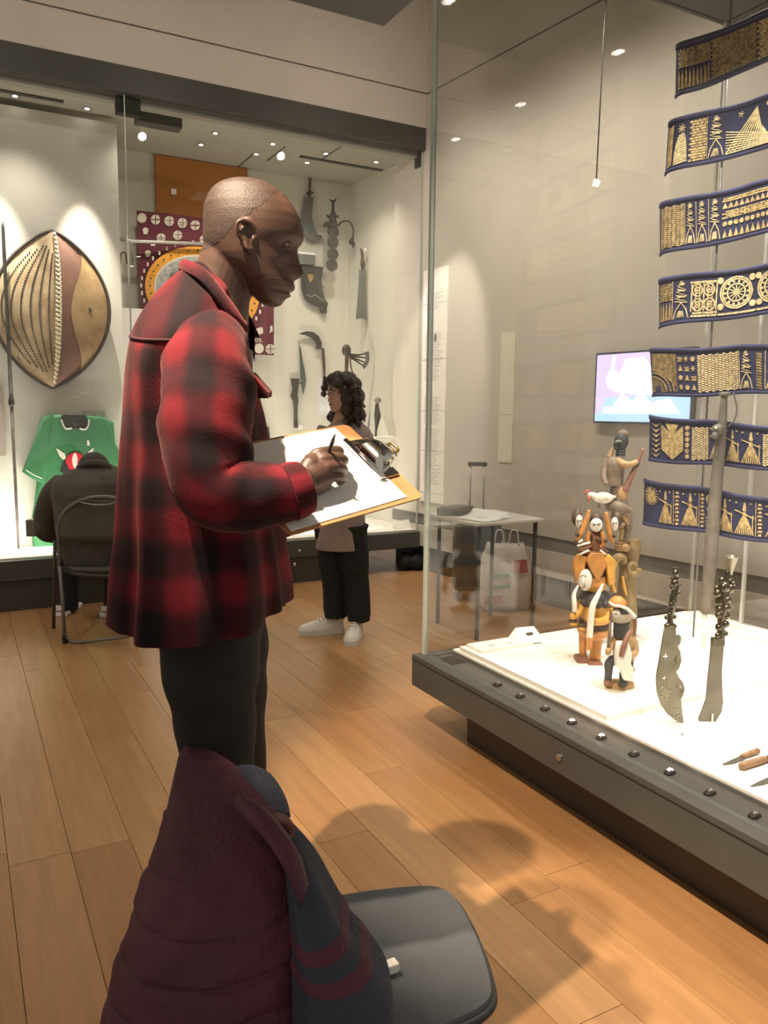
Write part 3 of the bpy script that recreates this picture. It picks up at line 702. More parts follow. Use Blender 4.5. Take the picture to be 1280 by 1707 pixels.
MB().tube(edge, .012, 8, cap=False).build('rim', mat('rim_hide', (.05, .035, .028), .6), sh, True)
LACE = mat('lace_dark', (.05, .032, .022), .7)
for q in range(6):
    mb = MB(); b0 = -.86 + .155*q
    lim = .80 - .045*abs(q - 2.5)
    for i in range(46):
        a = -lim + 2*lim*i/45; bb = spine(a) + (b0 - .08)*(1 - .42*a*a)*1.0
        if abs(bb) > .93: continue
        p = sp(a, bb, .007); mb.box(p, (.008, .006, .013))
    o = mb.build('stitch_row', LACE, sh); o['kind'] = 'stuff'
CRM = mat('lace_cream', (.66, .58, .40), .7)
for i in range(34):
    a = -.93 + 1.86*i/33; p = sp(a, spine(a) - .05, .014); q = sp(a, spine(a) + .05, .014)
    mb = MB().tube([p + Vector((0, 0, .02)), (p + q)/2 + Vector((0, -.004, 0)), q - Vector((0, 0, .0))], [.006, .012, .006], 6); mb.tube([q + Vector((0, -.003, .02)), p - Vector((0, .003, 0))], .006, 6)
    mb.build('lace_knot', CRM, sh, True)
p = sp(.02, .62, .006); MB().lathe([(.0, -.004), (.016, -.003), (.018, 0)], p, 12, rot=Matrix.Rotation(math.pi/2, 3, 'X')).build('boss', LACE, sh)
MB().tube([(0, .0, SH*.75), (0, .049, SH*.75)], .012, 8).build('wall_peg', M_STEEL, sh)
MB().tube(spline([(.08, -.005, -.02), (.10, -.02, -.05), (.15, -.02, -.05), (.16, -.01, -.02), (.20, -.02, -.03), (.22, -.01, .0)], 4), .006, 8).build('leather_thong', mat('thong', (.42, .36, .28), .7), sh, True)
# spear
p0, p1 = onY(4, 362, 6.20), onY(31, 915, 6.20)
sp_ = thing('long_spear', 'long dark spear standing upright in front of the hide shield', 'spear', (p1.x, 6.20, .352))
zz = p1.z; H0 = p0.z - .352; dx = p0.x - p1.x
def sv(f): return (dx*f, 0, H0*f)
MB().tube([sv(0), sv(.1), sv(.45)], [.007, .010, .011], 10).build('lower_shaft', mat('worn_shaft', (.10, .075, .06), .5, var=.4, vscale=30), sp_, True)
MB().tube([sv(.44), sv(.452), sv(.475), sv(.49)], [.012, .022, .014, .012], 10).build('collar', IRON, sp_, True)
MB().tube([sv(.475), sv(.7), sv(.97), sv(1)], [.013, .013, .011, .004], 10).build('upper_shaft', IRON, sp_, True)
# ---- green shirt
c = cr(0, 640, 3.557); YG = 6.29
e = Ex('football_shirt', 'green football shirt with black collar hung on the backing board', 'shirt', YG, c(440, 830))
GRN = mat('green_jersey', (.035, .17, .065), .75, var=.10, vscale=12, bump=.2, bscale=30)
e.plate('body', GRN, [c(*a) for a in ((365, 200), (275, 205), (250, 240), (240, 560), (225, 700), (205, 820), (215, 960), (690, 960), (700, 820), (672, 560), (655, 240), (610, 215), (515, 205), (480, 250), (440, 264), (400, 250))], .05, .022)
e.plate('sleeve', GRN, [c(*a) for a in ((285, 205), (258, 222), (222, 340), (152, 515), (195, 545), (246, 570), (268, 480), (270, 330))], .06, .02, dy=-.004)
e.plate('sleeve', GRN, [c(*a) for a in ((600, 215), (632, 232), (665, 360), (740, 505), (690, 545), (645, 560), (640, 480), (625, 330))], .06, .02, dy=-.004)
e.tube('cuff_line', M_WHITE, [c(*a) for a in ((152, 508), (195, 536), (246, 558))], .005, 6, -.05)
co = e.plate('collar', M_BLACK, [c(*a) for a in ((368, 182), (500, 188), (518, 245), (495, 268), (440, 262), (388, 265), (355, 215))], .05, .006, dy=-.03, holes=[[c(*a) for a in ((396, 208), (486, 208), (462, 236), (440, 248))]])
e.plate('neck_back', mat('neck_lining', (.75, .68, .55), .8), [c(*a) for a in ((392, 205), (490, 205), (462, 240), (440, 250))], .02, 0, dy=.0)
e.tube('collar_stripe', mat('collar_grey', (.42, .42, .38), .7), [c(*a) for a in ((356, 212), (372, 250), (388, 266), (420, 262))], .006, 6, -.064)
e.tube('collar_stripe', mat('collar_grey', (.42, .42, .38), .7), [c(*a) for a in ((520, 210), (515, 250), (496, 270), (465, 264))], .006, 6, -.064)
e.plate('crest', M_WHITE, [c(*a) for a in ((510, 330), (522, 332), (520, 342), (530, 346), (522, 352), (528, 362), (514, 364), (508, 356), (516, 350), (508, 345), (514, 338))], .004, 0, dy=-.049)
EMB = -.049
e.plate('emblem_shield', mat('emblem_black', (.02, .012, .02), .7), [c(*a) for a in ((440, 400), (480, 415), (510, 460), (505, 530), (440, 570), (375, 530), (352, 515), (372, 455), (400, 415))], .004, 0, dy=EMB)
e.plate('emblem_red', mat('emblem_red', (.52, .015, .025), .7), [c(*a) for a in ((440, 400), (475, 415), (500, 452), (470, 500), (440, 510), (405, 500), (382, 455), (400, 418))], .004, 0, dy=EMB - .002)
e.plate('emblem_white', mat('emblem_white', (.78, .62, .58), .7), [c(*a) for a in ((430, 410), (445, 408), (455, 440), (450, 490), (438, 500), (426, 480), (422, 440))], .004, 0, dy=EMB - .004)
for q in (((328, 380), (345, 388), (380, 412), (386, 440), (370, 448), (348, 425)), ((552, 378), (535, 386), (505, 415), (498, 440), (510, 440), (535, 420))):
    e.plate('emblem_spear', mat('emblem_pale', (.66, .66, .56), .7), [c(*a) for a in q], .004, 0, dy=EMB)
p = onY(560, 170, 6.3)
gp = onY(*c(495, 155), 6.335); gq = onY(*c(625, 230), 6.335)
o = MB().bb(0, gq.x - gp.x, -.006, .006, 0, gp.z - gq.z + .1).build('grey_card', mat('card_grey', (.46, .43, .38), .8), None, loc=(gp.x, 6.342, gq.z - .1))
tag(o, 'plain grey card on the board behind the green shirt collar', 'card')
p = onY(0, 690, 6.34)
o = MB().bb(-.30, 0, -.006, .006, 0, .50).build('grey_card', mat('card_pinkgrey', (.42, .36, .31), .8), None, loc=(onY(6, 690, 6.34).x, 6.343, onY(0, 760, 6.34).z))
tag(o, 'grey text card at the far left edge of the backing board', 'card')
# ------------------------------------------------------------------ embroidered strips hung in the island case
NT = NW; CT = Vector((2.80, 2.60, 0)).dot(NT)
INDIGO = mat('indigo_cotton', (.022, .022, .075), .8, var=.25, vscale=14, bump=.2, bscale=120)
GOLD = mat('gold_thread', (.66, .48, .22), .5, .25, var=.45, vscale=70, bump=.5, bscale=220)
GOLDD = mat('old_gold_thread', (.40, .28, .12), .55, .25, var=.5, vscale=60, bump=.5, bscale=200)
GOLDL = mat('pale_gold_thread', (.82, .65, .36), .5, .2, var=.35, vscale=70, bump=.5, bscale=220)
class Strip:
    def __init__(s, px, label):
        q = [on(u, v, NT, CT) for u, v in px]                    # TL, BL, TR, BR
        s.tl, s.bl, s.tr, s.br = q
        s.t = thing('embroidered_strip', label, 'textile', s.bl, 0, 'embroidered indigo strips')
        s.L = ((s.tr - s.tl).length + (s.br - s.bl).length)/2; s.H = ((s.tl - s.bl).length + (s.tr - s.br).length)/2
        s.ph = RND.random()*6; s.len = s.L*1.55
    def T(s, x, y, lift=0):
        a = x/s.L; b = y/s.H
        p = s.bl + (s.br - s.bl)*a + ((s.tl - s.bl)*(1 - a) + (s.tr - s.br)*a)*b - s.t.location
        w = .008*math.sin(x*11 + s.ph) + .004*math.sin(x*23 + y*9 + s.ph)
        curl = .03*max(0, 1 - x/.06)**2
        return p - NT*(w + lift - curl) + Vector((0, 0, .004*math.sin(x*15 + s.ph)))
    def sheet(s):
        N, K = 44, 8; rows = [[s.T(s.len*i/N, s.H*j/K) for i in range(N + 1)] for j in range(K + 1)]
        mb = MB(); mb.rings(rows, False, closed=False); mb.rings([[p + NT*.003 for p in r] for r in rows], False, closed=False)
        mb.build('cloth', INDIGO, s.t, True)
        bm = MB()
        for y0, y1 in ((0, .014), (s.H - .018, s.H)):
            rr = [[s.T(s.len*i/N, y, l) for y, l in ((y0, .001), (y0, .006), (y1, .006), (y1, .001))] for i in range(N + 1)]
            MB().rings(rr).build('hem', mat('indigo_hem', (.035, .035, .10), .8, var=.2, vscale=20), s.t, True)
    def begin(s): s.mb = MB()
    def poly(s, pts, lift=.004, t=.003):
        n = len(pts); a = [s.T(x, y, lift) for x, y in pts]; b = [s.T(x, y, lift - t) for x, y in pts]
        s.mb.add(a + b, [tuple(range(n))] + [(i, (i+1) % n, n + (i+1) % n, n + i) for i in range(n)])
    def line(s, a, b, w=.003, lift=.005):
        dx, dy = b[0] - a[0], b[1] - a[1]; l = math.hypot(dx, dy) or 1; nx, ny = -dy/l*w/2, dx/l*w/2
        s.poly([(a[0] + nx, a[1] + ny), (a[0] - nx, a[1] - ny), (b[0] - nx, b[1] - ny), (b[0] + nx, b[1] + ny)], lift)
    def disc(s, x, y, r, n=9, lift=.005): s.poly(circ(r, n, x, y), lift)
    def ring(s, x, y, r, w=.003, n=14):
        for i in range(n):
            a, b = 2*math.pi*i/n, 2*math.pi*(i+1)/n
            s.line((x + r*math.cos(a), y + r*math.sin(a)), (x + r*math.cos(b), y + r*math.sin(b)), w)
    def star(s, x, y, r, n=8, w=.003):
        for i in range(n): a = 2*math.pi*i/n; s.line((x, y), (x + r*math.cos(a), y + r*math.sin(a)), w)
    def end(s, m): s.mb.build('embroidery', m, s.t)['kind'] = 'stuff'
    def rows(s, x0, x1, y0, y1, h=.011, l=.02):
        y = y0; k = 0
        while y + h*.75 <= y1:
            x = x0 + (l/2 if k % 2 else 0)
            while x < x1 - .003:
                e = min(x + l*RND.uniform(.8, 1.0), x1); s.poly([(x, y), (e, y + RND.uniform(-.001, .001)), (e, y + h*.74), (x, y + h*.74)]); x += l
            y += h; k += 1
    def ribs(s, x0, x1, y0, y1, cols=3, h=.0085):
        w = (x1 - x0)/cols
        for c in range(cols):
            y = y0; sl = .004*(1 if c % 2 else -1)
            while y + h < y1:
                a = x0 + c*w + w*.08; b = x0 + (c + 1)*w - w*.08
                s.poly([(a, y), (b, y + sl), (b, y + sl + h*.66), (a, y + h*.66)]); y += h
    def herring(s, x0, x1, y0, y1, cols=4, h=.010): s.ribs(x0, x1, y0, y1, cols*2, h)
    def panel(s, kind, x0, x1):
        y0, y1 = .022, s.H - .026; w = x1 - x0; cx = (x0 + x1)/2; h = y1 - y0; s.begin(); m = GOLD
        if kind == 'rows': s.rows(x0, x1, y0, y1); 
        elif kind == 'dense': s.rows(x0, x1, y0 + h*.02, y1, .009, .016); m = GOLDD
        elif kind == 'spikes':
            s.rows(x0, x1, y0 + h*.52, y1, .009, .018); m = GOLDD; n = max(3, int(w/.017)); d = w/n
            for i in range(n): s.poly([(x0 + d*i + d*.1, y0), (x0 + d*i + d*.9, y0), (x0 + d*i + d*.75, y0 + h*.34), (x0 + d*i + d*.5, y0 + h*.47), (x0 + d*i + d*.25, y0 + h*.34)])
        elif kind == 'ribs': s.ribs(x0, x1, y0, y1, max(1, round(w/.02)))
        elif kind == 'herring': s.herring(x0, x1, y0, y1, max(1, round(w/.03))); m = GOLDL
        elif kind == 'cone':
            for i in range(13):
                f = i/13; yy = y0 + h*.72*f; hw = w*.44*math.sqrt(max(0, 1 - f*f*.96))
                s.poly([(cx - hw, yy), (cx + hw, yy + .006), (cx + hw*.97, yy + .013), (cx - hw*.97, yy + .007)])
            s.star(cx, y0 + h*.86, h*.11); m = GOLDL
        elif kind == 'vase':
            s.line((x0, y0), (x0, y1), .002); pts = [(cx - w*.42, y0), (cx - w*.3, y0 + h*.22), (cx, y0 + h*.42), (cx + w*.3, y0 + h*.22), (cx + w*.42, y0)]
            for a, b in zip(pts, pts[1:]): s.line(a, b, .0035)
            for i in range(5): s.line((cx - w*.25 + w*.1*i, y0 + .004), (cx - w*.1 + w*.05*i, y0 + h*.2), .003)
            for i in range(6):
                yy = y0 + h*(.46 + .08*i); k = w*(.36 - .03*i); s.line((cx - k, yy), (cx + k, yy + (.008 if i % 2 else -.008)), .0035); s.line((cx - k*.6, yy + .008), (cx + k*.7, yy), .003)
            s.star(cx, y1 - .012, .011, 6, .003); m = GOLDL
        elif kind == 'bigtri':
            for i in range(12):
                f = i/12; s.line((x0 + w*f*.9, y0), (x0 + w*(.55 + f*.05), y0 + h*(.95 - .5*f)), .005)
            for i in range(9): s.line((x0, y0 + h*.6*i/9), (x0 + w*.9, y0 + h*.18*i/9), .004)
            s.star(x0 + w*.25, y1 - .02, .012, 5); s.disc(x0 + w*.75, y1 - .012, .008); m = GOLDL
        elif kind == 'frieze':
            n = max(4, int(w/.022)); d = w/n
            for i in range(n):
                a = x0 + d*i
                s.poly([(a + .002, y0), (a + d - .002, y0), (a + d/2, y0 + h*.2)]); s.disc(a + d/2, y0 + h*.33, d*.42); s.poly([(a + .001, y0 + h*.70), (a + d - .001, y0 + h*.70), (a + d/2, y0 + h*.84)])
            s.rows(x0, x1, y0 + h*.46, y0 + h*.68, .008, .03); s.rows(x0, x1, y0 + h*.86, y1, .009, .012)
        elif kind == 'quatre':
            s.rows(x0, x1, y0, y0 + h*.14, .012, .016); s.rows(x0, x1, y1 - h*.12, y1, .012, .014)
            for i in (0, 1):
                for j in (0, 1):
                    a, b = x0 + w*(.27 + .46*i), y0 + h*(.32 + .38*j); s.ring(a, b, w*.20, .006); s.ring(a, b, w*.10, .005); s.disc(a, b, w*.05)
            for i in range(7): s.line((x0 + w*i/6.3, y0 + h*.15), (x0 + w*(i + .4)/6.3, y1 - h*.13), .006, .003)
            m = GOLDL
        elif kind == 'rosette':
            s.rows(x0, x1, y0, y0 + h*.12, .011, .018); r = min(w, h*.85)*.48; yc = y0 + h*.56
            for k in (1, .86, .56): s.ring(cx, yc, r*k, r*.10, 20)
            for i in range(14): a = 2*math.pi*i/14; s.disc(cx + r*.72*math.cos(a), yc + r*.72*math.sin(a), r*.08, 6)
            s.star(cx, yc, r*.46, 12, .004); s.disc(cx, yc, r*.14)
            for sx in (-1, 1):
                for sy in (-1, 1): s.disc(cx + sx*w*.42, yc + sy*h*.34, w*.09)
            m = GOLDL
        elif kind == 'fan':
            for k in range(16):
                f = k/15; s.line((x0 + .004 + w*.95*f, y1), (x0 + .004 + w*.95*f, y0 + h*(.55*(1 - f)**.5)), .0045)
            for k in range(9): a = math.pi/2*k/8; s.line((x0, y0), (x0 + w*.6*math.cos(a), y0 + h*.42*math.sin(a)), .005)
            for r_ in (.5, .62, .74):
                for k in range(8):
                    a, b = math.pi/2*k/8, math.pi/2*(k + 1)/8; s.line((x0 + w*r_*math.cos(a)*1.2, y0 + h*r_*math.sin(a)*.8), (x0 + w*r_*math.cos(b)*1.2, y0 + h*r_*math.sin(b)*.8), .006)
            m = GOLDD
        elif kind == 'symbols':
            for i in range(3):
                for j in range(4):
                    a, b = x0 + w*(i + .5)/3, y0 + h*(j + .5)/4; k = (i + j) % 4
                    if k == 0: s.star(a, b, .012, 6)
                    elif k == 1: s.disc(a, b, .011, 7)
                    elif k == 2: s.poly([(a - .011, b - .011), (a + .011, b - .011), (a, b + .013)])
                    else: s.rows(a - .012, a + .012, b - .012, b + .012, .007, .01)
        elif kind == 'dancer':
            sk = y0 + h*.50
            for k in range(9): f = k/8 - .5; s.line((cx + f*w*.22, sk), (cx + f*w*.9, y0 + .004), .0042)
            s.poly([(cx - w*.10, sk), (cx + w*.10, sk), (cx + w*.07, sk + h*.16), (cx - w*.07, sk + h*.16)])
            s.poly([(cx - w*.09, sk + h*.22), (cx, sk + h*.18), (cx + w*.09, sk + h*.22), (cx + w*.03, sk + h*.45), (cx - w*.03, sk + h*.45)])
            s.line((cx - w*.46, sk + h*.20), (cx + w*.46, sk + h*.02), .0045); s.line((cx + w*.40, sk + h*.1), (cx + w*.40, y0 + h*.1), .003)
            s.disc(cx - w*.4, y1 - .012, .004, 6); s.disc(cx + w*.3, y1 - .01, .004, 6)
        elif kind == 'totem':
            n = 9
            for i in range(n):
                yy = y0 + h*i/n; k = w*(.32 if i % 2 else .22); s.poly([(cx - k, yy + .002), (cx + k, yy + .003), (cx + k*.8, yy + h/n*.75), (cx - k*.7, yy + h/n*.7)])
            s.line((x0, y0), (x0, y1), .002)
        elif kind == 'discs':
            for i in range(6): s.disc(cx, y0 + h*(i + .5)/6, min(w*.42, h*.07))
        elif kind == 'bar':
            s.ribs(x0 + w*.2, x1 - w*.2, y0, y1, 1, .012); m = GOLDD
        elif kind == 'sun':
            s.star(cx, y0 + h*.74, h*.26, 18, .0045); s.disc(cx, y0 + h*.74, h*.06)
            for i in range(4): s.ribs(x0, x1, y0 + h*.12*i, y0 + h*.12*i + h*.1, 1, h*.10)
        elif kind == 'zig':
            for i in range(7):
                yy = y0 + h*i/7; s.poly([(x0 + w*.1, yy + h*.10), (x0 + w*.55, yy), (x0 + w*.95, yy + h*.13), (x0 + w*.5, yy + h*.06)])
            m = GOLD
        elif kind == 'chevron':
            for i in range(14):
                f = i/14; s.line((x0 + w*.5, y0 + h*f*.7), (x0 + w, y0 + h*(f*.7 + .28)), .007); s.line((x0 + w*.5, y0 + h*f*.7), (x0, y0 + h*(f*.7 + .28)), .007)
            s.poly([(cx, y0 + h*.62), (cx + w*.3, y1), (cx - w*.3, y1)])
        elif kind == 'rings':
            s.ring(cx, y1 - h*.16, w*.4, .006); s.ring(cx, y1 - h*.16, w*.22, .005); s.disc(cx, y0 + h*.55, w*.4, 8); s.zig = 0
            for i in range(4): s.line((x0, y0 + h*.1*i), (x1, y0 + h*.1*i + .012), .006)
        s.end(m)
    def lay(s, seq):
        s.sheet(); x = .024
        for kind, w in seq:
            if x + w > s.len - .02: break
            s.panel(kind, x + .002, x + w - .002); x += w
STR = [
 (((1121, 76), (1121, 165), (1280, 19), (1280, 104)), 'topmost embroidered strip, dull gold with spikes at its left end', [('spikes', .16), ('dense', .20), ('rows', .14), ('dancer', .10), ('frieze', .2), ('rows', .2)]),
 (((1109, 204), (1102, 293), (1280, 157), (1280, 247)), 'second strip from the top, with gold cone and big triangle', [('ribs', .035), ('cone', .075), ('rows', .085), ('vase', .085), ('bigtri', .24), ('ribs', .1), ('frieze', .2)]),
 (((1094, 340), (1094, 428), (1280, 299), (1280, 389)), 'third strip from the top, with three looped vases and a frieze of discs', [('ribs', .125), ('vase', .055), ('vase', .058), ('vase', .058), ('frieze', .24), ('herring', .2), ('dancer', .1)]),
 (((1091, 465), (1090, 547), (1280, 440), (1280, 524)), 'fourth strip from the top, with ringed gold rosettes', [('spikes', .075), ('vase', .09), ('quatre', .13), ('rosette', .16), ('rosette', .15), ('herring', .2)]),
 (((1078, 582), (1083, 663), (1280, 574), (1280, 657)), 'fifth strip from the top, covering part of the screen, with rays at left', [('fan', .13), ('symbols', .10), ('herring', .19), ('vase', .07), ('bar', .05), ('vase', .08), ('dancer', .1), ('rows', .2)]),
 (((1076, 692), (1076, 769), (1280, 709), (1280, 783)), 'sixth strip from the top, with leaf zigzags and chevrons at left', [('zig', .06), ('chevron', .115), ('discs', .04), ('herring', .085), ('dancer', .085), ('dancer', .07), ('dancer', .09), ('herring', .2), ('dancer', .1)]),
 (((1067, 798), (1066, 875), (1280, 829), (1280, 904)), 'lowest embroidered strip, with a starburst and dancing figures', [('sun', .075), ('dancer', .08), ('totem', .04), ('dancer', .09), ('totem', .035), ('rings', .06), ('dancer', .08), ('dancer', .09), ('totem', .035), ('dancer', .1), ('totem', .04), ('dancer', .1)]),
]
STRIPS = []
for px, lab, seq in STR:
    s_ = Strip(px, lab); s_.lay(seq); STRIPS.append(s_)
p = on(1216, 60, NT, CT + .02)
hw = thing('hanging_wire', 'thin grey wire behind the embroidered strips that carries them', 'wire', (p.x, p.y, .358))
MB().tube([(0, 0, 0), (0, 0, 2.86)], .0045, 8).build('wire', mat('wire_grey', (.20, .20, .18), .4, .5), hw, True)
MB().lathe([(.02, 0), (.02, .008), (.006, .014)], (0, 0, 0), 12).build('foot', M_STEEL, hw, True)
MB().lathe([(.006, 2.835), (.02, 2.842), (.02, 2.852)], (0, 0, 0), 12).build('ceiling_cup', M_STEEL, hw, True)
p0 = onD(1013, 0, 3.3); p1 = onD(994, 298, 3.3)
cb = thing('sensor_cable', 'thin dark cable with a small white tag hanging inside the island case', 'cable', cp(*p1))
MB().tube([(0, 0, 0), (p0.x - p1.x)*VR*.3 + Vector((0, 0, .5)), (p0.x - p1.x)*VR + Vector((0, 0, GZ1 - p1.z))], .0028, 8).build('cord', IRON, cb, True)
MB().box((0, 0, -.018), (.026, .006, .030), rot=Matrix.Rotation(-TH, 3, 'Z') @ Matrix.Rotation(math.radians(14), 3, 'Y'), bev=.001).build('tag', M_WHITE, cb)

# ------------------------------------------------------------------ carved figures
class Fig:
    """figure seen at forward distance D; local x = right, y = away, z = up"""
    def __init__(s, name, label, cat, D, base, z0, group=None):
        s.D = D; b = onD(base[0], base[1], D); s.o = Vector((b.x, D, z0))
        s.t = thing(name, label, cat, cp(b.x, D, z0), -TH, group); s.k = D/FPX
    def q(s, u, v, dy=0):
        p = onD(u, v, s.D + dy); return Vector((p.x - s.o.x, dy, p.z - s.o.z))
    def tube(s, name, m, pts, r, n=12, flat=1, sm=5, par=None):
        """pts (u, v, dy); r in pixels"""
        q = [s.q(*a) for a in pts]; r = r if isinstance(r, (list, tuple)) else [r]*len(q)
        w = [(*a, b*s.k) for a, b in zip(q, r)]
        if sm and len(w) > 2: w = [tuple(a) for a in spline([Vector(a) for a in w], sm)]
        return MB().tube([a[:3] for a in w], [max(a[3], .0006) for a in w], n, flat).build(name, m, par or s.t, True)
    def ball(s, name, m, u, v, rx, rz, dy=0, ry=None, rot=None, par=None, n=16):
        return MB().ball(s.q(u, v, dy), (rx*s.k, (ry or rx)*s.k, rz*s.k), n, 12, rot).build(name, m, par or s.t, True)
    def plate(s, name, m, pts, t=.006, bevel=.001, dy=0, holes=(), par=None):
        q = [s.q(*a) for a in pts]; me = shape2d([(a.x, a.z) for a in q], [[(s.q(*a).x, s.q(*a).z) for a in h] for h in holes], t, bevel); me.name = name
        return link(name, me, m, par or s.t, (0, dy, 0))
    def lathe(s, name, m, u, prof, dy=0, n=18, sy=1, par=None):
        """prof: (half-width px, v)"""
        c = s.q(u, prof[0][1], dy); pr = [(r*s.k, s.q(u, v, dy).z) for r, v in prof]
        return MB().lathe(pr, (c.x, dy, 0), n, sy=sy).build(name, m, par or s.t, 50)
YEL = mat('ochre_paint', (.66, .36, .075), .55, var=.15, vscale=30); ORA = mat('orange_paint', (.55, .25, .07), .55, var=.2, vscale=30)
WHT = mat('chalk_white', (.82, .78, .70), .6, var=.06, vscale=30); BRN = mat('brown_wood', (.22, .105, .055), .55, var=.25, vscale=30)
DGR = mat('slate_paint', (.05, .055, .06), .55, var=.15, vscale=30); RBR = mat('red_brown', (.25, .115, .08), .5, var=.15, vscale=30)
OLV = mat('olive_wood', (.26, .18, .085), .6, var=.2, vscale=25); GBR = mat('grey_brown_wood', (.20, .145, .11), .65, var=.3, vscale=25)
TAN = mat('tan_wood', (.42, .26, .12), .55, var=.2, vscale=25)
# --- A: tall painted figure carrying a crown of heads
c = cr(930, 980, 7.53); d = cr(920, 820, 7.11)
fa = Fig('carved_figure', 'tall painted orange and yellow figure with white face crowned by three small heads', 'carving', 3.085, (980, 1105), .378)
fa.tube('leg', ORA, [(*c(310, 500), .01), (*c(308, 660), .01), (*c(312, 850), .01)], [7, 6.5, 6.5]); fa.tube('leg', ORA, [(*c(500, 520), -.01), (*c(480, 660), -.01), (*c(465, 900), -.02)], [13, 10.5, 9])
for u, v, dy, w in ((288, 880, -.005, 11), (438, 940, -.03, 13)):
    f = MB(); o = fa.q(*c(u, v), dy); f.box(o + Vector((0, -.012, -.002)), (w*2*fa.k, .075, 12*fa.k), bev=.008).build('foot', RBR, fa.t, 40)
    MB().box(o + Vector((0, -.012, -.024)), (w*2.05*fa.k, .078, .012), bev=.003).build('sole', WOODD, fa.t)
u0, v0 = c(450, 560)
fa.lathe('kilt', ORA, u0, [(14, c(0, 640)[1]), (27, c(0, 570)[1]), (29, c(0, 530)[1]), (26, c(0, 500)[1])])
fa.lathe('waist_band', WOODD, u0, [(26, c(0, 520)[1]), (26, c(0, 420)[1]), (24, c(0, 400)[1])])
fa.lathe('torso', YEL, c(465, 0)[0], [(22, c(0, 450)[1]), (23, c(0, 330)[1]), (23, c(0, 200)[1]), (20, c(0, 100)[1]), (14, c(0, 40)[1])])
col_ = fa.lathe('collar', DGR, c(460, 0)[0], [(25.5, c(0, 160)[1]), (25, c(0, 100)[1]), (20, c(0, 45)[1]), (12, c(0, 30)[1])])
for i in range(12):
    a = 2*math.pi*i/12; b = fa.q(*c(460, 165)); MB().ball(b + Vector((math.cos(a)*.058, math.sin(a)*.058, 0)), (.017, .017, .017), 10, 8).build('scallop', DGR, col_, True)
fa.tube('arm', YEL, [(*c(300, 170), -.01), (*c(255, 290), -.04), (*c(200, 350), -.07)], [7, 7, 6.5]); fa.tube('arm', YEL, [(*c(640, 250), -.02), (*c(600, 400), -.05), (*c(440, 430), -.08)], [7.5, 7.5, 6])
fa.ball('hand', YEL, *c(185, 355), 5, 6, -.075); fa.ball('hand', YEL, *c(410, 440), 6, 6, -.085)
for k, (u, v) in enumerate(((185, 410), (195, 455), (300, 470), (300, 510))): fa.tube('bracelet', WOODD if k % 2 == 0 else YEL, [(*c(u - 40, v), -.07), (*c(u + 45, v + 8), -.06)], 2.6)
fa.tube('tusk', WHT, [(*d(312, 1105), -.05), (*d(262, 1215), -.07), (*c(205, 180), -.08), (*c(208, 300), -.08)], [1.5, 3.2, 4, 3.8])
fa.tube('tusk', WHT, [(*d(604, 1090), -.07), (*d(540, 1230), -.09), (*c(430, 250), -.10), (*c(405, 480), -.10), (*c(395, 620), -.10)], [1.5, 4, 5.2, 5.4, 5.2])
fa.tube('tusk_tip', ORA, [(*c(395, 615), -.10), (*c(392, 700), -.10), (*c(385, 780), -.10)], [5.2, 5, 3])
fa.lathe('head', YEL, d(500, 0)[0], [(8, d(0, 1215)[1]), (17, d(0, 1150)[1]), (19, d(0, 1060)[1]), (18, d(0, 990)[1]), (14, d(0, 950)[1])])
fc = fa.ball('face', WHT, *d(396, 1042), 11.5, 18.5, -.052, 9)
fa.tube('brow', WOODD, [(*d(330, 1005), -.071), (*d(370, 988), -.075), (*d(412, 1005), -.074)], .7, par=fc); fa.tube('mouth', RBR, [(*d(330, 1128), -.070), (*d(365, 1138), -.073), (*d(395, 1120), -.073)], 1.1, par=fc)
fa.tube('nose', WHT, [(*d(372, 1010), -.074), (*d(368, 1060), -.081), (*d(372, 1085), -.074)], [1, 2.2, 1], par=fc)
for k in range(5): fa.tube('scarf_fold', ORA, [(*d(470, 1040 + 22*k), -.05), (*d(540, 1035 + 20*k), -.055), (*d(622, 1020 + 18*k), -.04)], 1.9)
fa.lathe('hat', mat('dark_green', (.055, .07, .06), .6), d(485, 0)[0], [(20, d(0, 1005)[1]), (20, d(0, 930)[1]), (15, d(0, 800)[1]), (10, d(0, 720)[1])])
fa.plate('hanging_petal', ORA, [d(*a) for a in ((375, 780), (420, 705), (545, 705), (585, 830), (540, 930), (495, 1005), (430, 900))], .02, .004, -.052)
fa.plate('dog_head', ORA, [d(*a) for a in ((300, 740), (360, 760), (340, 860), (325, 950), (290, 968), (275, 900), (262, 965), (243, 850), (255, 790))], .03, .006, -.03)
fa.plate('dog_head', YEL, [d(*a) for a in ((590, 760), (640, 740), (715, 820), (690, 900), (690, 1040), (650, 1060), (630, 930))], .03, .006, -.03)
for (u, v), w, dy, yaw in ((d(525, 385), 10.5, -.035, 0), (d(322, 345), 6, -.01, -1), (d(742, 372), 6, -.01, 1)):
    hd = fa.ball('small_head', WOODD, u - yaw*-4, v - 6, 11 if yaw == 0 else 9, 14, dy + .02, 11)
    f2 = fa.ball('white_face', WHT, u, v + 1, w, 11.5, dy - .006, 7, par=hd)
    fa.tube('face_brow', WOODD, [(u - w*.7, v - 2, dy - .020), (u, v + .2, dy - .025), (u + w*.7, v - 2, dy - .020)], .6, par=hd)
    fa.tube('face_nose', WHT, [(u, v, dy - .021), (u, v + 5, dy - .027)], [.8, 1.3], par=hd)
    for sx in (-1, 1): fa.ball('face_eye', WOODD, u + sx*w*.38, v + 1.8, 1.4, .8, dy - .020, par=hd)
fa.lathe('small_body', BRN, d(520, 0)[0], [(16, d(0, 720)[1]), (15, d(0, 620)[1]), (11, d(0, 480)[1]), (6, d(0, 420)[1])])
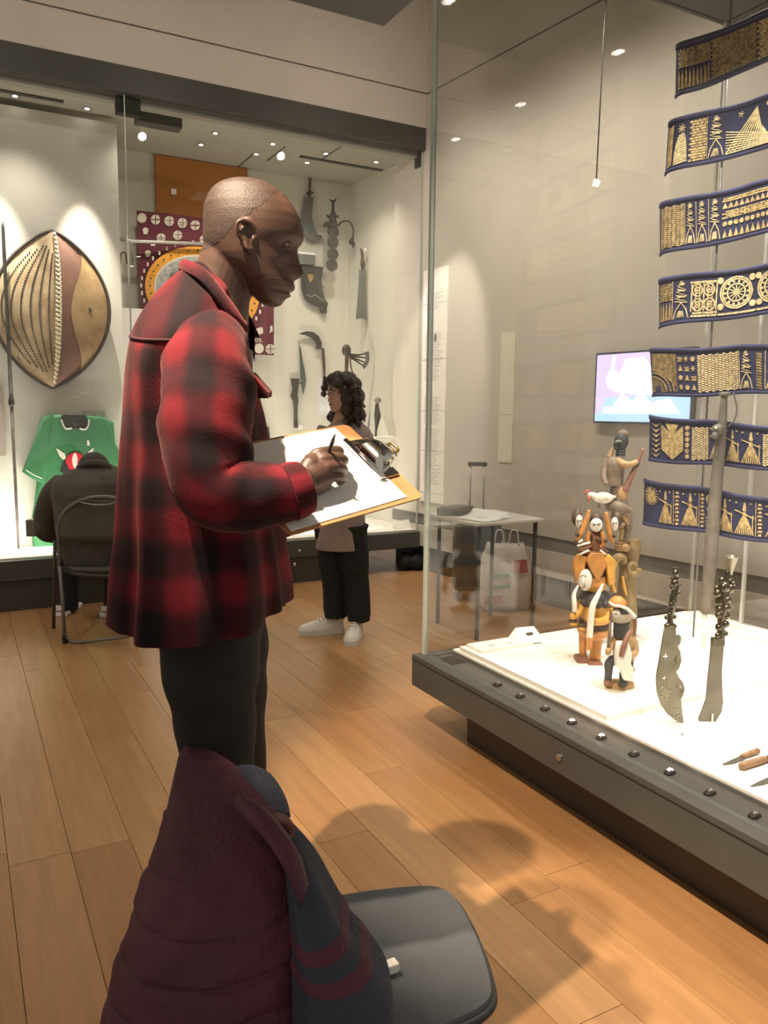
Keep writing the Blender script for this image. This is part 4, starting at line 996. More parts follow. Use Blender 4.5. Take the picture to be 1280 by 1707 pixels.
for pts in (((440, 215), (400, 360), (330, 520), (270, 600)), ((640, 240), (665, 400), (690, 520), (720, 600)), ((440, 470), (420, 560), (440, 620)), ((590, 470), (610, 560), (600, 640))):
    fa.tube('carved_arm', ORA, [(*d(*a), -.035) for a in pts], [3.2, 4.2, 4, 3])
for k, (a, b) in enumerate((((300, 640), (450, 600)), ((310, 690), (470, 640)), ((320, 745), (440, 690)), ((560, 640), (640, 700)), ((570, 690), (640, 745)), ((560, 740), (610, 790)), ((310, 600), (360, 570)))):
    fa.tube('striped_band', WHT if k % 2 == 0 else BRN, [(*d(*a), -.055), (*d(*b), -.055)], 1.9)
fa.lathe('tray', BRN, d(480, 0)[0], [(18, d(0, 745)[1]), (25, d(0, 715)[1]), (26, d(0, 690)[1]), (22, d(0, 680)[1])])
for u, v in ((300, 500), (290, 585), (545, 565), (635, 580), (560, 570), (740, 520)): fa.ball('dark_knob', WOODD, *d(u, v), 3.5, 3.5, -.045)
# --- B: tall dark carving with a white bird
e8 = cr(960, 700, 8.533)
fb = Fig('carved_figure', 'tall grey-brown carving of a man holding a pole, white bird at his knees', 'carving', 3.30, (1045, 1085), .378)
def b_(x, y, dy=0): return (*e8(x, y), dy)
fb.ball('head', DGR, *e8(645, 300), 11.5, 16.5, 0, 12); fb.ball('skull_cap', GBR, *e8(668, 215), 9.5, 9, .0, 10)
fb.tube('eye_band', mat('worn_silver', (.30, .31, .28), .5), [b_(555, 315, -.028), b_(600, 300, -.036), b_(650, 310, -.03)], [1, 2, 1]); fb.ball('nose', DGR, *e8(560, 350), 3.5, 5, -.02); fb.ball('lips', DGR, *e8(570, 395), 4, 3.5, -.02)
fb.lathe('neck', DGR, e8(632, 0)[0], [(9, e8(0, 520)[1]), (7, e8(0, 500)[1]), (8.5, e8(0, 480)[1]), (7, e8(0, 460)[1]), (8.5, e8(0, 440)[1]), (7, e8(0, 420)[1])])
fb.lathe('torso', GBR, e8(535, 0)[0], [(15, e8(0, 930)[1]), (15.5, e8(0, 800)[1]), (17, e8(0, 650)[1]), (15, e8(0, 560)[1]), (9, e8(0, 515)[1])], n=16)
fb.tube('arm', TAN, [b_(590, 575, -.02), b_(690, 635, -.05), b_(780, 630, -.05), b_(860, 600, -.03)], [6.5, 6.5, 5, 4.5]); fb.tube('arm', GBR, [b_(450, 560), b_(405, 680, -.01), b_(395, 820, -.03), b_(440, 920, -.05)], [6, 5.5, 5, 4])
fb.tube('raised_hand', TAN, [b_(470, 540), b_(495, 480), b_(525, 400)], [5, 4, 2])
fb.tube('pole', RBR, [b_(955, 405, -.03), b_(860, 640, -.03), b_(760, 860, -.03), b_(690, 1010, -.03)], [2.2, 3.6, 5, 7]); fb.tube('pole_binding', WOODD, [b_(880, 585, -.03), b_(845, 670, -.03)], [4.4, 5])
fb.ball('drum', GBR, *e8(640, 1060), 11, 15, -.01); fb.ball('drum_skin', TAN, *e8(665, 1050), 8.5, 12.5, -.03, 5)
fb.lathe('skirt', GBR, e8(600, 0)[0], [(16, e8(0, 1250)[1]), (15, e8(0, 1100)[1]), (14, e8(0, 920)[1])])
fb.tube('thigh', GBR, [b_(480, 1230, -.02), b_(600, 1240, -.06), b_(720, 1290, -.04)], [8, 9.5, 8]); fb.ball('lap', GBR, *e8(640, 1360), 16, 17, .0)
fb.tube('shin', GBR, [b_(720, 1260, -.04), b_(735, 1450, -.03), b_(700, 1680, -.02)], [8, 7.5, 6]); fb.tube('shin', OLV, [b_(560, 1400, -.05), b_(620, 1500, -.06), b_(690, 1480, -.06)], [4, 5.5, 3])
for pts in (((590, 1320), (690, 1400), (740, 1500)), ((560, 1450), (650, 1560), (640, 1700)), ((640, 1300), (700, 1340), (750, 1330))): fb.tube('carved_fold', OLV, [b_(*a, -.05) for a in pts], [2.5, 4.5, 2.5])
fb.ball('bird_body', mat('mottled_white', (.72, .66, .56), .7, var=.35, vscale=70), *e8(390, 1110), 17, 9.5, -.05, 9); fb.tube('bird_tail', mat('mottled_white', (.72, .66, .56), .7), [b_(480, 1120, -.05), b_(560, 1090, -.04)], [6, 2])
fb.tube('bird_neck', WHT, [b_(300, 1110, -.05), b_(240, 1070, -.055), b_(190, 1060, -.055)], [7, 5, 4]); bh = fb.ball('bird_head', WHT, *e8(200, 1062), 4.5, 4.2, -.055)
RED = mat('comb_red', (.40, .12, .09), .6); fb.tube('comb', RED, [b_(210, 1015, -.055), b_(160, 1010, -.055), b_(130, 1060, -.055)], [1.2, 2.6, 2], par=bh); fb.tube('wattle', RED, [b_(200, 1085, -.06), b_(185, 1120, -.06), b_(165, 1160, -.06)], [2, 3.4, 1.5], par=bh)
for u in (330, 430): fb.tube('bird_leg', GBR, [b_(u, 1170, -.05), b_(u - 5, 1250, -.05)], 1.8)
def d_(x, y, dy=0): return (*d(x, y), dy)
fb.lathe('column', OLV, d(850, 0)[0], [(19, 1088), (19, d(0, 1420)[1]), (16, d(0, 1200)[1]), (14, d(0, 960)[1]), (16, d(0, 800)[1]), (20, d(0, 660)[1]), (17, d(0, 560)[1])], dy=.02)
for k in range(4): fb.tube('ring_band', OLV if k % 2 else BRN, [d_(745, 600 + 26*k, -.035), d_(800, 612 + 26*k, -.05), d_(860, 600 + 26*k, -.035)], 2)
fb.ball('side_knob', WOODD, *d(890, 598), 5, 4.5, -.03); fb.ball('pale_fist', TAN, *d(868, 660), 8, 7, -.04)
fb.tube('scroll', OLV, [d_(720, 1190, -.04), d_(722, 1000, -.05), d_(725, 860, -.05), d_(770, 780, -.05), d_(840, 780, -.05), d_(860, 850, -.05)], [5, 7, 8, 7, 6, 4]); fb.tube('scroll_edge', YEL, [d_(705, 1050, -.075), d_(725, 1130, -.075), d_(750, 1190, -.075)], [2, 3, 2])
fb.tube('scroll_edge', YEL, [d_(840, 1000, -.06), d_(850, 1100, -.06), d_(885, 1230, -.06)], [1.5, 2.5, 1.5])
sc = [d_(960 + 62*math.cos(a)*(1 - .06*a), 905 + 78*math.sin(a)*(1 - .06*a), -.05) for a in (i*.5 for i in range(14))]
fb.tube('coiled_horn', OLV, sc, [6 - .28*i for i in range(14)], sm=3)
# --- C: small seated horned figure
fc_ = Fig('carved_figure', 'small seated carving with white beard, dark legs and drooping horn, nearest the glass', 'carving', 2.77, (1033, 1148), .378)
def c_(x, y, dy=0): return (*c(x, y), dy)
fc_.lathe('base', TAN, c(765, 0)[0], [(25, c(0, 1275)[1]), (26, c(0, 1230)[1]), (25, c(0, 1185)[1])], sy=.8)
fc_.tube('leg', DGR, [c_(690, 900), c_(640, 960, -.02), c_(635, 1060, -.02), c_(620, 1185, -.02)], [9, 8, 6.5, 6]); fc_.tube('leg', DGR, [c_(860, 900), c_(880, 980, -.02), c_(830, 1080, -.03), c_(820, 1210, -.03)], [10, 9, 8, 7])
fc_.tube('stool_post', TAN, [c_(935, 1010, .02), c_(905, 1100, .02), c_(915, 1190, .02)], [3.5, 3, 3.5]); fc_.ball('stool_knob', TAN, *c(938, 1025), 4, 4.5, .01)
fc_.ball('foot', RBR, *c(625, 1195), 7, 5, -.03); fc_.ball('foot', DGR, *c(810, 1215), 8, 5, -.045)
fc_.lathe('torso', TAN, c(820, 0)[0], [(18, c(0, 930)[1]), (19, c(0, 800)[1]), (19, c(0, 680)[1]), (12, c(0, 610)[1])], sy=.8)
fc_.tube('arm', TAN, [c_(920, 640), c_(958, 720, -.01), c_(955, 830, -.03), c_(840, 860, -.07), c_(770, 870, -.08)], [7.5, 7, 6.5, 5.5, 5]); fc_.tube('arm', TAN, [c_(700, 650), c_(650, 740, -.04), c_(625, 830, -.05)], [6, 5.5, 5]); fc_.ball('hand', TAN, *c(625, 800), 4.5, 7, -.055)
fc_.plate('beard', WHT, [c(*a) for a in ((680, 620), (775, 620), (815, 740), (800, 860), (832, 920), (828, 1050), (755, 1040), (720, 930), (665, 880), (660, 740))], .022, .006, -.075)
fc_.tube('tusk', RBR, [c_(930, 525, -.06), c_(880, 590, -.075), c_(830, 720, -.09), c_(790, 860, -.09)], [1.5, 4, 5, 4.5]); fc_.tube('side_staff', GBR, [c_(662, 400, -.02), c_(650, 520, -.04), c_(635, 740, -.05)], [2.2, 2.6, 3])
fc_.lathe('neck', DGR, c(790, 0)[0], [(12, c(0, 620)[1]), (13.5, c(0, 560)[1]), (13.5, c(0, 430)[1])])
hd = fc_.ball('head', mat('cream_paint', (.55, .48, .36), .6, var=.1), *c(790, 350), 17.5, 14, -.01, 14)
fc_.ball('face_patch', WHT, *c(735, 325), 7.5, 8, -.028, 6, par=hd); fc_.ball('crown_patch', DGR, *c(800, 290), 15, 9, -.012, 13, par=hd); fc_.tube('eye', WOODD, [c_(705, 330, -.046), c_(725, 322, -.049), c_(745, 332, -.048)], .9, par=hd)
fc_.lathe('hat_brim', ORA, c(745, 0)[0], [(14, c(0, 225)[1]), (15, c(0, 205)[1]), (13, c(0, 150)[1]), (6, c(0, 108)[1])], dy=-.01)
fc_.tube('hat_edge', WHT, [c_(640, 170, -.04), c_(690, 215, -.05), c_(790, 235, -.05), c_(880, 275, -.045), c_(960, 370, -.04)], [1.5, 2.2, 2.4, 3, 4.5]); fc_.tube('horn', RBR, [c_(962, 375, -.04), c_(968, 450, -.04), c_(962, 595, -.04)], [4, 3.4, 1.8])
fc_.tube('beaded_line', BRN, [c_(655, 270, -.04), c_(660, 330, -.045), c_(655, 400, -.04)], 2)

# ------------------------------------------------------------------ two bronze-handled swords on an acrylic stand
BRONZE = mat('dark_bronze', (.16, .145, .11), .28, .95, var=.3, vscale=40); BLD = mat('tarnished_blade', (.27, .255, .19), .38, .85, var=.25, vscale=14); BLD2 = mat('grey_blade', (.22, .205, .17), .42, .8, var=.2, vscale=12)
g = cr(1060, 900, 3.71)
s1 = Fig('display_sword', 'pierced display sword with star cut-outs and bronze figure handle', 'sword', 2.475, g(292, 1137), .362)
def cross(x, y, r):
    w = r*.3; return [g(x + a*1, y + b*1) for a, b in ((-w, -r), (w, -r), (w, -w), (r, -w), (r, w), (w, w), (w, r), (-w, r), (-w, w), (-r, w), (-r, -w), (-w, -w))]
def slot(x, y, dx, dy, w=5): 
    l = math.hypot(dx, dy); nx, ny = -dy/l*w, dx/l*w; return [g(x - dx - nx, y - dy - ny), g(x + dx - nx, y + dy - ny), g(x + dx + nx, y + dy + ny), g(x - dx + nx, y - dy + ny)]
holes = [cross(183, 720, 20), cross(175, 855, 17), [g(*a) for a in circ(5, 8, 192, 605)], [g(*a) for a in circ(4, 8, 195, 632)], slot(243, 730, 9, -22, 4.5), slot(248, 752, 7, -16, 3.5), slot(234, 775, 4, -7, 4)]
holes += [slot(180 + 32*math.cos(a), 940 + 32*math.sin(a), 9*math.cos(a), 9*math.sin(a), 4) for a in (i*math.pi/4 + .2 for i in range(8))]
holes += [[g(*a) for a in circ(7, 8, x, y)] for x, y in ((247, 1030), (228, 1033), (262, 1070), (245, 1080), (265, 1095))]
def arcslot(r, w):
    o = [(258 + r*math.cos(a), 925 + r*math.sin(a)) for a in (math.radians(q) for q in range(-130, 60, 15))]; i = [(258 + (r - w)*math.cos(a), 925 + (r - w)*math.sin(a)) for a in (math.radians(q) for q in range(45, -140, -15))]
    return [g(*a) for a in o + i]
holes += [arcslot(28, 7), arcslot(15, 6)]
s1.plate('blade', BLD, [g(*a) for a in ((178, 535), (242, 535), (246, 600), (262, 585), (276, 600), (272, 635), (255, 660), (270, 690), (278, 745), (264, 790), (245, 812), (262, 850), (286, 878), (298, 920), (288, 958), (274, 985), (280, 1040), (292, 1137), (240, 1110), (190, 1070), (150, 1010), (128, 935), (125, 840), (140, 760), (160, 640))], .006, .001, holes=holes)
s1.tube('guard', BRONZE, [(*g(178, 540), 0), (*g(210, 525), 0), (*g(244, 540), 0)], [4, 5.5, 4])
s1.tube('grip', BRONZE, [(*g(212, 530), 0), (*g(213, 490), 0), (*g(222, 430), 0), (*g(230, 360), 0), (*g(240, 300), 0), (*g(240, 240), 0), (*g(245, 190), 0)], [6, 4.5, 5.5, 6, 4.5, 4, 4])
for x, y, r in ((190, 480, 4), (238, 475, 3.6), (210, 460, 5), (222, 400, 6), (235, 385, 4), (228, 350, 6), (262, 330, 4), (252, 300, 5), (225, 290, 5), (240, 265, 6.5), (265, 285, 3.5), (228, 240, 4), (258, 235, 4), (244, 205, 6)): s1.ball('bronze_boss', BRONZE, *g(x, y), r, r*1.1, RND.uniform(-.01, .005), n=10)
s1.lathe('pommel', BRONZE, g(247, 0)[0], [(4, g(0, 210)[1]), (6.5, g(0, 180)[1]), (6, g(0, 172)[1])], n=12)
s2 = Fig('display_sword', 'plain grey curved display sword with flared bronze cup on its handle', 'sword', 2.49, g(440, 1137), .362)
s2.plate('blade', BLD2, [g(*a) for a in ((470, 608), (542, 610), (536, 700), (528, 800), (530, 930), (536, 1000), (526, 1060), (492, 1115), (440, 1135), (395, 1132), (386, 1105), (410, 1050), (434, 980), (444, 850), (456, 750), (462, 680))], .006, .001)
s2.plate('blade_shoulder', BRONZE, [g(*a) for a in ((470, 608), (542, 606), (540, 650), (468, 652))], .012, .002)
s2.tube('grip', BRONZE, [(*g(520, 612), 0), (*g(528, 540), 0), (*g(530, 470), 0), (*g(545, 400), 0), (*g(540, 320), 0), (*g(560, 250), 0), (*g(570, 190), 0)], [7, 6, 7.5, 9, 9, 6, 4.5])
for x, y, r in ((505, 590, 5), (550, 580, 5), (515, 540, 7), (555, 520, 6), (510, 465, 6), (560, 470, 6), (520, 430, 9), (560, 420, 7), (520, 380, 9), (565, 370, 7), (505, 330, 7), (580, 300, 8), (500, 300, 5), (545, 290, 10), (600, 270, 4.5), (530, 250, 6), (570, 230, 7)): s2.ball('bronze_boss', BRONZE, *g(x, y), r, r*1.05, RND.uniform(-.014, .005), n=10)
s2.lathe('cup', mat('pale_bronze', (.42, .39, .31), .3, .8), g(580, 0)[0], [(3.5, g(0, 225)[1]), (5, g(0, 195)[1]), (8, g(0, 160)[1]), (13, g(0, 105)[1]), (12, g(0, 100)[1]), (6, g(0, 150)[1])], n=16)
ACR = mat('clear_acrylic', (.9, .9, .88), .12, spec=.6)
p = onZ(1137, 1210, .358); 
st = thing('sword_stand', 'low clear acrylic stand under the two display swords', 'stand', (*(s1.t.location.lerp(s2.t.location, .5)).xy, .358), -TH)
MB().box((0, .0, .0015), (.21, .10, .003), bev=.001).build('plate', ACR, st)
for sx in (-.05, .055): MB().tube([(sx, 0, .003), (sx, 0, .03)], .003, 8).build('pin', ACR, st)
# knives on the deck
STL = mat('knife_grey', (.13, .125, .11), .45, .5); HND = mat('knife_wood', (.30, .17, .09), .6, var=.3, vscale=60)
def knife(tip, butt, lab, sheath=False):
    a, b = onZ(*tip, .362), onZ(*butt, .362); L_ = (b - a).length
    t = thing('small_knife', lab, 'knife', (a.x, a.y, .358), math.atan2((b - a).y, (b - a).x), 'small knives on the deck')
    if sheath:
        MB().tube([(0, 0, .011), (.01, 0, .012), (L_*.55, 0, .012), (L_*.6, 0, .012)], [.009, .011, .010, .009], 10).build('sheath', HND, t, True); MB().tube([(L_*.6, 0, .011), (L_*.75, 0, .012), (L_, 0, .011)], [.007, .009, .010], 10).build('grip', WOODD, t, True)
    else:
        MB().prism([(0, .002), (L_*.25, -.008), (L_*.55, -.009), (L_*.55, .009), (L_*.25, .006)], (0, 0, .004), (1, 0, 0), (0, 1, 0), .004).build('blade', STL, t); MB().tube([(L_*.53, 0, .008), (L_*.75, 0, .009), (L_, 0, .009)], [.007, .008, .0085], 10).build('grip', HND, t, True)
knife((1205, 1275), (1263, 1254), 'small knife with wooden grip pointing left, upper one on the deck')
knife((1234, 1282), (1300, 1262), 'short knife in a brown sheath beside the other knives', True)
knife((1252, 1311), (1318, 1286), 'small grey-bladed knife cut off by the right edge of the picture')
# deck labels
def wedge(u, v, z, lab, w=.035, txt=None):
    p = onZ(u, v, z); t = thing('label_wedge', lab, 'label', (p.x, p.y, z), -TH, 'wedge labels on the deck')
    h = w*.6
    MB().add([(-w/2, -h/2, 0), (w/2, -h/2, 0), (w/2, h/2, 0), (-w/2, h/2, 0), (-w/2, h/2, h*.7), (w/2, h/2, h*.7)], [(0, 1, 2, 3), (0, 1, 5, 4), (3, 2, 5, 4), (0, 4, 3), (1, 5, 2)]).build('wedge', M_WHITE, t)
    o = MB().box((0, 0, 0), (w*.3, w*.04, w*.04)).build('print', IRON, t, loc=(0, -.0, h*.37)) if not txt else link('numeral', text_mesh(txt, w*.5), IRON, t, (0, -.001, h*.38))
    o.rotation_euler = (-math.radians(55), 0, 0)
wedge(1040, 1164, .378, 'small white wedge label in front of the seated carving')
wedge(1137, 1228, .358, 'small white wedge label with a number below the pierced sword', .036, '4')
a = onZ(772, 1080, .378); t = thing('label_wedge', 'pale label board with tilted printed card at the far left of the deck', 'label', (a.x + .17, 2.62, .378))
MB().bb(-.15, .12, -.05, .06, 0, .014, .002).build('board', M_WHITE, t)
MB().add([(.06, -.04, .014), (.20, -.04, .0), (.20, .05, .0), (.06, .05, .014), (.10, .05, .055), (.20, .05, .05)], [(0, 1, 2, 3), (0, 1, 5, 4), (3, 2, 5, 4), (0, 4, 3), (1, 5, 2)]).build('tilted_card', M_WHITE, t)
MB().box((.14, .002, .036), (.035, .012, .002), rot=Matrix.Rotation(.5, 3, 'X')).build('print', IRON, t)
for k in range(2): MB().box((-.07 + .09*k, -.01, .0145), (.03, .012, .001)).build('print', mat('card_print', (.45, .43, .4), .7), t)
# tall staff on a white stem
fs = Fig('carved_staff', 'tall slim grey-brown carved staff standing on a white stem before the strips', 'staff', onZ(1172, 1085, .358).dot(VF), (1172, 1085), .358)
fs.tube('stem', M_WHITE, [(1172, 1085, 0), (1175, 1018, 0)], 4, sm=0)
SMK = mat('smoky_wood', (.17, .145, .12), .7, var=.2, vscale=25)
fs.tube('shaft', SMK, [(1176, 1022, 0), (1184, 930, 0), (1192, 830, 0), (1200, 745, 0), (1204, 700, 0), (1207, 660, 0)], [8, 11, 10, 9, 7, 5])
fs.ball('head', SMK, 1196, 716, 10, 9, -.02); fs.ball('beak', SMK, 1191, 726, 5, 6, -.04); fs.ball('finial', SMK, 1208, 657, 9, 4); fs.tube('loop', SMK, [(1222, 655, 0), (1228, 680, 0), (1224, 700, 0), (1212, 712, 0)], [1.2, 1.2, 1.2, 1])
fs.ball('eye', WHT, 1193, 713, 2, 2, -.045)
# ------------------------------------------------------------------ the standing man
def skin_mat(name, col, col2, rough=.42):
    m, n, b = nt(name); L = n.links; tc = n.nodes.new('ShaderNodeTexCoord')
    t = n.nodes.new('ShaderNodeTexNoise'); t.inputs['Scale'].default_value = 22; t.inputs['Detail'].default_value = 6; L.new(tc.outputs['Object'], t.inputs['Vector'])
    r = n.nodes.new('ShaderNodeValToRGB'); r.color_ramp.elements[0].position = .35; r.color_ramp.elements[1].position = .68
    r.color_ramp.elements[0].color = (*col, 1); r.color_ramp.elements[1].color = (*col2, 1); L.new(t.outputs[0], r.inputs[0]); L.new(r.outputs[0], b.inputs['Base Color'])
    b.inputs['Roughness'].default_value = rough; b.inputs['Subsurface Radius'].default_value = (.01, .004, .002); b.inputs['Subsurface Scale'].default_value = .5
    t2 = n.nodes.new('ShaderNodeTexNoise'); t2.inputs['Scale'].default_value = 260; L.new(tc.outputs['Object'], t2.inputs['Vector'])
    bp = n.nodes.new('ShaderNodeBump'); bp.inputs['Strength'].default_value = .12; bp.inputs['Distance'].default_value = .001; L.new(t2.outputs[0], bp.inputs['Height']); L.new(bp.outputs[0], b.inputs['Normal'])
    return m
SKIN = skin_mat('skin_deep_brown', (.066, .033, .023), (.102, .053, .037), .50)
def plaid():
    m, n, b = nt('red_black_check'); L = n.links
    tc = n.nodes.new('ShaderNodeTexCoord'); sp = n.nodes.new('ShaderNodeSeparateXYZ')
    nz = n.nodes.new('ShaderNodeTexNoise'); nz.inputs['Scale'].default_value = 9; nz.inputs['Detail'].default_value = 3; L.new(tc.outputs['Object'], nz.inputs['Vector'])
    wob = n.nodes.new('ShaderNodeVectorMath'); wob.operation = 'MULTIPLY_ADD'; wob.inputs[1].default_value = (.26, .26, 0); L.new(nz.outputs['Color'], wob.inputs[0]); L.new(tc.outputs['UV'], wob.inputs[2])
    L.new(wob.outputs[0], sp.inputs[0])
    def band(o):
        q = n.nodes.new('ShaderNodeMath'); q.operation = 'MULTIPLY'; q.inputs[1].default_value = 2*math.pi; L.new(o, q.inputs[0])
        s = n.nodes.new('ShaderNodeMath'); s.operation = 'SINE'; L.new(q.outputs[0], s.inputs[0])
        r = n.nodes.new('ShaderNodeMapRange'); r.interpolation_type = 'SMOOTHSTEP'; r.inputs[1].default_value = -.85; r.inputs[2].default_value = .85; L.new(s.outputs[0], r.inputs[0]); return r.outputs[0]
    a, c = band(sp.outputs[0]), band(sp.outputs[1])
    ad = n.nodes.new('ShaderNodeMath'); ad.operation = 'ADD'; L.new(a, ad.inputs[0]); L.new(c, ad.inputs[1])
    hf = n.nodes.new('ShaderNodeMath'); hf.operation = 'MULTIPLY'; hf.inputs[1].default_value = .5; L.new(ad.outputs[0], hf.inputs[0])
    cr_ = n.nodes.new('ShaderNodeValToRGB'); e = cr_.color_ramp.elements; e[0].position = .06; e[0].color = (.008, .005, .0075, 1); e[1].position = .97; e[1].color = (.150, .0095, .017, 1)
    k = e.new(.5); k.color = (.044, .0062, .010, 1); L.new(hf.outputs[0], cr_.inputs[0])
    f = n.nodes.new('ShaderNodeTexNoise'); f.inputs['Scale'].default_value = 240; L.new(tc.outputs['Object'], f.inputs['Vector'])
    mr = n.nodes.new('ShaderNodeMapRange'); mr.inputs[3].default_value = .7; mr.inputs[4].default_value = 1.3; L.new(f.outputs[0], mr.inputs[0])
    mx = n.nodes.new('ShaderNodeMix'); mx.data_type = 'RGBA'; mx.blend_type = 'MULTIPLY'; mx.inputs[0].default_value = 1; L.new(cr_.outputs[0], mx.inputs[6]); L.new(mr.outputs[0], mx.inputs[7])
    L.new(mx.outputs[2], b.inputs['Base Color']); b.inputs['Roughness'].default_value = .9; b.inputs['Specular IOR Level'].default_value = .2
    b.inputs['Sheen Weight'].default_value = .25; b.inputs['Sheen Tint'].default_value = (.6, .25, .25, 1)
    bp = n.nodes.new('ShaderNodeBump'); bp.inputs['Strength'].default_value = .25; bp.inputs['Distance'].default_value = .002; L.new(f.outputs[0], bp.inputs['Height']); L.new(bp.outputs[0], b.inputs['Normal'])
    return m
PLAID = plaid()
CHK_DARK = mat('check_dark_lining', (.05, .012, .016), .9, var=.3, vscale=30)
DM = 1.52
man = Fig('person', 'man in a red and black checked shirt-jacket drawing on a clipboard', 'person', DM, (350, 1900), 0.0)
# clipboard plane
_kT, _kR, _kB = 1.55, 1.44, 1.25
def rp(u, v, k): return CAMP + _ray(u, v)*(k/FPX)
bT, bR, bB = rp(566, 709, _kT), rp(707, 828, _kR), rp(482, 892, _kB)
bN = (bB - bR).cross(bT - bR).normalized()
if bN.z < 0: bN = -bN
bL = (bB - bR); BLEN = bL.length; bL.normalize(); bS = (bT - bR); bS = (bS - bL*bS.dot(bL)); BWID = bS.length; bS.normalize()
def onB(u, v, lift=0):
    d = _ray(u, v); t = (bR - CAMP).dot(bN)/d.dot(bN); return CAMP + d*t + bN*lift
MI = man.t.matrix_basis.inverted() if False else (Matrix.Rotation(TH, 4, 'Z') @ Matrix.Translation(-man.t.location))
def ml(p): return MI @ p                                             # world -> man local
hc = cr(480, 690, 5.333)
_h0 = (CAMP - bR).dot(bN)
def onBl(u, v, lift): p = onB(u, v); return p + (CAMP - p)*(lift/_h0)      # lifted off the board towards the viewer's line of sight
def hp(x, y, lift): return ml(onBl(*hc(x, y), lift))
# ---- body: one fused surface
B = MB()
HR = [(299, 402, 418, .012, 0), (302, 380, 435, .028, 0), (308, 366, 453, .043, 0), (316, 356, 466, .054, 0), (328, 348, 479, .063, 0), (345, 342, 491, .071, 0), (362, 340.5, 500, .0755, 0), (378, 340, 504.5, .077, 0), (390, 340, 506, .0765, 0), (397, 340, 506, .076, 0), (405, 341, 502, .0745, 0),
      (412, 343, 495.5, .073, 1), (420, 347, 492, .072, 4), (430, 353, 489, .071, 9), (440, 362, 487, .069, 14), (448, 373, 485.5, .067, 19), (455, 384, 485, .0645, 21.5), (461, 394, 485, .062, 18), (465.5, 400, 485.5, .0605, 7), (469, 406, 486, .058, 3), (476, 411, 491.5, .0555, 0), (482, 415, 490.5, .053, 0), (487, 417, 480, .051, 0), (492, 420, 486, .0485, 0), (496, 424, 476, .045, 0), (502, 430, 472, .038, 0), (508, 438, 468, .028, 0), (512, 448, 458, .01, 0)]
def head_rings(rows, q, n=72, step=3):
    S = spline([Vector(r) for r in rows], step) if False else None
    out = []; vs = []
    v = rows[0][0]
    while v < rows[-1][0]: vs.append(v); v += 1.6
    vs.append(rows[-1][0])
    for v in vs:
        b, f, w, nz = lerp_tab(rows, v); z0 = q(b, v); z1 = q(f, v); xc, a = (z0.x + z1.x)/2, (z1.x - z0.x)/2; npx = q(f + nz, v).x - z1.x
        ring = []
        for i in range(n):
            t = 2*math.pi*i/n; c, s = math.cos(t), math.sin(t)
            x = xc + a*math.copysign(abs(c)**.92, c); y = w*math.copysign(abs(s)**.88, s)*(1 - .10*max(c, 0) - .04*max(-c, 0))
            if c > 0:
                sg = .0115 if v < 445 else .0165
                x += npx*math.exp(-(y/sg)**2)
                for sy in (-1, 1): x -= .010*math.exp(-((y - sy*.031)/.013)**2 - ((v - 414)/9)**2)          # eye sockets
                x += .004*math.exp(-((abs(y) - .052)/.012)**2 - ((v - 436)/10)**2)                          # cheekbones
                if 474 < v < 497: x -= max(0, abs(y) - .014)*.25                                           # mouth rounds back
            ring.append(Vector((x, y, z0.z)))
        out.append(ring)
    return out
B.rings(head_rings(HR, lambda u, v: man.q(u, v)))
neck = [((352, 560), .070), ((358, 520), .064), ((366, 488), .058), ((376, 458), .056), ((386, 430), .056), ((396, 400), .05)]
B.tube([man.q(*a) for a, r in neck], [r for a, r in neck], 28)
B.tube([man.q(352, 570), man.q(330, 700), man.q(330, 900), man.q(345, 1030)], [.08, .10, .10, .10], 24)        # trunk core inside the jacket
B.tube([man.q(350, 560, -.14), man.q(335, 560), man.q(350, 560, .14)], [.03, .06, .03], 20)
# ear on the near side
ey = -.071
def ep_(u, v, dy=0): p = man.q(u, v); return Vector((p.x, ey + dy, p.z))
rim = spline([ep_(428, 424, -.002), ep_(416, 416, -.008), ep_(410, 402, -.014), ep_(410, 391, -.016), ep_(418, 385.5, -.014), ep_(428, 388, -.008), ep_(432, 395, -.003)], 5)
B.tube(rim, [.0042]*len(rim), 10); B.tube(spline([ep_(418, 412, -.006), ep_(423, 426, -.008), ep_(427, 431, -.006), ep_(431, 426, -.001)], 4), .0052, 10)
B.ball(ep_(421, 405, .003), (.013, .007, .021), 16, 12, Matrix.Rotation(.15, 3, 'Y')); B.tube([ep_(417, 395, -.007), ep_(419, 408, -.007), ep_(425, 418, -.006)], [.003, .0035, .003], 8)
B.tube([ep_(433, 405, .0), ep_(434, 413, -.003), ep_(431, 420, -.001)], [.003, .005, .003], 8)
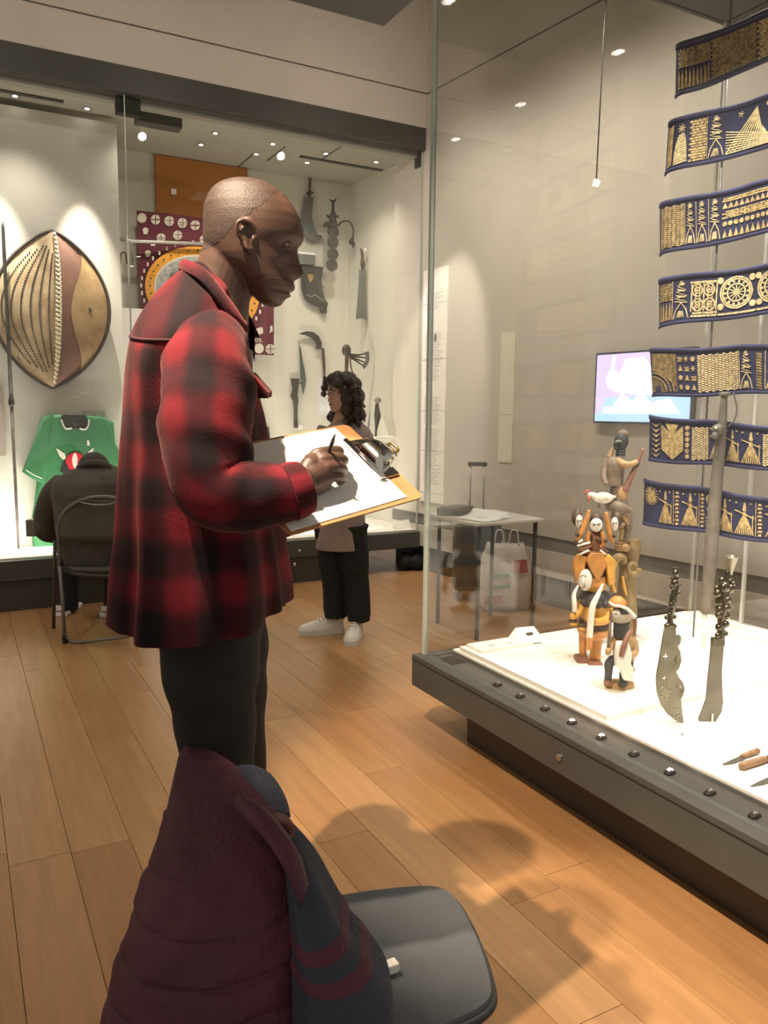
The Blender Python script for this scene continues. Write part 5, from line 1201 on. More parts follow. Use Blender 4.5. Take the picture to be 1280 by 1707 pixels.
# near arm and writing hand
el = ml(cp(*[onD(356, 812, 1.246)[i] for i in range(3)]))
sh_ = man.q(345, 600, -.15)
wr = hp(95, 625, .030)
B.tube([sh_, sh_.lerp(el, .5), el, el.lerp(wr, .5), hp(40, 640, .03), wr, hp(150, 605, .03)], [.034, .036, .032, .030, .025, .023, .025], 18)
B.tube([hp(120, 610, .029), hp(200, 570, .030), hp(290, 530, .032), hp(350, 500, .034)], [.022, .027, .028, .022], 20)
B.tube([hp(140, 660, .020), hp(250, 640, .018), hp(350, 610, .020)], [.014, .017, .013], 14)
B.tube([hp(150, 540, .036), hp(200, 460, .045), hp(235, 390, .048)], [.018, .018, .013], 14)
for pts, r in (((( 225, 375, .050), (300, 345, .058), (400, 335, .052), (455, 335, .040), (450, 385, .022)), (.0118, .0105, .0108, .0095, .0075)),
               (((240, 430, .046), (330, 400, .056), (450, 400, .050), (495, 415, .036), (470, 460, .016)), (.0120, .0108, .0105, .0095, .0075)),
               (((255, 510, .040), (350, 480, .050), (460, 475, .044), (492, 505, .028), (455, 540, .012)), (.0118, .0105, .0100, .0090, .007)),
               (((265, 590, .030), (360, 560, .038), (450, 560, .032), (478, 585, .020), (440, 610, .009)), (.0108, .0095, .0090, .0082, .0065)),
               (((190, 420, .030), (290, 380, .022), (380, 385, .016), (440, 400, .012)), (.0135, .0115, .0105, .008))):
    sp_p = spline([Vector((*hp(*a), b)) for a, b in zip(pts, r)], 4); B.tube([a.xyz for a in sp_p], [a[3] for a in sp_p], 12)
# far arm under the board
def lw(lat, d, z): return ml(cp(lat, d, z))
fe = onB(600, 752, -.02)
B.tube([man.q(350, 550, .16), lw(-.36, 1.74, 1.30), lw(-.33, 1.74, 1.14), lw(-.18, 1.66, 1.17), ml(onB(560, 765, -.045))], [.045, .042, .036, .030, .026], 16)
B.tube([ml(onB(560, 765, -.045)), ml(onB(590, 760, -.034)), ml(onB(610, 757, -.026))], [.027, .030, .022], 16)
for k, (u, v) in enumerate(((604, 743), (590, 733), (577, 724))):
    q = [onB(u - 6, v + 16, -.024), onB(u + 2, v + 4, -.022), onB(u + 8, v - 3, -.008), onB(u + 7, v - 1, .008), onB(u + 1, v + 4, .011)]
    if k == 0 or True:
        q = q if k == 0 else q[:3]
        w = spline([ml(a) for a in q], 4); B.tube(w, [.0085]*len(w), 10)
B.tube([ml(onB(575, 770, -.04)), ml(onB(600, 790, -.03)), ml(onB(625, 800, -.022))], [.013, .011, .009], 10)
# legs inside the trousers
for dy in (-.09, .09):
    _lx = man.q(352, 1150).x + .024; B.tube([man.q(350, 1010, dy*.8), Vector((_lx, dy, .55)), Vector((_lx - .01, dy, .10)), Vector((_lx + .08, dy, .045))], [.07, .045, .036, .032], 14)
bme = remesh(B, .0026, 2, .5); bme.name = 'body'
body = link('body', bme, SKIN, man.t)
for sy in (-1, 1):
    p = man.q(483, 413.5); ee = MB().ball((p.x - .0085, sy*.030, p.z), .0112, 16, 12).build('eye', mat('eye_white', (.40, .35, .31), .3), man.t, True)
    MB().ball((p.x + .0000, sy*.030, p.z - .001), (.0035, .0055, .0055), 10, 8).build('iris', WOODD, ee, True)
    for dz, rr in ((.0055, .0042), (-.0065, .0036)):
        MB().tube(spline([(p.x - .009, sy*.030 - .013, p.z + dz*.3), (p.x - .001, sy*.030 - .006, p.z + dz), (p.x + .0015, sy*.030, p.z + dz*1.05), (p.x - .001, sy*.030 + .006, p.z + dz), (p.x - .009, sy*.030 + .013, p.z + dz*.3)], 4), rr, 8).build('eyelid', SKIN, ee, True)
    MB().tube(spline([(p.x - .004, sy*.030 - .012, p.z + .001), (p.x + .005, sy*.030 - .004, p.z + .003), (p.x + .005, sy*.030 + .004, p.z + .003), (p.x - .004, sy*.030 + .012, p.z + .001)], 4), .0011, 6).build('lashes', WOODD, ee, True)
# close-cropped hair: a thin cap lifted off the scalp, its rim sunk back into the skin
_hl = [(man.q(u, v).z, man.q(u, v).x) for u, v in ((345, 426), (372, 419), (390, 408), (403, 396), (417, 384), (434, 371), (452, 354), (463, 338), (472, 322), (486, 312))]
_vn = [v.normal.copy() for v in bme.vertices]; _vc = [v.co.copy() for v in bme.vertices]; _z0 = _hl[0][0]; hf_ = []
for p in bme.polygons:
    c = p.center
    if c.z < _z0: continue
    lim = lerp_tab([(z, x) for z, x in _hl], c.z)[0] + .007*noise.noise(c*190) + .003*noise.noise(c*600)
    if c.x < lim: hf_.append(tuple(p.vertices))
_ids = sorted({i for f in hf_ for i in f}); _mp = {i: k for k, i in enumerate(_ids)}; _ec = {}
for f in hf_:
    for i, j in zip(f, f[1:] + f[:1]): _ec[(min(i, j), max(i, j))] = _ec.get((min(i, j), max(i, j)), 0) + 1
_cn = {i for e, k in _ec.items() if k == 1 for i in e}
cap = MB(); cap.add([_vc[i] + _vn[i]*(-.0002 if i in _cn else .0004) for i in _ids], [tuple(_mp[i] for i in f) for f in hf_])
hm = mat('cropped_hair', (.054, .031, .024), .55, var=.30, vscale=150, bump=.22, bscale=420)
cap.build('hair', hm, man.t, True, fix=False)
# ---- shirt-jacket
DT = 1.455
JR = [(444, 312, 340, .050), (452, 303, 350, .068), (466, 283, 364, .098), (483, 264, 378, .135), (503, 248, 382, .170), (528, 236, 389, .198), (560, 226, 395, .212), (610, 215, 403, .212), (660, 208, 416, .206), (710, 205, 429, .202), (770, 202, 438, .202), (830, 198, 447, .206), (890, 195, 457, .212), (950, 189, 466, .220), (990, 186, 469, .224), (1012, 184, 469, .226)]
def torso_rings(rows, n=96, m=70, grow=0):
    out, uvs = [], []
    S = spline([Vector(r) for r in rows], 8)
    acc = 0; prev = None
    for r in S:
        v, b, f, w = r; p0, p1 = man.q(b, v, DT - DM), man.q(f, v, DT - DM); zc = man.q(b, v).z; xc, a = (p0.x + p1.x)/2, (p1.x - p0.x)/2
        if prev is not None: acc += abs(zc - prev)
        prev = zc; ring, uv = [], []
        hf = max(0, min(1, (v - 600)/420))
        for i in range(n + 1):
            t = 2*math.pi*i/n + math.pi/2; c, s = math.cos(t), math.sin(t)
            x = a*math.copysign(abs(c)**.86, c); y = w*math.copysign(abs(s)**.86, s)
            fold = hf*(.009*math.sin(7*t + 1.0) + .006*math.sin(12*t + 2 + zc*3) + .004*math.sin(19*t)) + .006*(noise.noise(Vector((c*2.2, s*2.2, zc*7))))
            k = 1 + (fold + grow)/max(.08, math.hypot(x, y)); dz = 0
            if v > 960: dz = .012*math.cos(2*t)*(v - 960)/50
            sl_ = 1 - min(1, max(0, (v - 446)/170)); dz -= .50*sl_*max(0, abs(y) - .055)
            lean = .010*math.sin((v - 500)/180)
            if i < n: ring.append(Vector((xc + x*k, y*k, zc + dz)))
            uv.append((12*i/n, acc/.112))
        out.append(ring); uvs.append(uv)
    return out, uvs
tr_, tu = torso_rings(JR)
KY = 6*8                                                             # the yoke ends here; its check runs square over the shoulders
JK = MB(); JK.rings(tr_[KY:], False, tu[KY:])
jk = JK.build('jacket', PLAID, man.t, True)
YK = MB(); YK.rings(tr_[:KY + 1], False, [[((p.x*.95)/.088 + .35, (p.y*.8 - p.z*.75)/.088 + .1) for p in r + r[:1]] for r in tr_[:KY + 1]])
yk = YK.build('yoke', PLAID, jk, True); md = yk.modifiers.new('thick', 'SOLIDIFY'); md.thickness = .005; md.offset = -1
_yr = [p + Vector((p.x - man.q(330, 560).x, p.y, 0)).normalized()*.001 for p in tr_[KY]]; MB().tube(_yr + _yr[:1], .0028, 6, cap=False).build('yoke_seam', CHK_DARK, jk, True)
sm = jk.modifiers.new('thick', 'SOLIDIFY'); sm.thickness = .005; sm.offset = -1
def sleeve(name, pts, uo=0, n=40, vs=.112, wr_=1.0):
    S = spline([Vector((*p, r)) for p, r in pts], 7); rings, uvs = [], []; acc = 0; prev = None; prevn = None; m = len(S)
    for i, s in enumerate(S):
        p = s.xyz; t = (S[min(i+1, m-1)].xyz - S[max(i-1, 0)].xyz).normalized()
        if prev is not None: acc += (p - prev).length
        prev = p
        a = Vector((0, -1, 0)) if prevn is None else prevn
        nx = (a - t*a.dot(t)).normalized(); prevn = nx; ny = t.cross(nx); ring, uv = [], []
        for j in range(n + 1):
            q = 2*math.pi*j/n
            wob = 1 + wr_*(.035*math.sin(acc*52 + 2.2*math.cos(q)) + .04*noise.noise(Vector((math.cos(q)*1.5, math.sin(q)*1.5, acc*14))) + .02*math.sin(acc*110 + q*2))
            if j < n: ring.append(p + (nx*math.cos(q) + ny*math.sin(q))*s[3]*wob)
            uv.append((uo + 5*j/n, acc/vs))
        rings.append(ring); uvs.append(uv)
    b = MB(); b.rings(rings, False, uvs); o = b.build(name, PLAID, jk, True); md = o.modifiers.new('thick', 'SOLIDIFY'); md.thickness = .004; md.offset = -1
    return o
def mw(u, v, d): return ml(cp(*onD(u, v, d)))
SL = [(mw(356, 556, 1.43), .010), (mw(355, 558, 1.415), .036), (mw(352, 572, 1.375), .060), (mw(347, 620, 1.325), .074), (mw(345, 690, 1.285), .075), (mw(346, 755, 1.262), .071), (mw(352, 798, 1.250), .067), (mw(374, 822, 1.245), .061), (mw(410, 828, 1.246), .056), (mw(446, 826, 1.250), .052), (mw(474, 822, 1.256), .047), (mw(494, 816, 1.262), .043)]
sleeve('sleeve', SL, .15)
sleeve('sleeve', [(man.q(352, 545, .10), .01), (man.q(352, 550, .12), .04), (man.q(346, 570, .17), .070), (lw(-.36, 1.73, 1.32), .080), (lw(-.355, 1.745, 1.18), .076), (lw(-.30, 1.73, 1.13), .070), (lw(-.20, 1.68, 1.155), .058), (lw(-.14, 1.645, 1.175), .048)], .4)
S_ = [(mw(480, 821, 1.256), .0475), (mw(495, 816, 1.262), .0465), (mw(506, 812, 1.268), .0430)]
sleeve('cuff', S_, .3, wr_=.3)
# collar
edge_t = [(307, 437, 1.52), (311, 436, 1.475), (330, 443, 1.440), (350, 460, 1.428), (370, 485, 1.428), (390, 512, 1.440), (410, 543, 1.472)]
edge_b = [(301, 451, 1.52), (305, 452, 1.462), (326, 462, 1.418), (346, 480, 1.403), (366, 506, 1.402), (388, 536, 1.415), (413, 553, 1.462)]
def far(p): return (p[0], p[1], 2*DM - p[2])
def csp(e): return spline([mw(*a) for a in [*reversed(e)]] + [ml(cp(*[w.x if i == 0 else (2*DM - w.y if i == 1 else w.z) for i in range(3)])) for w in (onD(*a) for a in e[1:])], 5)
t_, b_e = csp(edge_t), csp(edge_b)
CB = MB(); rows_, uvr = [], []
for i, (a, b) in enumerate(zip(t_, b_e)):
    rows_.append([a, a.lerp(b, .25) + Vector((0, 0, .004)), a.lerp(b, .6) + Vector((0, 0, .004)), b]); uvr.append([(i*.045, .25 + k*.1) for k in (0, .6, 1.2, 2)])
CB.rings(rows_, False, uvr, closed=False)
co = CB.build('collar', PLAID, jk, True); md = co.modifiers.new('thick', 'SOLIDIFY'); md.thickness = .006; md.offset = 0
fold = [a - Vector((0, 0, .030)) for a in t_]
MB().rings([[a - Vector((0, 0, .001)), (a + b)/2, b - Vector((0, 0, .03))] for a, b in zip(t_, fold)], False, closed=False).build('collar_stand', CHK_DARK, jk, True)
# yoke seams, pocket flap, open front edge
sv_ = [mw(u, v, d) for u, v, d in ((258, 545, 1.31), (278, 560, 1.292), (296, 580, 1.285), (312, 574, 1.262), (330, 548, 1.262), (350, 533, 1.285), (372, 533, 1.315), (392, 548, 1.36))]
fp = MB(); Y0 = 1.44
q = [mw(418, 622, 1.43), mw(447, 655, 1.43), mw(446, 664, 1.43), mw(424, 664, 1.44)]; fp.add(q + [p + Vector((.0, .05, .004)) for p in q], [(0, 1, 2, 3), (7, 6, 5, 4), (0, 1, 5, 4), (1, 2, 6, 5), (2, 3, 7, 6), (3, 0, 4, 7)], [((.1, .1), (.5, .1), (.5, .5), (.1, .5))]*6)
fp.build('pocket_flap', PLAID, jk)
q = [mw(452, 870, 1.60), mw(466, 900, 1.60), mw(470, 960, 1.60), mw(475, 1011, 1.60), mw(462, 1008, 1.60), mw(455, 940, 1.60)]; fe_ = MB(); n6 = len(q)
fe_.add(q + [p + Vector((0, .008, 0)) for p in q], [tuple(range(n6)), tuple(n6 + i for i in range(n6))[::-1]] + [(i, (i+1) % n6, n6 + (i+1) % n6, n6 + i) for i in range(n6)]); fe_.build('front_edge', CHK_DARK, jk)
# trousers
TRO = mat('black_brown_cloth', (.014, .011, .010), .85, var=.3, vscale=20, bump=.2, bscale=60)
T_ = MB()
xk = man.q(352, 1150).x + .024
for dy, dx in ((-.085, 0), (.085, -.006)):
    pts = [(man.q(350, 985, dy*.7), .112), (Vector((xk + dx - .004, dy, .86)), .088), (Vector((xk + dx + .004, dy, .74)), .074), (Vector((xk + dx + .008, dy, .52)), .066), (Vector((xk + dx, dy, .30)), .062), (Vector((xk + dx - .01, dy, .085)), .060)]
    S = spline([Vector((*p, r)) for p, r in pts], 6)
    T_.tube([s.xyz for s in S], [s[3]*(1 + .035*math.sin(i*1.3)) for i, s in enumerate(S)], 26)
tm = remesh(T_, .008, 3, .5); tm.name = 'trousers'; link('trousers', tm, TRO, man.t)
for dy, dx in ((-.085, 0), (.085, .025)):
    s = MB().rings([[Vector((xk + dx - .10 + .30*f, dy + w*math.cos(a), max(.012, .012 + h*max(0, math.sin(a))))) for a in (2*math.pi*j/16 for j in range(16))] for f, w, h in ((0, .02, .04), (.05, .04, .07), (.3, .043, .085), (.55, .046, .07), (.85, .045, .05), (1, .02, .03))]).build('shoe', mat('dark_shoe', (.02, .017, .015), .5), man.t, True)
    MB().bb(xk + dx - .10, xk + dx + .20, dy - .046, dy + .046, 0, .014, .005).build('sole', M_BLACK, s)
# ---- clipboard, paper and pencil
def brd_pt(a, b, h=0): return bR + bL*(a*BLEN) + bS*(b*BWID) + bN*h        # a along the long side, b across
cbd = thing('clipboard', 'orange-brown hardboard clipboard with chrome clip held by the man', 'clipboard', brd_pt(.5, .5))
def rrect(a0, a1, b0, b1, r, n=5):
    pts = []
    for ca, cb, s in ((a1 - r, b1 - r, 0), (a0 + r, b1 - r, 1), (a0 + r, b0 + r, 2), (a1 - r, b0 + r, 3)):
        for k in range(n + 1): t = math.pi/2*(s + k/n); pts.append((ca + r*math.cos(t), cb + r*math.sin(t)))
    return pts
def bprism(pts, h0, h1): # pts in metres along (bL, bS)
    mb = MB(); n = len(pts); a = [bR + bL*x + bS*y + bN*h0 - cbd.location for x, y in pts]; b = [p + bN*(h1 - h0) for p in a]
    return mb.add(a + b, [tuple(range(n))[::-1], tuple(n + i for i in range(n))] + [(i, (i+1) % n, n + (i+1) % n, n + i) for i in range(n)])
bprism(rrect(0, BLEN, 0, BWID, .014), -.0035, 0).build('board', mat('hardboard', (.42, .20, .085), .6, var=.12, vscale=40), cbd)
CHR = mat('chrome', (.72, .71, .68), .12, 1)
mc = BWID*.52
cl = bprism(rrect(.006, .050, mc - .058, mc + .058, .006), .003, .005).build('clip_plate', CHR, cbd)
def bq(x, y, h): return bR + bL*x + bS*y + bN*h - cbd.location
MB().tube([bq(.050, mc - .060, .007), bq(.050, mc + .060, .007)], .0065, 12).build('clip_jaw', CHR, cbd, True)
mb = MB(); prof = [(.048, .012, .052), (.034, .026, .034), (.016, .030, .026), (-.004, .022, .024), (-.016, .016, .020)]
mb.rings([[bq(x, mc - w, h), bq(x, mc - w*.5, h + .004), bq(x, mc + w*.5, h + .004), bq(x, mc + w, h), bq(x, mc + w, h - .003), bq(x, mc - w, h - .003)] for x, h, w in prof]); mb.build('clip_lever', CHR, cbd, True)
MB().tube([bq(.012, mc - .03, .016), bq(.012, mc + .03, .016)], .010, 12).build('clip_spring', CHR, cbd, True)
MB().tube(spline([bq(-.014, mc - .014, .016), bq(-.024, mc - .010, .020), bq(-.026, mc + .010, .020), bq(-.014, mc + .014, .016)], 4), .0028, 8).build('hanging_loop', mat('brass', (.55, .36, .10), .25, 1), cbd, True)
pp = bprism([(.036, .010), (BLEN - .008, .006), (BLEN - .008, BWID - .008), (.036, BWID - .006)], .0004, .0018)
pp.v = [v + cbd.location - brd_pt(.5, .5, .001) for v in pp.v]
po = pp.build('paper_sheet', mat('white_paper', (.86, .85, .83), .8), None, loc=brd_pt(.5, .5, .001)); tag(po, 'blank white sheet of paper clipped on the board', 'paper')
tip, top = onB(533, 800, .002), onB(*hc(418, 180), .0); 
top = onBl(*hc(418, 182), .105)
pc = thing('pencil', 'dark pencil held upright in the man writing hand', 'pencil', tip)
ax_ = (top - tip); PL = ax_.length; ax_.normalize()
MB().tube([ax_*.014, ax_*(PL - .014)], .0036, 8).build('barrel', mat('pencil_dark', (.035, .025, .03), .4), pc, 30); MB().tube([Vector((0, 0, 0)), ax_*.015], [.0006, .0036], 8).build('lead', HND, pc); MB().tube([ax_*(PL - .016), ax_*PL], [.0037, .0012], 8).build('top_point', mat('pencil_top', (.10, .05, .05), .4), pc)
# ------------------------------------------------------------------ foreground folding chair with a quilted jacket
SZ = .455
ch = thing('folding_chair', 'grey folding chair in the foreground under the maroon quilted jacket', 'chair', (*onZ(600, 1640, 0).xy, 0))
CO = ch.location.copy()
seat_px = [(556, 1493), (600, 1485), (650, 1479), (700, 1475), (735, 1478), (758, 1494), (778, 1524), (798, 1566), (812, 1606), (820, 1640), (819, 1660), (806, 1676), (780, 1691), (720, 1716), (600, 1752), (480, 1772), (440, 1760), (430, 1700), (450, 1600), (500, 1515)]
so_ = [onZ(u, v, SZ) for u, v in seat_px]
mid = sum((p for p in so_), Vector())/len(so_)
SEATM = mat('seat_vinyl', (.088, .094, .104), .5, var=.08, vscale=14, bump=.08, bscale=120)
mb = MB(); n = len(so_); sv0 = spline([(p - CO) for p in so_ + so_[:1]], 3)[:-1]; n = len(sv0); cm_ = mid - CO
rings_ = []
for k, (f, z) in enumerate(((.98, -.026), (1.0, -.020), (1.0, -.006), (.985, 0), (.90, .002), (.5, -.003), (.02, -.004))): rings_.append([Vector((cm_.x + (p.x - cm_.x)*f, cm_.y + (p.y - cm_.y)*f, SZ + z)) for p in sv0])
mb.rings(rings_); mb.build('seat', SEATM, ch, 35)
rim_ = [Vector((cm_.x + (p.x - cm_.x)*1.004, cm_.y + (p.y - cm_.y)*1.004, SZ - .016)) for p in sv0]; MB().tube(rim_ + rim_[:1], .008, 8, cap=False).build('seat_rim', mat('chair_dark_rim', (.03, .032, .035), .45), ch, True)
CHM = mat('chair_metal', (.10, .10, .10), .4, .5)
def cl(lat, d, z): return cp(lat, d, z) - CO
back_c = (-.245, 1.21)
fdir = Vector((.98, .21)); sdir = Vector((-.21, .98))
def bk(s, z, off=0): return cl(back_c[0] + sdir.x*s - .10*(z - .45) + fdir.x*off, back_c[1] + sdir.y*s + fdir.y*off, z)
mb = MB(); rows_ = []
for z in (.54, .57, .60, .63, .66): rows_.append([bk(s, z, -.010*(1 - (s/.13)**2)) for s in (-.05 + .17*i/12 for i in range(13))])
mb.rings(rows_, False, closed=False); o = mb.build('backrest', SEATM, ch, True); md = o.modifiers.new('t', 'SOLIDIFY'); md.thickness = .012
for s in (-.07, .14):
    MB().tube([bk(s, .66), bk(s, .45), cl(back_c[0] + sdir.x*s + fdir.x*.42, back_c[1] + sdir.y*s + fdir.y*.42, .012)], .011, 10).build('leg', CHM, ch, True)
    MB().tube([cl(back_c[0] + sdir.x*s*.86 + fdir.x*.34, back_c[1] + sdir.y*s*.86 + fdir.y*.34, .43), cl(back_c[0] + sdir.x*s*.86 - fdir.x*.04, back_c[1] + sdir.y*s*.86 - fdir.y*.04, .012)], .011, 10).build('leg', CHM, ch, True)
for f, z in ((.30, .16), (.02, .12)): MB().tube([cl(back_c[0] + sdir.x*s + fdir.x*f, back_c[1] + sdir.y*s + fdir.y*f, z) for s in (-.18, .18)], .008, 8).build('crossbar', CHM, ch, True)
# quilted jacket
qj = thing('quilted_jacket', 'maroon quilted jacket with navy lining draped over the foreground chair', 'jacket', cp(-.30, 1.22, .55))
QO = qj.location.copy()
def shell_mat(name, col, col2, sc=7, rough=.55):
    m, n_, b = nt(name); L = n_.links; tc = n_.nodes.new('ShaderNodeTexCoord'); t = n_.nodes.new('ShaderNodeTexNoise'); t.inputs['Scale'].default_value = sc; t.inputs['Detail'].default_value = 6; L.new(tc.outputs['Object'], t.inputs['Vector'])
    r = n_.nodes.new('ShaderNodeValToRGB'); r.color_ramp.elements[0].position = .35; r.color_ramp.elements[1].position = .65; r.color_ramp.elements[0].color = (*col, 1); r.color_ramp.elements[1].color = (*col2, 1); L.new(t.outputs[0], r.inputs[0]); L.new(r.outputs[0], b.inputs['Base Color'])
    b.inputs['Roughness'].default_value = rough; b.inputs['Sheen Weight'].default_value = .04
    t2 = n_.nodes.new('ShaderNodeTexNoise'); t2.inputs['Scale'].default_value = 45; t2.inputs['Detail'].default_value = 5; L.new(tc.outputs['Object'], t2.inputs['Vector']); bp = n_.nodes.new('ShaderNodeBump'); t2.inputs['Distortion'].default_value = 1.2; bp.inputs['Strength'].default_value = .55; bp.inputs['Distance'].default_value = .008; L.new(t2.outputs[0], bp.inputs['Height']); L.new(bp.outputs[0], b.inputs['Normal'])
    return m
MRN = shell_mat('maroon_nylon', (.060, .0095, .022), (.088, .0145, .034), rough=.7); NVY = shell_mat('navy_nylon', (.017, .020, .036), (.030, .034, .058), rough=.75)
def drape(name, rows, m, quilt=0, n=72, amp=.008, zmin=.30, seam0=1340, yoff=0, solid=True, fold=.003):
    S = spline([Vector(r) for r in rows], 18); rings, acc, prev = [], 0, None
    for r in S:
        v, l, rt, D, hd = r; a0, a1 = onD(l, v, D), onD(rt, v, D); zc = max(zmin, (a0.z + a1.z)/2); xc, a = (a0.x + a1.x)/2, (a1.x - a0.x)/2
        if prev is not None: acc += max(.0005, abs(zc - prev))
        prev = zc; ring = []
        for i in range(n):
            t = 2*math.pi*i/n; c, s = math.cos(t), math.sin(t)
            x = a*math.copysign(abs(c)**.8, c); y = hd*math.copysign(abs(s)**.8, s); rr = math.hypot(x, y) + 1e-6
            puff = 0
            if quilt and v > seam0:
                ph = acc/quilt + .12*math.sin(t + 1.6) + .06*math.sin(3*t + acc*20); e_ = abs((ph % 1) - .5)*2; puff = amp*(1 - e_**5 - .7)*min(1, (v - seam0)/40)
                puff += .0035*noise.noise(Vector((c*6, s*6, acc*34))) + .002*math.sin(9*t + 3*math.sin(acc*40))
            puff += fold*math.sin(5*t + 1.5 + zc*4)*min(1, max(0, (v - 1290)/150)) + .005*noise.noise(Vector((c*1.6, s*1.6, zc*5)))
            k = 1 + puff/max(rr, .04)
            ring.append(cp(xc + x*k, D + y*k, zc) - QO)
        rings.append(ring)
    return MB().rings(rings).build(name, m, qj, True)
SHR = [(1246, 305, 322, 1.36, .015), (1254, 300, 336, 1.34, .03), (1272, 295, 368, 1.30, .045), (1300, 289, 404, 1.25, .06), (1340, 281, 444, 1.21, .075), (1390, 268, 472, 1.165, .085), (1440, 251, 490, 1.13, .092), (1500, 232, 503, 1.095, .098), (1560, 214, 510, 1.07, .10), (1620, 198, 511, 1.05, .10), (1680, 187, 508, 1.035, .10), (1760, 182, 500, 1.02, .10), (1860, 180, 490, 1.01, .10), (1990, 182, 480, 1.0, .09)]
drape('shell', SHR, MRN, .046, amp=.007, zmin=.30)
# the lapel seam that parts the maroon shell from the navy side
lap = [(392, 1350, 1.12), (425, 1378, 1.07), (455, 1405, 1.03), (478, 1440, .995), (494, 1490, .965), (502, 1560, .935), (504, 1640, .915), (502, 1720, .905)]
LR = [(1378, 452, 484, 1.17, .025), (1410, 468, 506, 1.13, .04), (1450, 478, 530, 1.10, .055), (1500, 484, 556, 1.075, .065), (1550, 488, 584, 1.05, .075), (1600, 490, 626, 1.03, .08), (1640, 492, 652, 1.015, .085), (1700, 494, 657, 1.0, .09), (1790, 496, 650, .99, .09)]
drape('lining_side', LR, NVY, 0, zmin=.468)
for v0, v1 in ((1528, 1550), (1572, 1594)):
    R_ = []
    for k in range(5): v = v0 + (v1 - v0)*k/4; l, r, D_, h_ = lerp_tab(LR, v); g_ = 2.4*math.sin(math.pi*(.12 + .76*k/4)); R_.append((v, l - g_, r + g_, D_, h_ + g_*.0009))
    drape('maroon_band', R_, MRN, 0, zmin=.468)
w = spline([cp(*onD(*a)) - QO for a in ((400, 1302, 1.30), (428, 1308, 1.27), (450, 1340, 1.24), (458, 1372, 1.22))], 5); MB().tube(w, [.012] + [.028]*14 + [.016], 14).build('hood_lining', NVY, qj, True)
w = [cp(*onD(466 + 17*math.cos(t) + 4*math.sin(t), 1384 + 20*math.sin(t), 1.125 + .03*math.cos(t))) - QO for t in (2*math.pi*k/22 for k in range(23))]; MB().tube(w, .0085, 12, cap=False).build('rolled_collar', mat('collar_brown', (.14, .05, .045), .7, var=.2), qj, True)
up_ = spline([cp(*onD(*a)) - QO for a in ((398, 1330, 1.165), (432, 1348, 1.125), (464, 1380, 1.09), (494, 1428, 1.055), (508, 1478, 1.03))], 5); lo_ = spline([cp(*onD(*a)) - QO for a in ((394, 1346, 1.145), (424, 1378, 1.085), (452, 1414, 1.05), (480, 1462, 1.015), (500, 1510, .995))], 5)
mb = MB(); mb.rings([[a, a.lerp(b, .3) + Vector((0, 0, .006)), a.lerp(b, .7) + Vector((0, 0, .005)), b] for a, b in zip(up_, lo_)], False, closed=False); o = mb.build('collar_flap', MRN, qj, True); md = o.modifiers.new('t', 'SOLIDIFY'); md.thickness = .006; md.offset = 1
pt = onZ(650, 1608, SZ + .015)
wp = thing('white_tag', 'small white plastic tag lying on the chair seat at the jacket edge', 'tag', (pt.x, pt.y, SZ + .002), -TH + .5)
MB().box((0, 0, .009), (.026, .018, .016), bev=.002).build('case', M_WHITE, wp); MB().box((.013, 0, .009), (.003, .012, .010), bev=.001).build('cap', mat('tag_grey', (.5, .48, .46), .5), wp)

# ------------------------------------------------------------------ seated visitor at the back
c4 = cr(0, 640, 3.557)
sd = Fig('person', 'visitor in a dark jacket seated with bowed head before the green shirt', 'person', 4.72, (125, 1060), 0.0)
OLJ = mat('dark_olive_jacket', (.068, .060, .050), .8, var=.2, vscale=10, bump=.15, bscale=40)
def q4(x, y, dy=0): return sd.q(*c4(x, y), dy)
BB = MB()
BB.ball(q4(560, 520, .20), (.085, .10, .11), 20, 16, Matrix.Rotation(.6, 3, 'X')); BB.tube([q4(555, 600, .06), q4(558, 540, .14)], [.06, .055], 14)
BB.tube([q4(555, 620, .03), q4(560, 1000, .0)], [.12, .13], 16)
for sx in (300, 800): BB.tube([q4(555, 640, .03), q4(sx*.85 + 80, 640, .05), q4(sx*.9 + 40, 860, .12), q4(500, 880, .42)], [.05, .045, .035, .028], 12); BB.ball(q4(500 + (sx - 500)*.1, 880, .44), (.035, .05, .025), 12, 8)
for sx in (430, 700): BB.tube([q4(sx, 1060, .02), q4(sx, 1050, .44), q4(sx - 20, 1250, .46), q4(sx - 20, 1385, .44)], [.055, .045, .035, .03], 12)
me = remesh(BB, .010, 3); me.name = 'body'; link('body', me, skin_mat('skin_mid', (.16, .08, .05), (.22, .12, .08)), sd.t)
HB = MB().ball(q4(560, 512, .19), (.098, .11, .118), 24, 18, Matrix.Rotation(.6, 3, 'X')); o = HB.build('hair', mat('black_hair', (.012, .010, .010), .6, bump=.4, bscale=120), sd.t, True)
JB = MB(); n = 40; rings_ = []
for y, l, r, dy, hd in ((478, 500, 640, .05, .05), (500, 440, 690, .04, .09), (530, 375, 745, .02, .12), (580, 325, 790, .0, .15), (650, 318, 800, -.01, .17), (740, 330, 795, -.01, .18), (850, 338, 790, .0, .18), (950, 348, 782, .02, .18), (1050, 375, 770, .03, .18), (1108, 400, 752, .04, .16)):
    a, b = q4(l, y), q4(r, y); xc, w_ = (a.x + b.x)/2, (b.x - a.x)/2
    rings_.append([Vector((xc + w_*math.copysign(abs(math.cos(t))**.85, math.cos(t)), dy + hd*math.sin(t) + .006*math.sin(5*t + y*.02), a.z)) for t in (2*math.pi*i/n for i in range(n))])
JB.rings(rings_)
for m_ in (1, -1):
    def mx(x): return x if m_ == 1 else 1115 - x
    JB.tube(spline([q4(mx(385), 590, .02), q4(mx(315), 660, .04), q4(mx(275), 780, .08), q4(mx(270), 860, .10), q4(mx(310), 880, .22), q4(mx(400), 880, .38)], 5), [.065, .078] + [.075]*10 + [.068]*10 + [.06]*4, 18)
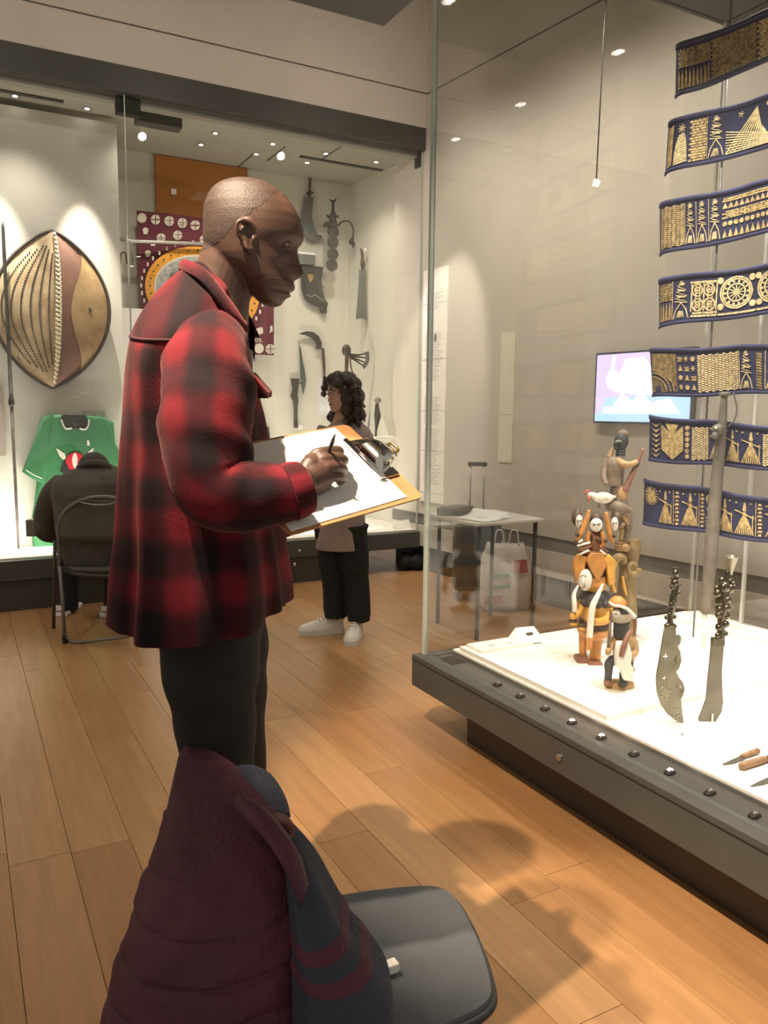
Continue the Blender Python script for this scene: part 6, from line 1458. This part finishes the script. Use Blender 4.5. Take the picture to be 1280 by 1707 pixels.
jm = remesh(JB, .010, 4); jm.name = 'jacket'; sj = link('jacket', jm, OLJ, sd.t)
MB().tube(spline([q4(470, 500, .0), q4(500, 478, -.02), q4(560, 466, -.03), q4(620, 478, -.02), q4(650, 500, .0)], 4), .022, 10).build('collar', OLJ, sj, True)
TB = MB()
for sx in (430, 700): TB.tube(spline([q4(sx, 1075, .0), q4(sx, 1065, .25), q4(sx, 1060, .43), q4(sx - 22, 1150, .47), q4(sx - 25, 1345, .45)], 5), [.09] + [.08]*9 + [.065]*10 + [.058], 16)
tm = remesh(TB, .010, 3); tm.name = 'trousers'; link('trousers', tm, mat('dark_jeans', (.012, .014, .022), .85, var=.2, vscale=20), sd.t)
for sx in (390, 660):
    p = q4(sx, 1390, .44); p.z = 0
    s = MB().rings([[p + Vector((w_*math.cos(t), -.09 + .27*f, .025 + h*max(0, math.sin(t)))) for t in (2*math.pi*j/14 for j in range(14))] for f, w_, h in ((0, .02, .05), (.08, .038, .075), (.35, .04, .08), (.7, .045, .05), (1, .02, .03))]).build('shoe', mat('navy_shoe', (.015, .02, .04), .6), sd.t, True)
    MB().bb(p.x - .045, p.x + .045, p.y - .10, p.y + .19, 0, .032, .008).build('sole', M_WHITE, s); MB().bb(p.x - .03, p.x + .03, p.y - .101, p.y - .08, .04, .075, .004).build('heel_tab', M_WHITE, s)
p = q4(180, 852, .02)
sb = thing('sketch_pad', 'grey edge of a sketch pad at the seated visitor left elbow', 'pad', sd.t.matrix_basis @ Vector((0, 0, 0)) if False else cp(*onD(*c4(180, 905), 4.92)), -TH)
MB().bb(-.025, .20, -.004, .09, 0, .105, .003).build('cover', mat('pad_grey', (.16, .15, .13), .8), sb); MB().bb(-.022, .19, -.001, .085, .104, .108).build('pages', M_WHITE, sb)
# his folding chair
gc = Fig('folding_chair', 'grey folding chair carrying the seated visitor near the wall case', 'chair', 4.50, (168, 1076), 0.0)
GCM = mat('grey_chair_metal', (.16, .155, .14), .4, .4, var=.1); GCV = mat('grey_chair_panel', (.075, .070, .060), .55, var=.1, vscale=15)
def g4(x, y, dy=0): return gc.q(*c4(x, y), dy)
arc = spline([g4(352, 1100, .04), g4(348, 950, .02), g4(350, 830, .0), g4(385, 755, -.01), g4(460, 700, -.02), g4(560, 672, -.02), g4(660, 672, -.02), g4(755, 705, -.02), g4(820, 765, -.01), g4(850, 840, .0), g4(852, 950, .02), g4(848, 1100, .04)], 5)
MB().tube(arc, .011, 10).build('back_frame', GCM, gc.t, True)
mb = MB(); rr = []
for y, l, r in ((690, 520, 700), (710, 455, 752), (740, 405, 800), (780, 372, 832), (830, 355, 846), (890, 352, 850), (930, 352, 850)): rr.append([g4(l + (r - l)*i/10, y, -.005 + .02*math.sin(math.pi*i/10)) for i in range(11)])
mb.rings(rr, False, closed=False); o = mb.build('backrest', GCV, gc.t, True); md = o.modifiers.new('t', 'SOLIDIFY'); md.thickness = .010
MB().tube(spline([g4(470, 700, -.03), g4(560, 716, -.034), g4(650, 712, -.034), g4(700, 690, -.03)], 4), .003, 6).build('handle_groove', M_STEEL, gc.t, True)
sp0 = [g4(370, 1100, .02), g4(830, 1100, .02)]
st_ = MB(); x0_, x1_, zz = sp0[0].x, sp0[1].x, sp0[0].z
st_.bb(x0_, x1_, .02, .42, zz - .02, zz + .012, .012).build('seat', GCV, gc.t)
MB().tube(spline([g4(375, 1085, .0), g4(440, 1125, .01), g4(600, 1140, .01), g4(760, 1125, .01), g4(830, 1085, .0)], 4), .014, 10).build('rear_rail', mat('dark_rail', (.02, .018, .016), .5), gc.t, True)
for a in (((356, 1080, .03), (372, 1300, .0), (386, 1562, -.02)), ((846, 1080, .03), (830, 1300, .0), (812, 1524, .0))): MB().tube([g4(*q) for q in a], .011, 10).build('leg', GCM, gc.t, True)
for a in (((326, 930, .05), (322, 1200, .12), (318, 1452, .30)), ((870, 930, .05), (860, 1200, .12), (850, 1430, .30))): MB().tube([g4(*q) for q in a], .011, 10).build('leg', mat('dark_leg', (.05, .048, .042), .45), gc.t, True)
MB().tube(spline([g4(384, 1480, -.02), g4(410, 1520, -.02), g4(450, 1532, -.02), g4(600, 1518, -.02), g4(740, 1500, -.01), g4(775, 1485, -.01), g4(805, 1440, .0)], 4), .009, 10).build('crossbar', GCM, gc.t, True)
for q in ((386, 1558, -.02), (812, 1522, .0)): MB().lathe([(.014, 0), (.016, .01), (.014, .05), (.012, .055)], Vector((g4(*q).x, g4(*q).y, 0)), 12).build('foot_cap', M_BLACK, gc.t, True)

# ------------------------------------------------------------------ the standing woman
wm = Fig('person', 'woman with curly dark hair and glasses in a grey top and black trousers', 'person', 4.72, (575, 1062), 0.0)
c7 = cr(460, 540, 5.818); c9 = cr(420, 600, 3.415)
def w7(x, y, dy=0): return wm.q(*c7(x, y), dy)
def w9(x, y, dy=0): return wm.q(*c9(x, y), dy)
SKW = skin_mat('skin_light', (.50, .29, .21), (.60, .37, .28), .5)
WB = MB()
HW = [(0.0, .20, .27, .02), (.03, .06, .345, .12), (.08, -.02, .37, .19), (.15, -.10, .365, .235), (.20, -.15, .385, .25), (.225, -.17, .372, .26), (.25, -.19, .388, .27), (.30, -.26, .37, .285), (.38, -.33, .372, .30), (.45, -.39, .375, .315), (.52, -.44, .38, .325), (.58, -.47, .405, .33), (.68, -.49, .40, .33), (.80, -.47, .365, .315), (.90, -.40, .29, .27), (.97, -.26, .16, .17), (1.0, -.08, -.02, .03)]
HS = .222; hb = w7(560, 862, -.02); yaw = math.radians(180 + 38)
hrot = Matrix.Rotation(yaw, 3, 'Z') @ Matrix.Rotation(math.radians(4), 3, 'Y')
h0 = hb - hrot @ (Vector((.30, 0, 0))*HS)
def hd_(x, y, z): return h0 + hrot @ (Vector((x, y, z))*HS)
rg = []
for k in range(64):
    z = k/63; b, f, w_ = lerp_tab(HW, z); ring = []
    for i in range(56):
        t = 2*math.pi*i/56; c_0, s_0 = math.cos(t), math.sin(t); x = (b + f)/2 + (f - b)/2*math.copysign(abs(c_0)**.92, c_0); y = w_*math.copysign(abs(s_0)**.9, s_0)*(1 - .10*max(c_0, 0))
        if c_0 > 0:
            nb = max(0, 1 - abs(z - .345)/.16)*.115 if z < .345 else max(0, 1 - (z - .345)/.19)*.115
            if z < .30: nb = max(0, (z - .27)/.03)*.06
            x += nb*math.exp(-(y/(.05 if z > .38 else .075))**2)
            for sy in (-1, 1): x -= .045*math.exp(-((y - sy*.145)/.06)**2 - ((z - .50)/.045)**2)
        ring.append(hd_(x, y, z))
    rg.append(ring)
WB.rings(rg)
WB.tube([w7(620, 1010, .0), hd_(-.06, 0, .0), hd_(-.10, 0, .25)], [.058, .050, .048], 18)
tc_ = w9(500, 500, .03); WB.tube([w7(625, 1040, .02), w9(495, 560, .03), w9(500, 900, .03)], [.10, .10, .11], 18)
for s_, x_ in ((-1, 390), (1, 650)):
    WB.tube([w9(500 + s_*60, 440, .02), w9(x_, 520, -.02 + .06*s_), w9(x_ - s_*6, 700, -.05 + .08*s_), w9(x_ - 60 - 40*s_, 800, -.16)], [.045, .038, .032, .025], 12); WB.ball(w9(x_ - 70 - 45*s_, 805, -.18), (.03, .045, .022), 12, 8)
for x_, x2, dy in ((430, 475, .03), (570, 600, -.02)): WB.tube([w9(x_, 960, dy), w9((x_ + x2)/2, 1230, dy), w9(x2, 1480, dy)], [.075, .05, .035], 12)
me = remesh(WB, .0052, 2); me.name = 'body'; link('body', me, SKW, wm.t)
for sy in (-1, 1):
    ey_ = MB().ball(hd_(.315, sy*.145, .50), .0125, 12, 8).build('eye', mat('eye_white_pale', (.7, .66, .62), .3), wm.t, True); MB().ball(hd_(.358, sy*.145, .495), .0055, 10, 8).build('iris', WOODD, ey_, True)
    MB().tube(spline([hd_(.38, sy*.06, .585), hd_(.39, sy*.14, .60), hd_(.35, sy*.23, .575)], 4), .0035, 6).build('eyebrow', WOODD, ey_, True)
MB().tube(spline([hd_(.372, -.085, .222), hd_(.398, -.03, .228), hd_(.398, .03, .228), hd_(.372, .085, .222)], 4), .0042, 8).build('lips', mat('lip_pink', (.36, .12, .10), .5), wm.t, True)
gl = None
for sy in (-1, 1):
    r = [hd_(.435 - .10*abs(math.cos(a)*.11*sy + sy*.15 - 0)*1.2, sy*.155 + .115*math.cos(a), .49 + .10*math.sin(a)) for a in (2*math.pi*k/20 for k in range(21))]
    f = MB().tube(r, .0018, 6, cap=False).build('glasses_rim', mat('glasses_frame', (.28, .17, .14), .35), wm.t, True)
    MB().tube([hd_(.41, sy*.27, .52), hd_(.02, sy*.345, .52)], .0018, 6).build('temple_arm', mat('glasses_frame', (.28, .17, .14), .35), f, True)
MB().tube([hd_(.43, -.045, .51), hd_(.45, 0, .525), hd_(.43, .045, .51)], .0018, 6).build('glasses_bridge', mat('glasses_frame', (.28, .17, .14), .35), wm.t, True)
# curly hair: soft mass plus separate locks
HBm = MB()
for x, y, r, dy in ((560, 545, 66, -.02), (640, 555, 82, .02), (700, 610, 92, .03), (735, 700, 92, .03), (755, 790, 88, .03), (760, 870, 84, .02), (745, 930, 70, .0), (690, 960, 48, -.04), (700, 830, 70, -.03), (690, 720, 62, -.05), (655, 640, 46, -.07), (600, 575, 48, -.07), (500, 560, 40, .03), (470, 620, 34, .06), (462, 680, 28, .07), (530, 905, 40, .05), (560, 925, 44, .04), (545, 870, 34, .07), (690, 880, 70, .05), (660, 780, 80, .08), (600, 520, 62, .04), (680, 545, 80, .07), (740, 600, 80, .08), (780, 700, 80, .05), (640, 520, 50, -.03), (700, 560, 60, -.04), (740, 640, 60, -.05), (800, 860, 60, .0), (720, 540, 66, .02), (760, 590, 70, .0), (700, 520, 56, .06)):
    HBm.ball(w7(x, y, dy), r*wm.k/5.818*1.08, 14, 10)
rnd = random.Random(5)
curls = []
for k in range(260):
    a = rnd.random(); pts = []
    ux = [(470, 520), (560, 490), (650, 485), (740, 520), (810, 620), (845, 740), (855, 860), (820, 950), (740, 990), (680, 1000)]
    i0 = rnd.randrange(len(ux)); cx_, cy_ = ux[i0]; inw = rnd.random()*.75
    cx_, cy_ = cx_ + (680 - cx_)*inw*.7, cy_ + (740 - cy_)*inw*.55
    if 470 < cx_ < 640 and 590 < cy_ < 850: continue
    dy0 = rnd.uniform(-.10, .02) if cx_ > 640 else rnd.uniform(-.05, .04); ph = rnd.random()*6; ln = rnd.uniform(60, 130)
    for i in range(9): f = i/8; pts.append(w7(cx_ + 14*math.sin(ph + f*8) + rnd.uniform(-2, 2) + 10*f*(1 if cx_ > 680 else -1), cy_ + ln*f - 20, dy0 + .012*math.cos(ph + f*8)))
    HBm.tube(spline(pts, 2), [.0062*(1 - .6*abs(2*i/16 - 1)**2) for i in range(17)], 6)
hm_ = remesh(HBm, .0048, 1, .4); hm_.name = 'hair'
link('hair', hm_, mat('curly_dark_hair', (.040, .028, .022), .5, var=.5, vscale=45, bump=.6, bscale=110), wm.t)
TP = MB(); rings_ = []
for v, l, r, dy, hd in ((700, 562, 590, .01, .06), (705, 552, 602, .01, .09), (714, 543, 610, .0, .11), (728, 538, 611, .0, .12), (760, 536, 610, .0, .12), (800, 534, 608, .0, .115), (850, 530, 608, .0, .12), (880, 529, 609, .0, .125), (905, 527, 612, .0, .130), (914, 526, 613, .0, .130)):
    a, b = wm.q(l, v), wm.q(r, v); xc, w_ = (a.x + b.x)/2, (b.x - a.x)/2
    rings_.append([Vector((xc + w_*math.copysign(abs(math.cos(t))**.85, math.cos(t)), dy + hd*math.sin(t), a.z)) for t in (2*math.pi*i/32 for i in range(32))])
TP.rings(rings_)
for s_, x_ in ((-1, 390), (1, 650)): TP.tube(spline([w9(500 + s_*75, 395, .02), w9(x_ - s_*18, 430, 0), w9(x_, 520, -.02 + .06*s_), w9(x_ - s_*6, 700, -.05 + .08*s_), w9(x_ - 60 - 30*s_, 790, -.15)], 5), [.045] + [.055]*9 + [.048]*10 + [.04], 16)
tm = remesh(TP, .007, 3); tm.name = 'top'; link('top', tm, mat('mauve_grey_knit', (.30, .24, .215), .9, var=.1, vscale=20), wm.t)
TB = MB()
TB.rings([[w9(500, y_, 0) + Vector((wx*math.cos(t), .10*math.sin(t), 0)) for t in (2*math.pi*j/24 for j in range(24))] for y_, wx in ((870, .135), (900, .148), (960, .158), (1020, .15))])
for pts in (((435, 940, .03), (455, 1150, .03), (470, 1300, .03), (476, 1448, .02)), ((575, 940, -.03), (585, 1150, -.03), (600, 1300, -.03), (608, 1470, -.04))): TB.tube(spline([w9(*a) for a in pts], 5), [.098] + [.085]*6 + [.075]*8 + [.068], 18)
tm = remesh(TB, .008, 3); tm.name = 'trousers'; tr2 = link('trousers', tm, mat('black_denim', (.010, .010, .010), .85, var=.3, vscale=30), wm.t)
for cx_, cy_, dy, r in ((476, 1450, .02, .068), (608, 1472, -.04, .068)):
    cb2 = w9(cx_, cy_, dy); rr = [cb2 + Vector((r*math.cos(t), r*math.sin(t), -.006 - .010*rnd.random())) for t in (2*math.pi*j/28 for j in range(28))]; r2 = [p.copy() for p in rr]
    for j, p in enumerate(r2): p.z = cb2.z + .02
    MB().rings([r2, rr], False).build('frayed_hem', mat('black_denim', (.010, .010, .010), .85), tr2, True)
WSH = mat('white_trainer', (.78, .75, .70), .6); WSL = mat('trainer_sole', (.66, .63, .58), .6)
def trainer(heel, toe, zt=.10):
    d_ = (toe - heel); L_ = d_.length; d_.normalize(); nrm = Vector((-d_.y, d_.x, 0)); rg = []
    for f, w_, h in ((0, .022, .06), (.04, .036, .085), (.22, .04, .098), (.40, .043, .088), (.60, .046, .064), (.80, .046, .05), (.94, .036, .040), (1, .016, .03)):
        rg.append([heel + d_*(L_*f) + nrm*(w_*math.cos(t)) + Vector((0, 0, .022 + h*max(0, math.sin(t)))) for t in (2*math.pi*j/20 for j in range(20))])
    s = MB().rings(rg).build('trainer', WSH, wm.t, True); sl_ = []
    for f, w_ in ((-.01, .02), (.03, .038), (.25, .044), (.6, .050), (.85, .046), (.97, .034), (1.02, .014)): sl_.append((f, w_))
    pts = [heel + d_*(L_*f) + nrm*w_ for f, w_ in sl_] + [heel + d_*(L_*f) - nrm*w_ for f, w_ in reversed(sl_)]; n_ = len(pts)
    MB().add([Vector((p.x, p.y, 0)) for p in pts] + [Vector((p.x, p.y, .03)) for p in pts], [tuple(range(n_))[::-1], tuple(n_ + i for i in range(n_))] + [(i, (i+1) % n_, n_ + (i+1) % n_, n_ + i) for i in range(n_)]).build('sole', WSL, s)
    for k in range(4):
        p = heel + d_*(L_*(.40 + .085*k)); MB().tube([p + nrm*.022 + Vector((0, 0, .112 - .012*k)), p + Vector((0, 0, .121 - .0135*k)), p - nrm*.022 + Vector((0, 0, .112 - .012*k))], .0035, 6).build('lace', WSL, s, True)
hl = wm.q(572, 1044, .06); hl.z = 0; te = wm.q(500, 1046, -.02); te.z = 0; trainer(hl, te)
hl = wm.q(596, 1050, .02); hl.z = 0; te = wm.q(594, 1050, .02) + Vector((-.03, -.27, 0)); te.z = 0; trainer(hl, te)

# ------------------------------------------------------------------ visitors' things beyond the island case
tc0 = onZ(770, 862, .72)
tb = thing('folding_table', 'small white-topped table with papers seen through the glass corner', 'table', (tc0.x + .17, tc0.y - .05, 0), 0)
MB().bb(-.26, .26, -.22, .30, .70, .72, .004).build('table_top', mat('table_white', (.62, .58, .52), .6), tb)
for sx in (-.20, .22):
    for sy in (-.18, .26): MB().tube([(sx, sy, 0), (sx, sy, .70)], .013, 8).build('leg', M_BLACK, tb, True)
MB().bb(-.20, -.02, -.10, .10, .0, .68, .03).build('cloth_bag', M_BLACK, tb) if False else None
for k, (dx, dy, rz, lab) in enumerate(((-.12, -.05, .2, 'white sheet curling off the visitors table'), (.02, .04, -.3, 'second white sheet lying on the visitors table'))):
    mb = MB(); mb.rings([[Vector((-.11 + .22*i/6, -.15 + .3*j/6, .002 + (.04*max(0, (i - 3)/3)**2 if k == 0 else .004*math.sin(i)))) for i in range(7)] for j in range(7)], False, closed=False)
    o = mb.build('loose_paper', mat('white_paper', (.86, .85, .83), .8), None, True, loc=(tb.location.x + dx, tb.location.y + dy, .7225 + .004*k)); o.rotation_euler = (0, 0, rz); tag(o, lab, 'paper'); md = o.modifiers.new('t', 'SOLIDIFY'); md.thickness = .001
pk = thing('dark_folder', 'dark folder lying on the visitors table by the text panel', 'folder', (tb.location.x - .14, tb.location.y + .16, .72), .4)
MB().box((0, 0, .025), (.22, .16, .05), bev=.012).build('cover', M_BLACK, pk); MB().box((.01, 0, .052), (.18, .12, .006), bev=.002).build('flap', mat('folder_grey', (.08, .08, .08), .6), pk)
b0 = onZ(818, 1000, 0)
bg = thing('carrier_bag', 'white carrier bag with green and red print standing beyond the table', 'bag', cp(.85, 5.42, 0), -TH)
mb = MB(); rg = []
for z, w_, d_ in ((0, .15, .09), (.03, .17, .11), (.2, .185, .11), (.34, .17, .08), (.42, .14, .05), (.46, .13, .035)): rg.append([Vector((w_*math.copysign(abs(math.cos(t))**.5, math.cos(t)), d_*math.copysign(abs(math.sin(t))**.5, math.sin(t)) + .008*math.sin(6*t + z*20), z + .01*math.sin(3*t))) for t in (2*math.pi*j/28 for j in range(28))])
mb.rings(rg).build('bag', mat('bag_white', (.62, .58, .54), .6, bump=.4, bscale=14), bg, True)
for pts, m_, nm in (([(-.12, .22), (.02, .24), (.01, .27), (-.11, .26)], mat('bag_green', (.10, .30, .20), .6), 'green_print'), ([(-.11, .15), (.03, .17), (.02, .20), (-.10, .18)], mat('bag_green', (.10, .30, .20), .6), 'green_print'), ([(.05, .27), (.14, .28), (.13, .37), (.04, .36)], mat('bag_red', (.42, .10, .09), .6), 'red_print'), ([(-.15, .05), (-.02, .06), (-.03, .12), (-.14, .11)], mat('bag_red', (.42, .10, .09), .6), 'red_print')):
    link(nm, shape2d(pts, (), .003), m_, bg, (0, -.112, 0))
for sx in (-.05, .05): MB().tube(spline([(sx - .035, -.03, .45), (sx - .02, -.035, .55), (sx + .02, -.035, .55), (sx + .035, -.03, .45)], 4), .006, 6).build('handle', mat('bag_white', (.62, .58, .54), .6), bg, True)
su = thing('trolley_case', 'grey trolley case with raised black handle behind the carrier bag', 'suitcase', cp(.68, 5.70, 0), -TH)
MB().box((0, 0, .33), (.34, .20, .52), bev=.03).build('shell', mat('case_grey', (.10, .10, .10), .5), su, True)
for sx in (-.05, .05): MB().tube([(sx, .06, .58), (sx, .06, .98)], .008, 8).build('handle_tube', mat('handle_alu', (.45, .44, .42), .35, .8), su, True)
MB().box((0, .06, .99), (.14, .03, .03), bev=.008).build('grip', M_BLACK, su); 
for sx in (-.13, .13):
    for sy in (-.07, .07): MB().lathe([(.028, -.012), (.032, 0), (.028, .012)], (sx, sy, .032), 12, rot=Matrix.Rotation(math.pi/2, 3, 'Y')).build('wheel', M_BLACK, su, True)
p = onZ(672, 948, 0)
bb = MB(); 
for k in range(9): bb.ball((rnd.uniform(-.11, .11), rnd.uniform(-.04, .05), rnd.uniform(.06, .10)), rnd.uniform(.05, .075), 14, 10)
bme = remesh(bb, .010, 3)
for v_ in bme.vertices: v_.co.z = max(0, v_.co.z)
bme.name = 'black_bag'; o = link('black_bag', bme, mat('black_cloth', (.012, .012, .013), .85), None, (p.x + .02, p.y - .08, 0)); tag(o, 'crumpled black cloth bag on the floor under the wall case end', 'bag')
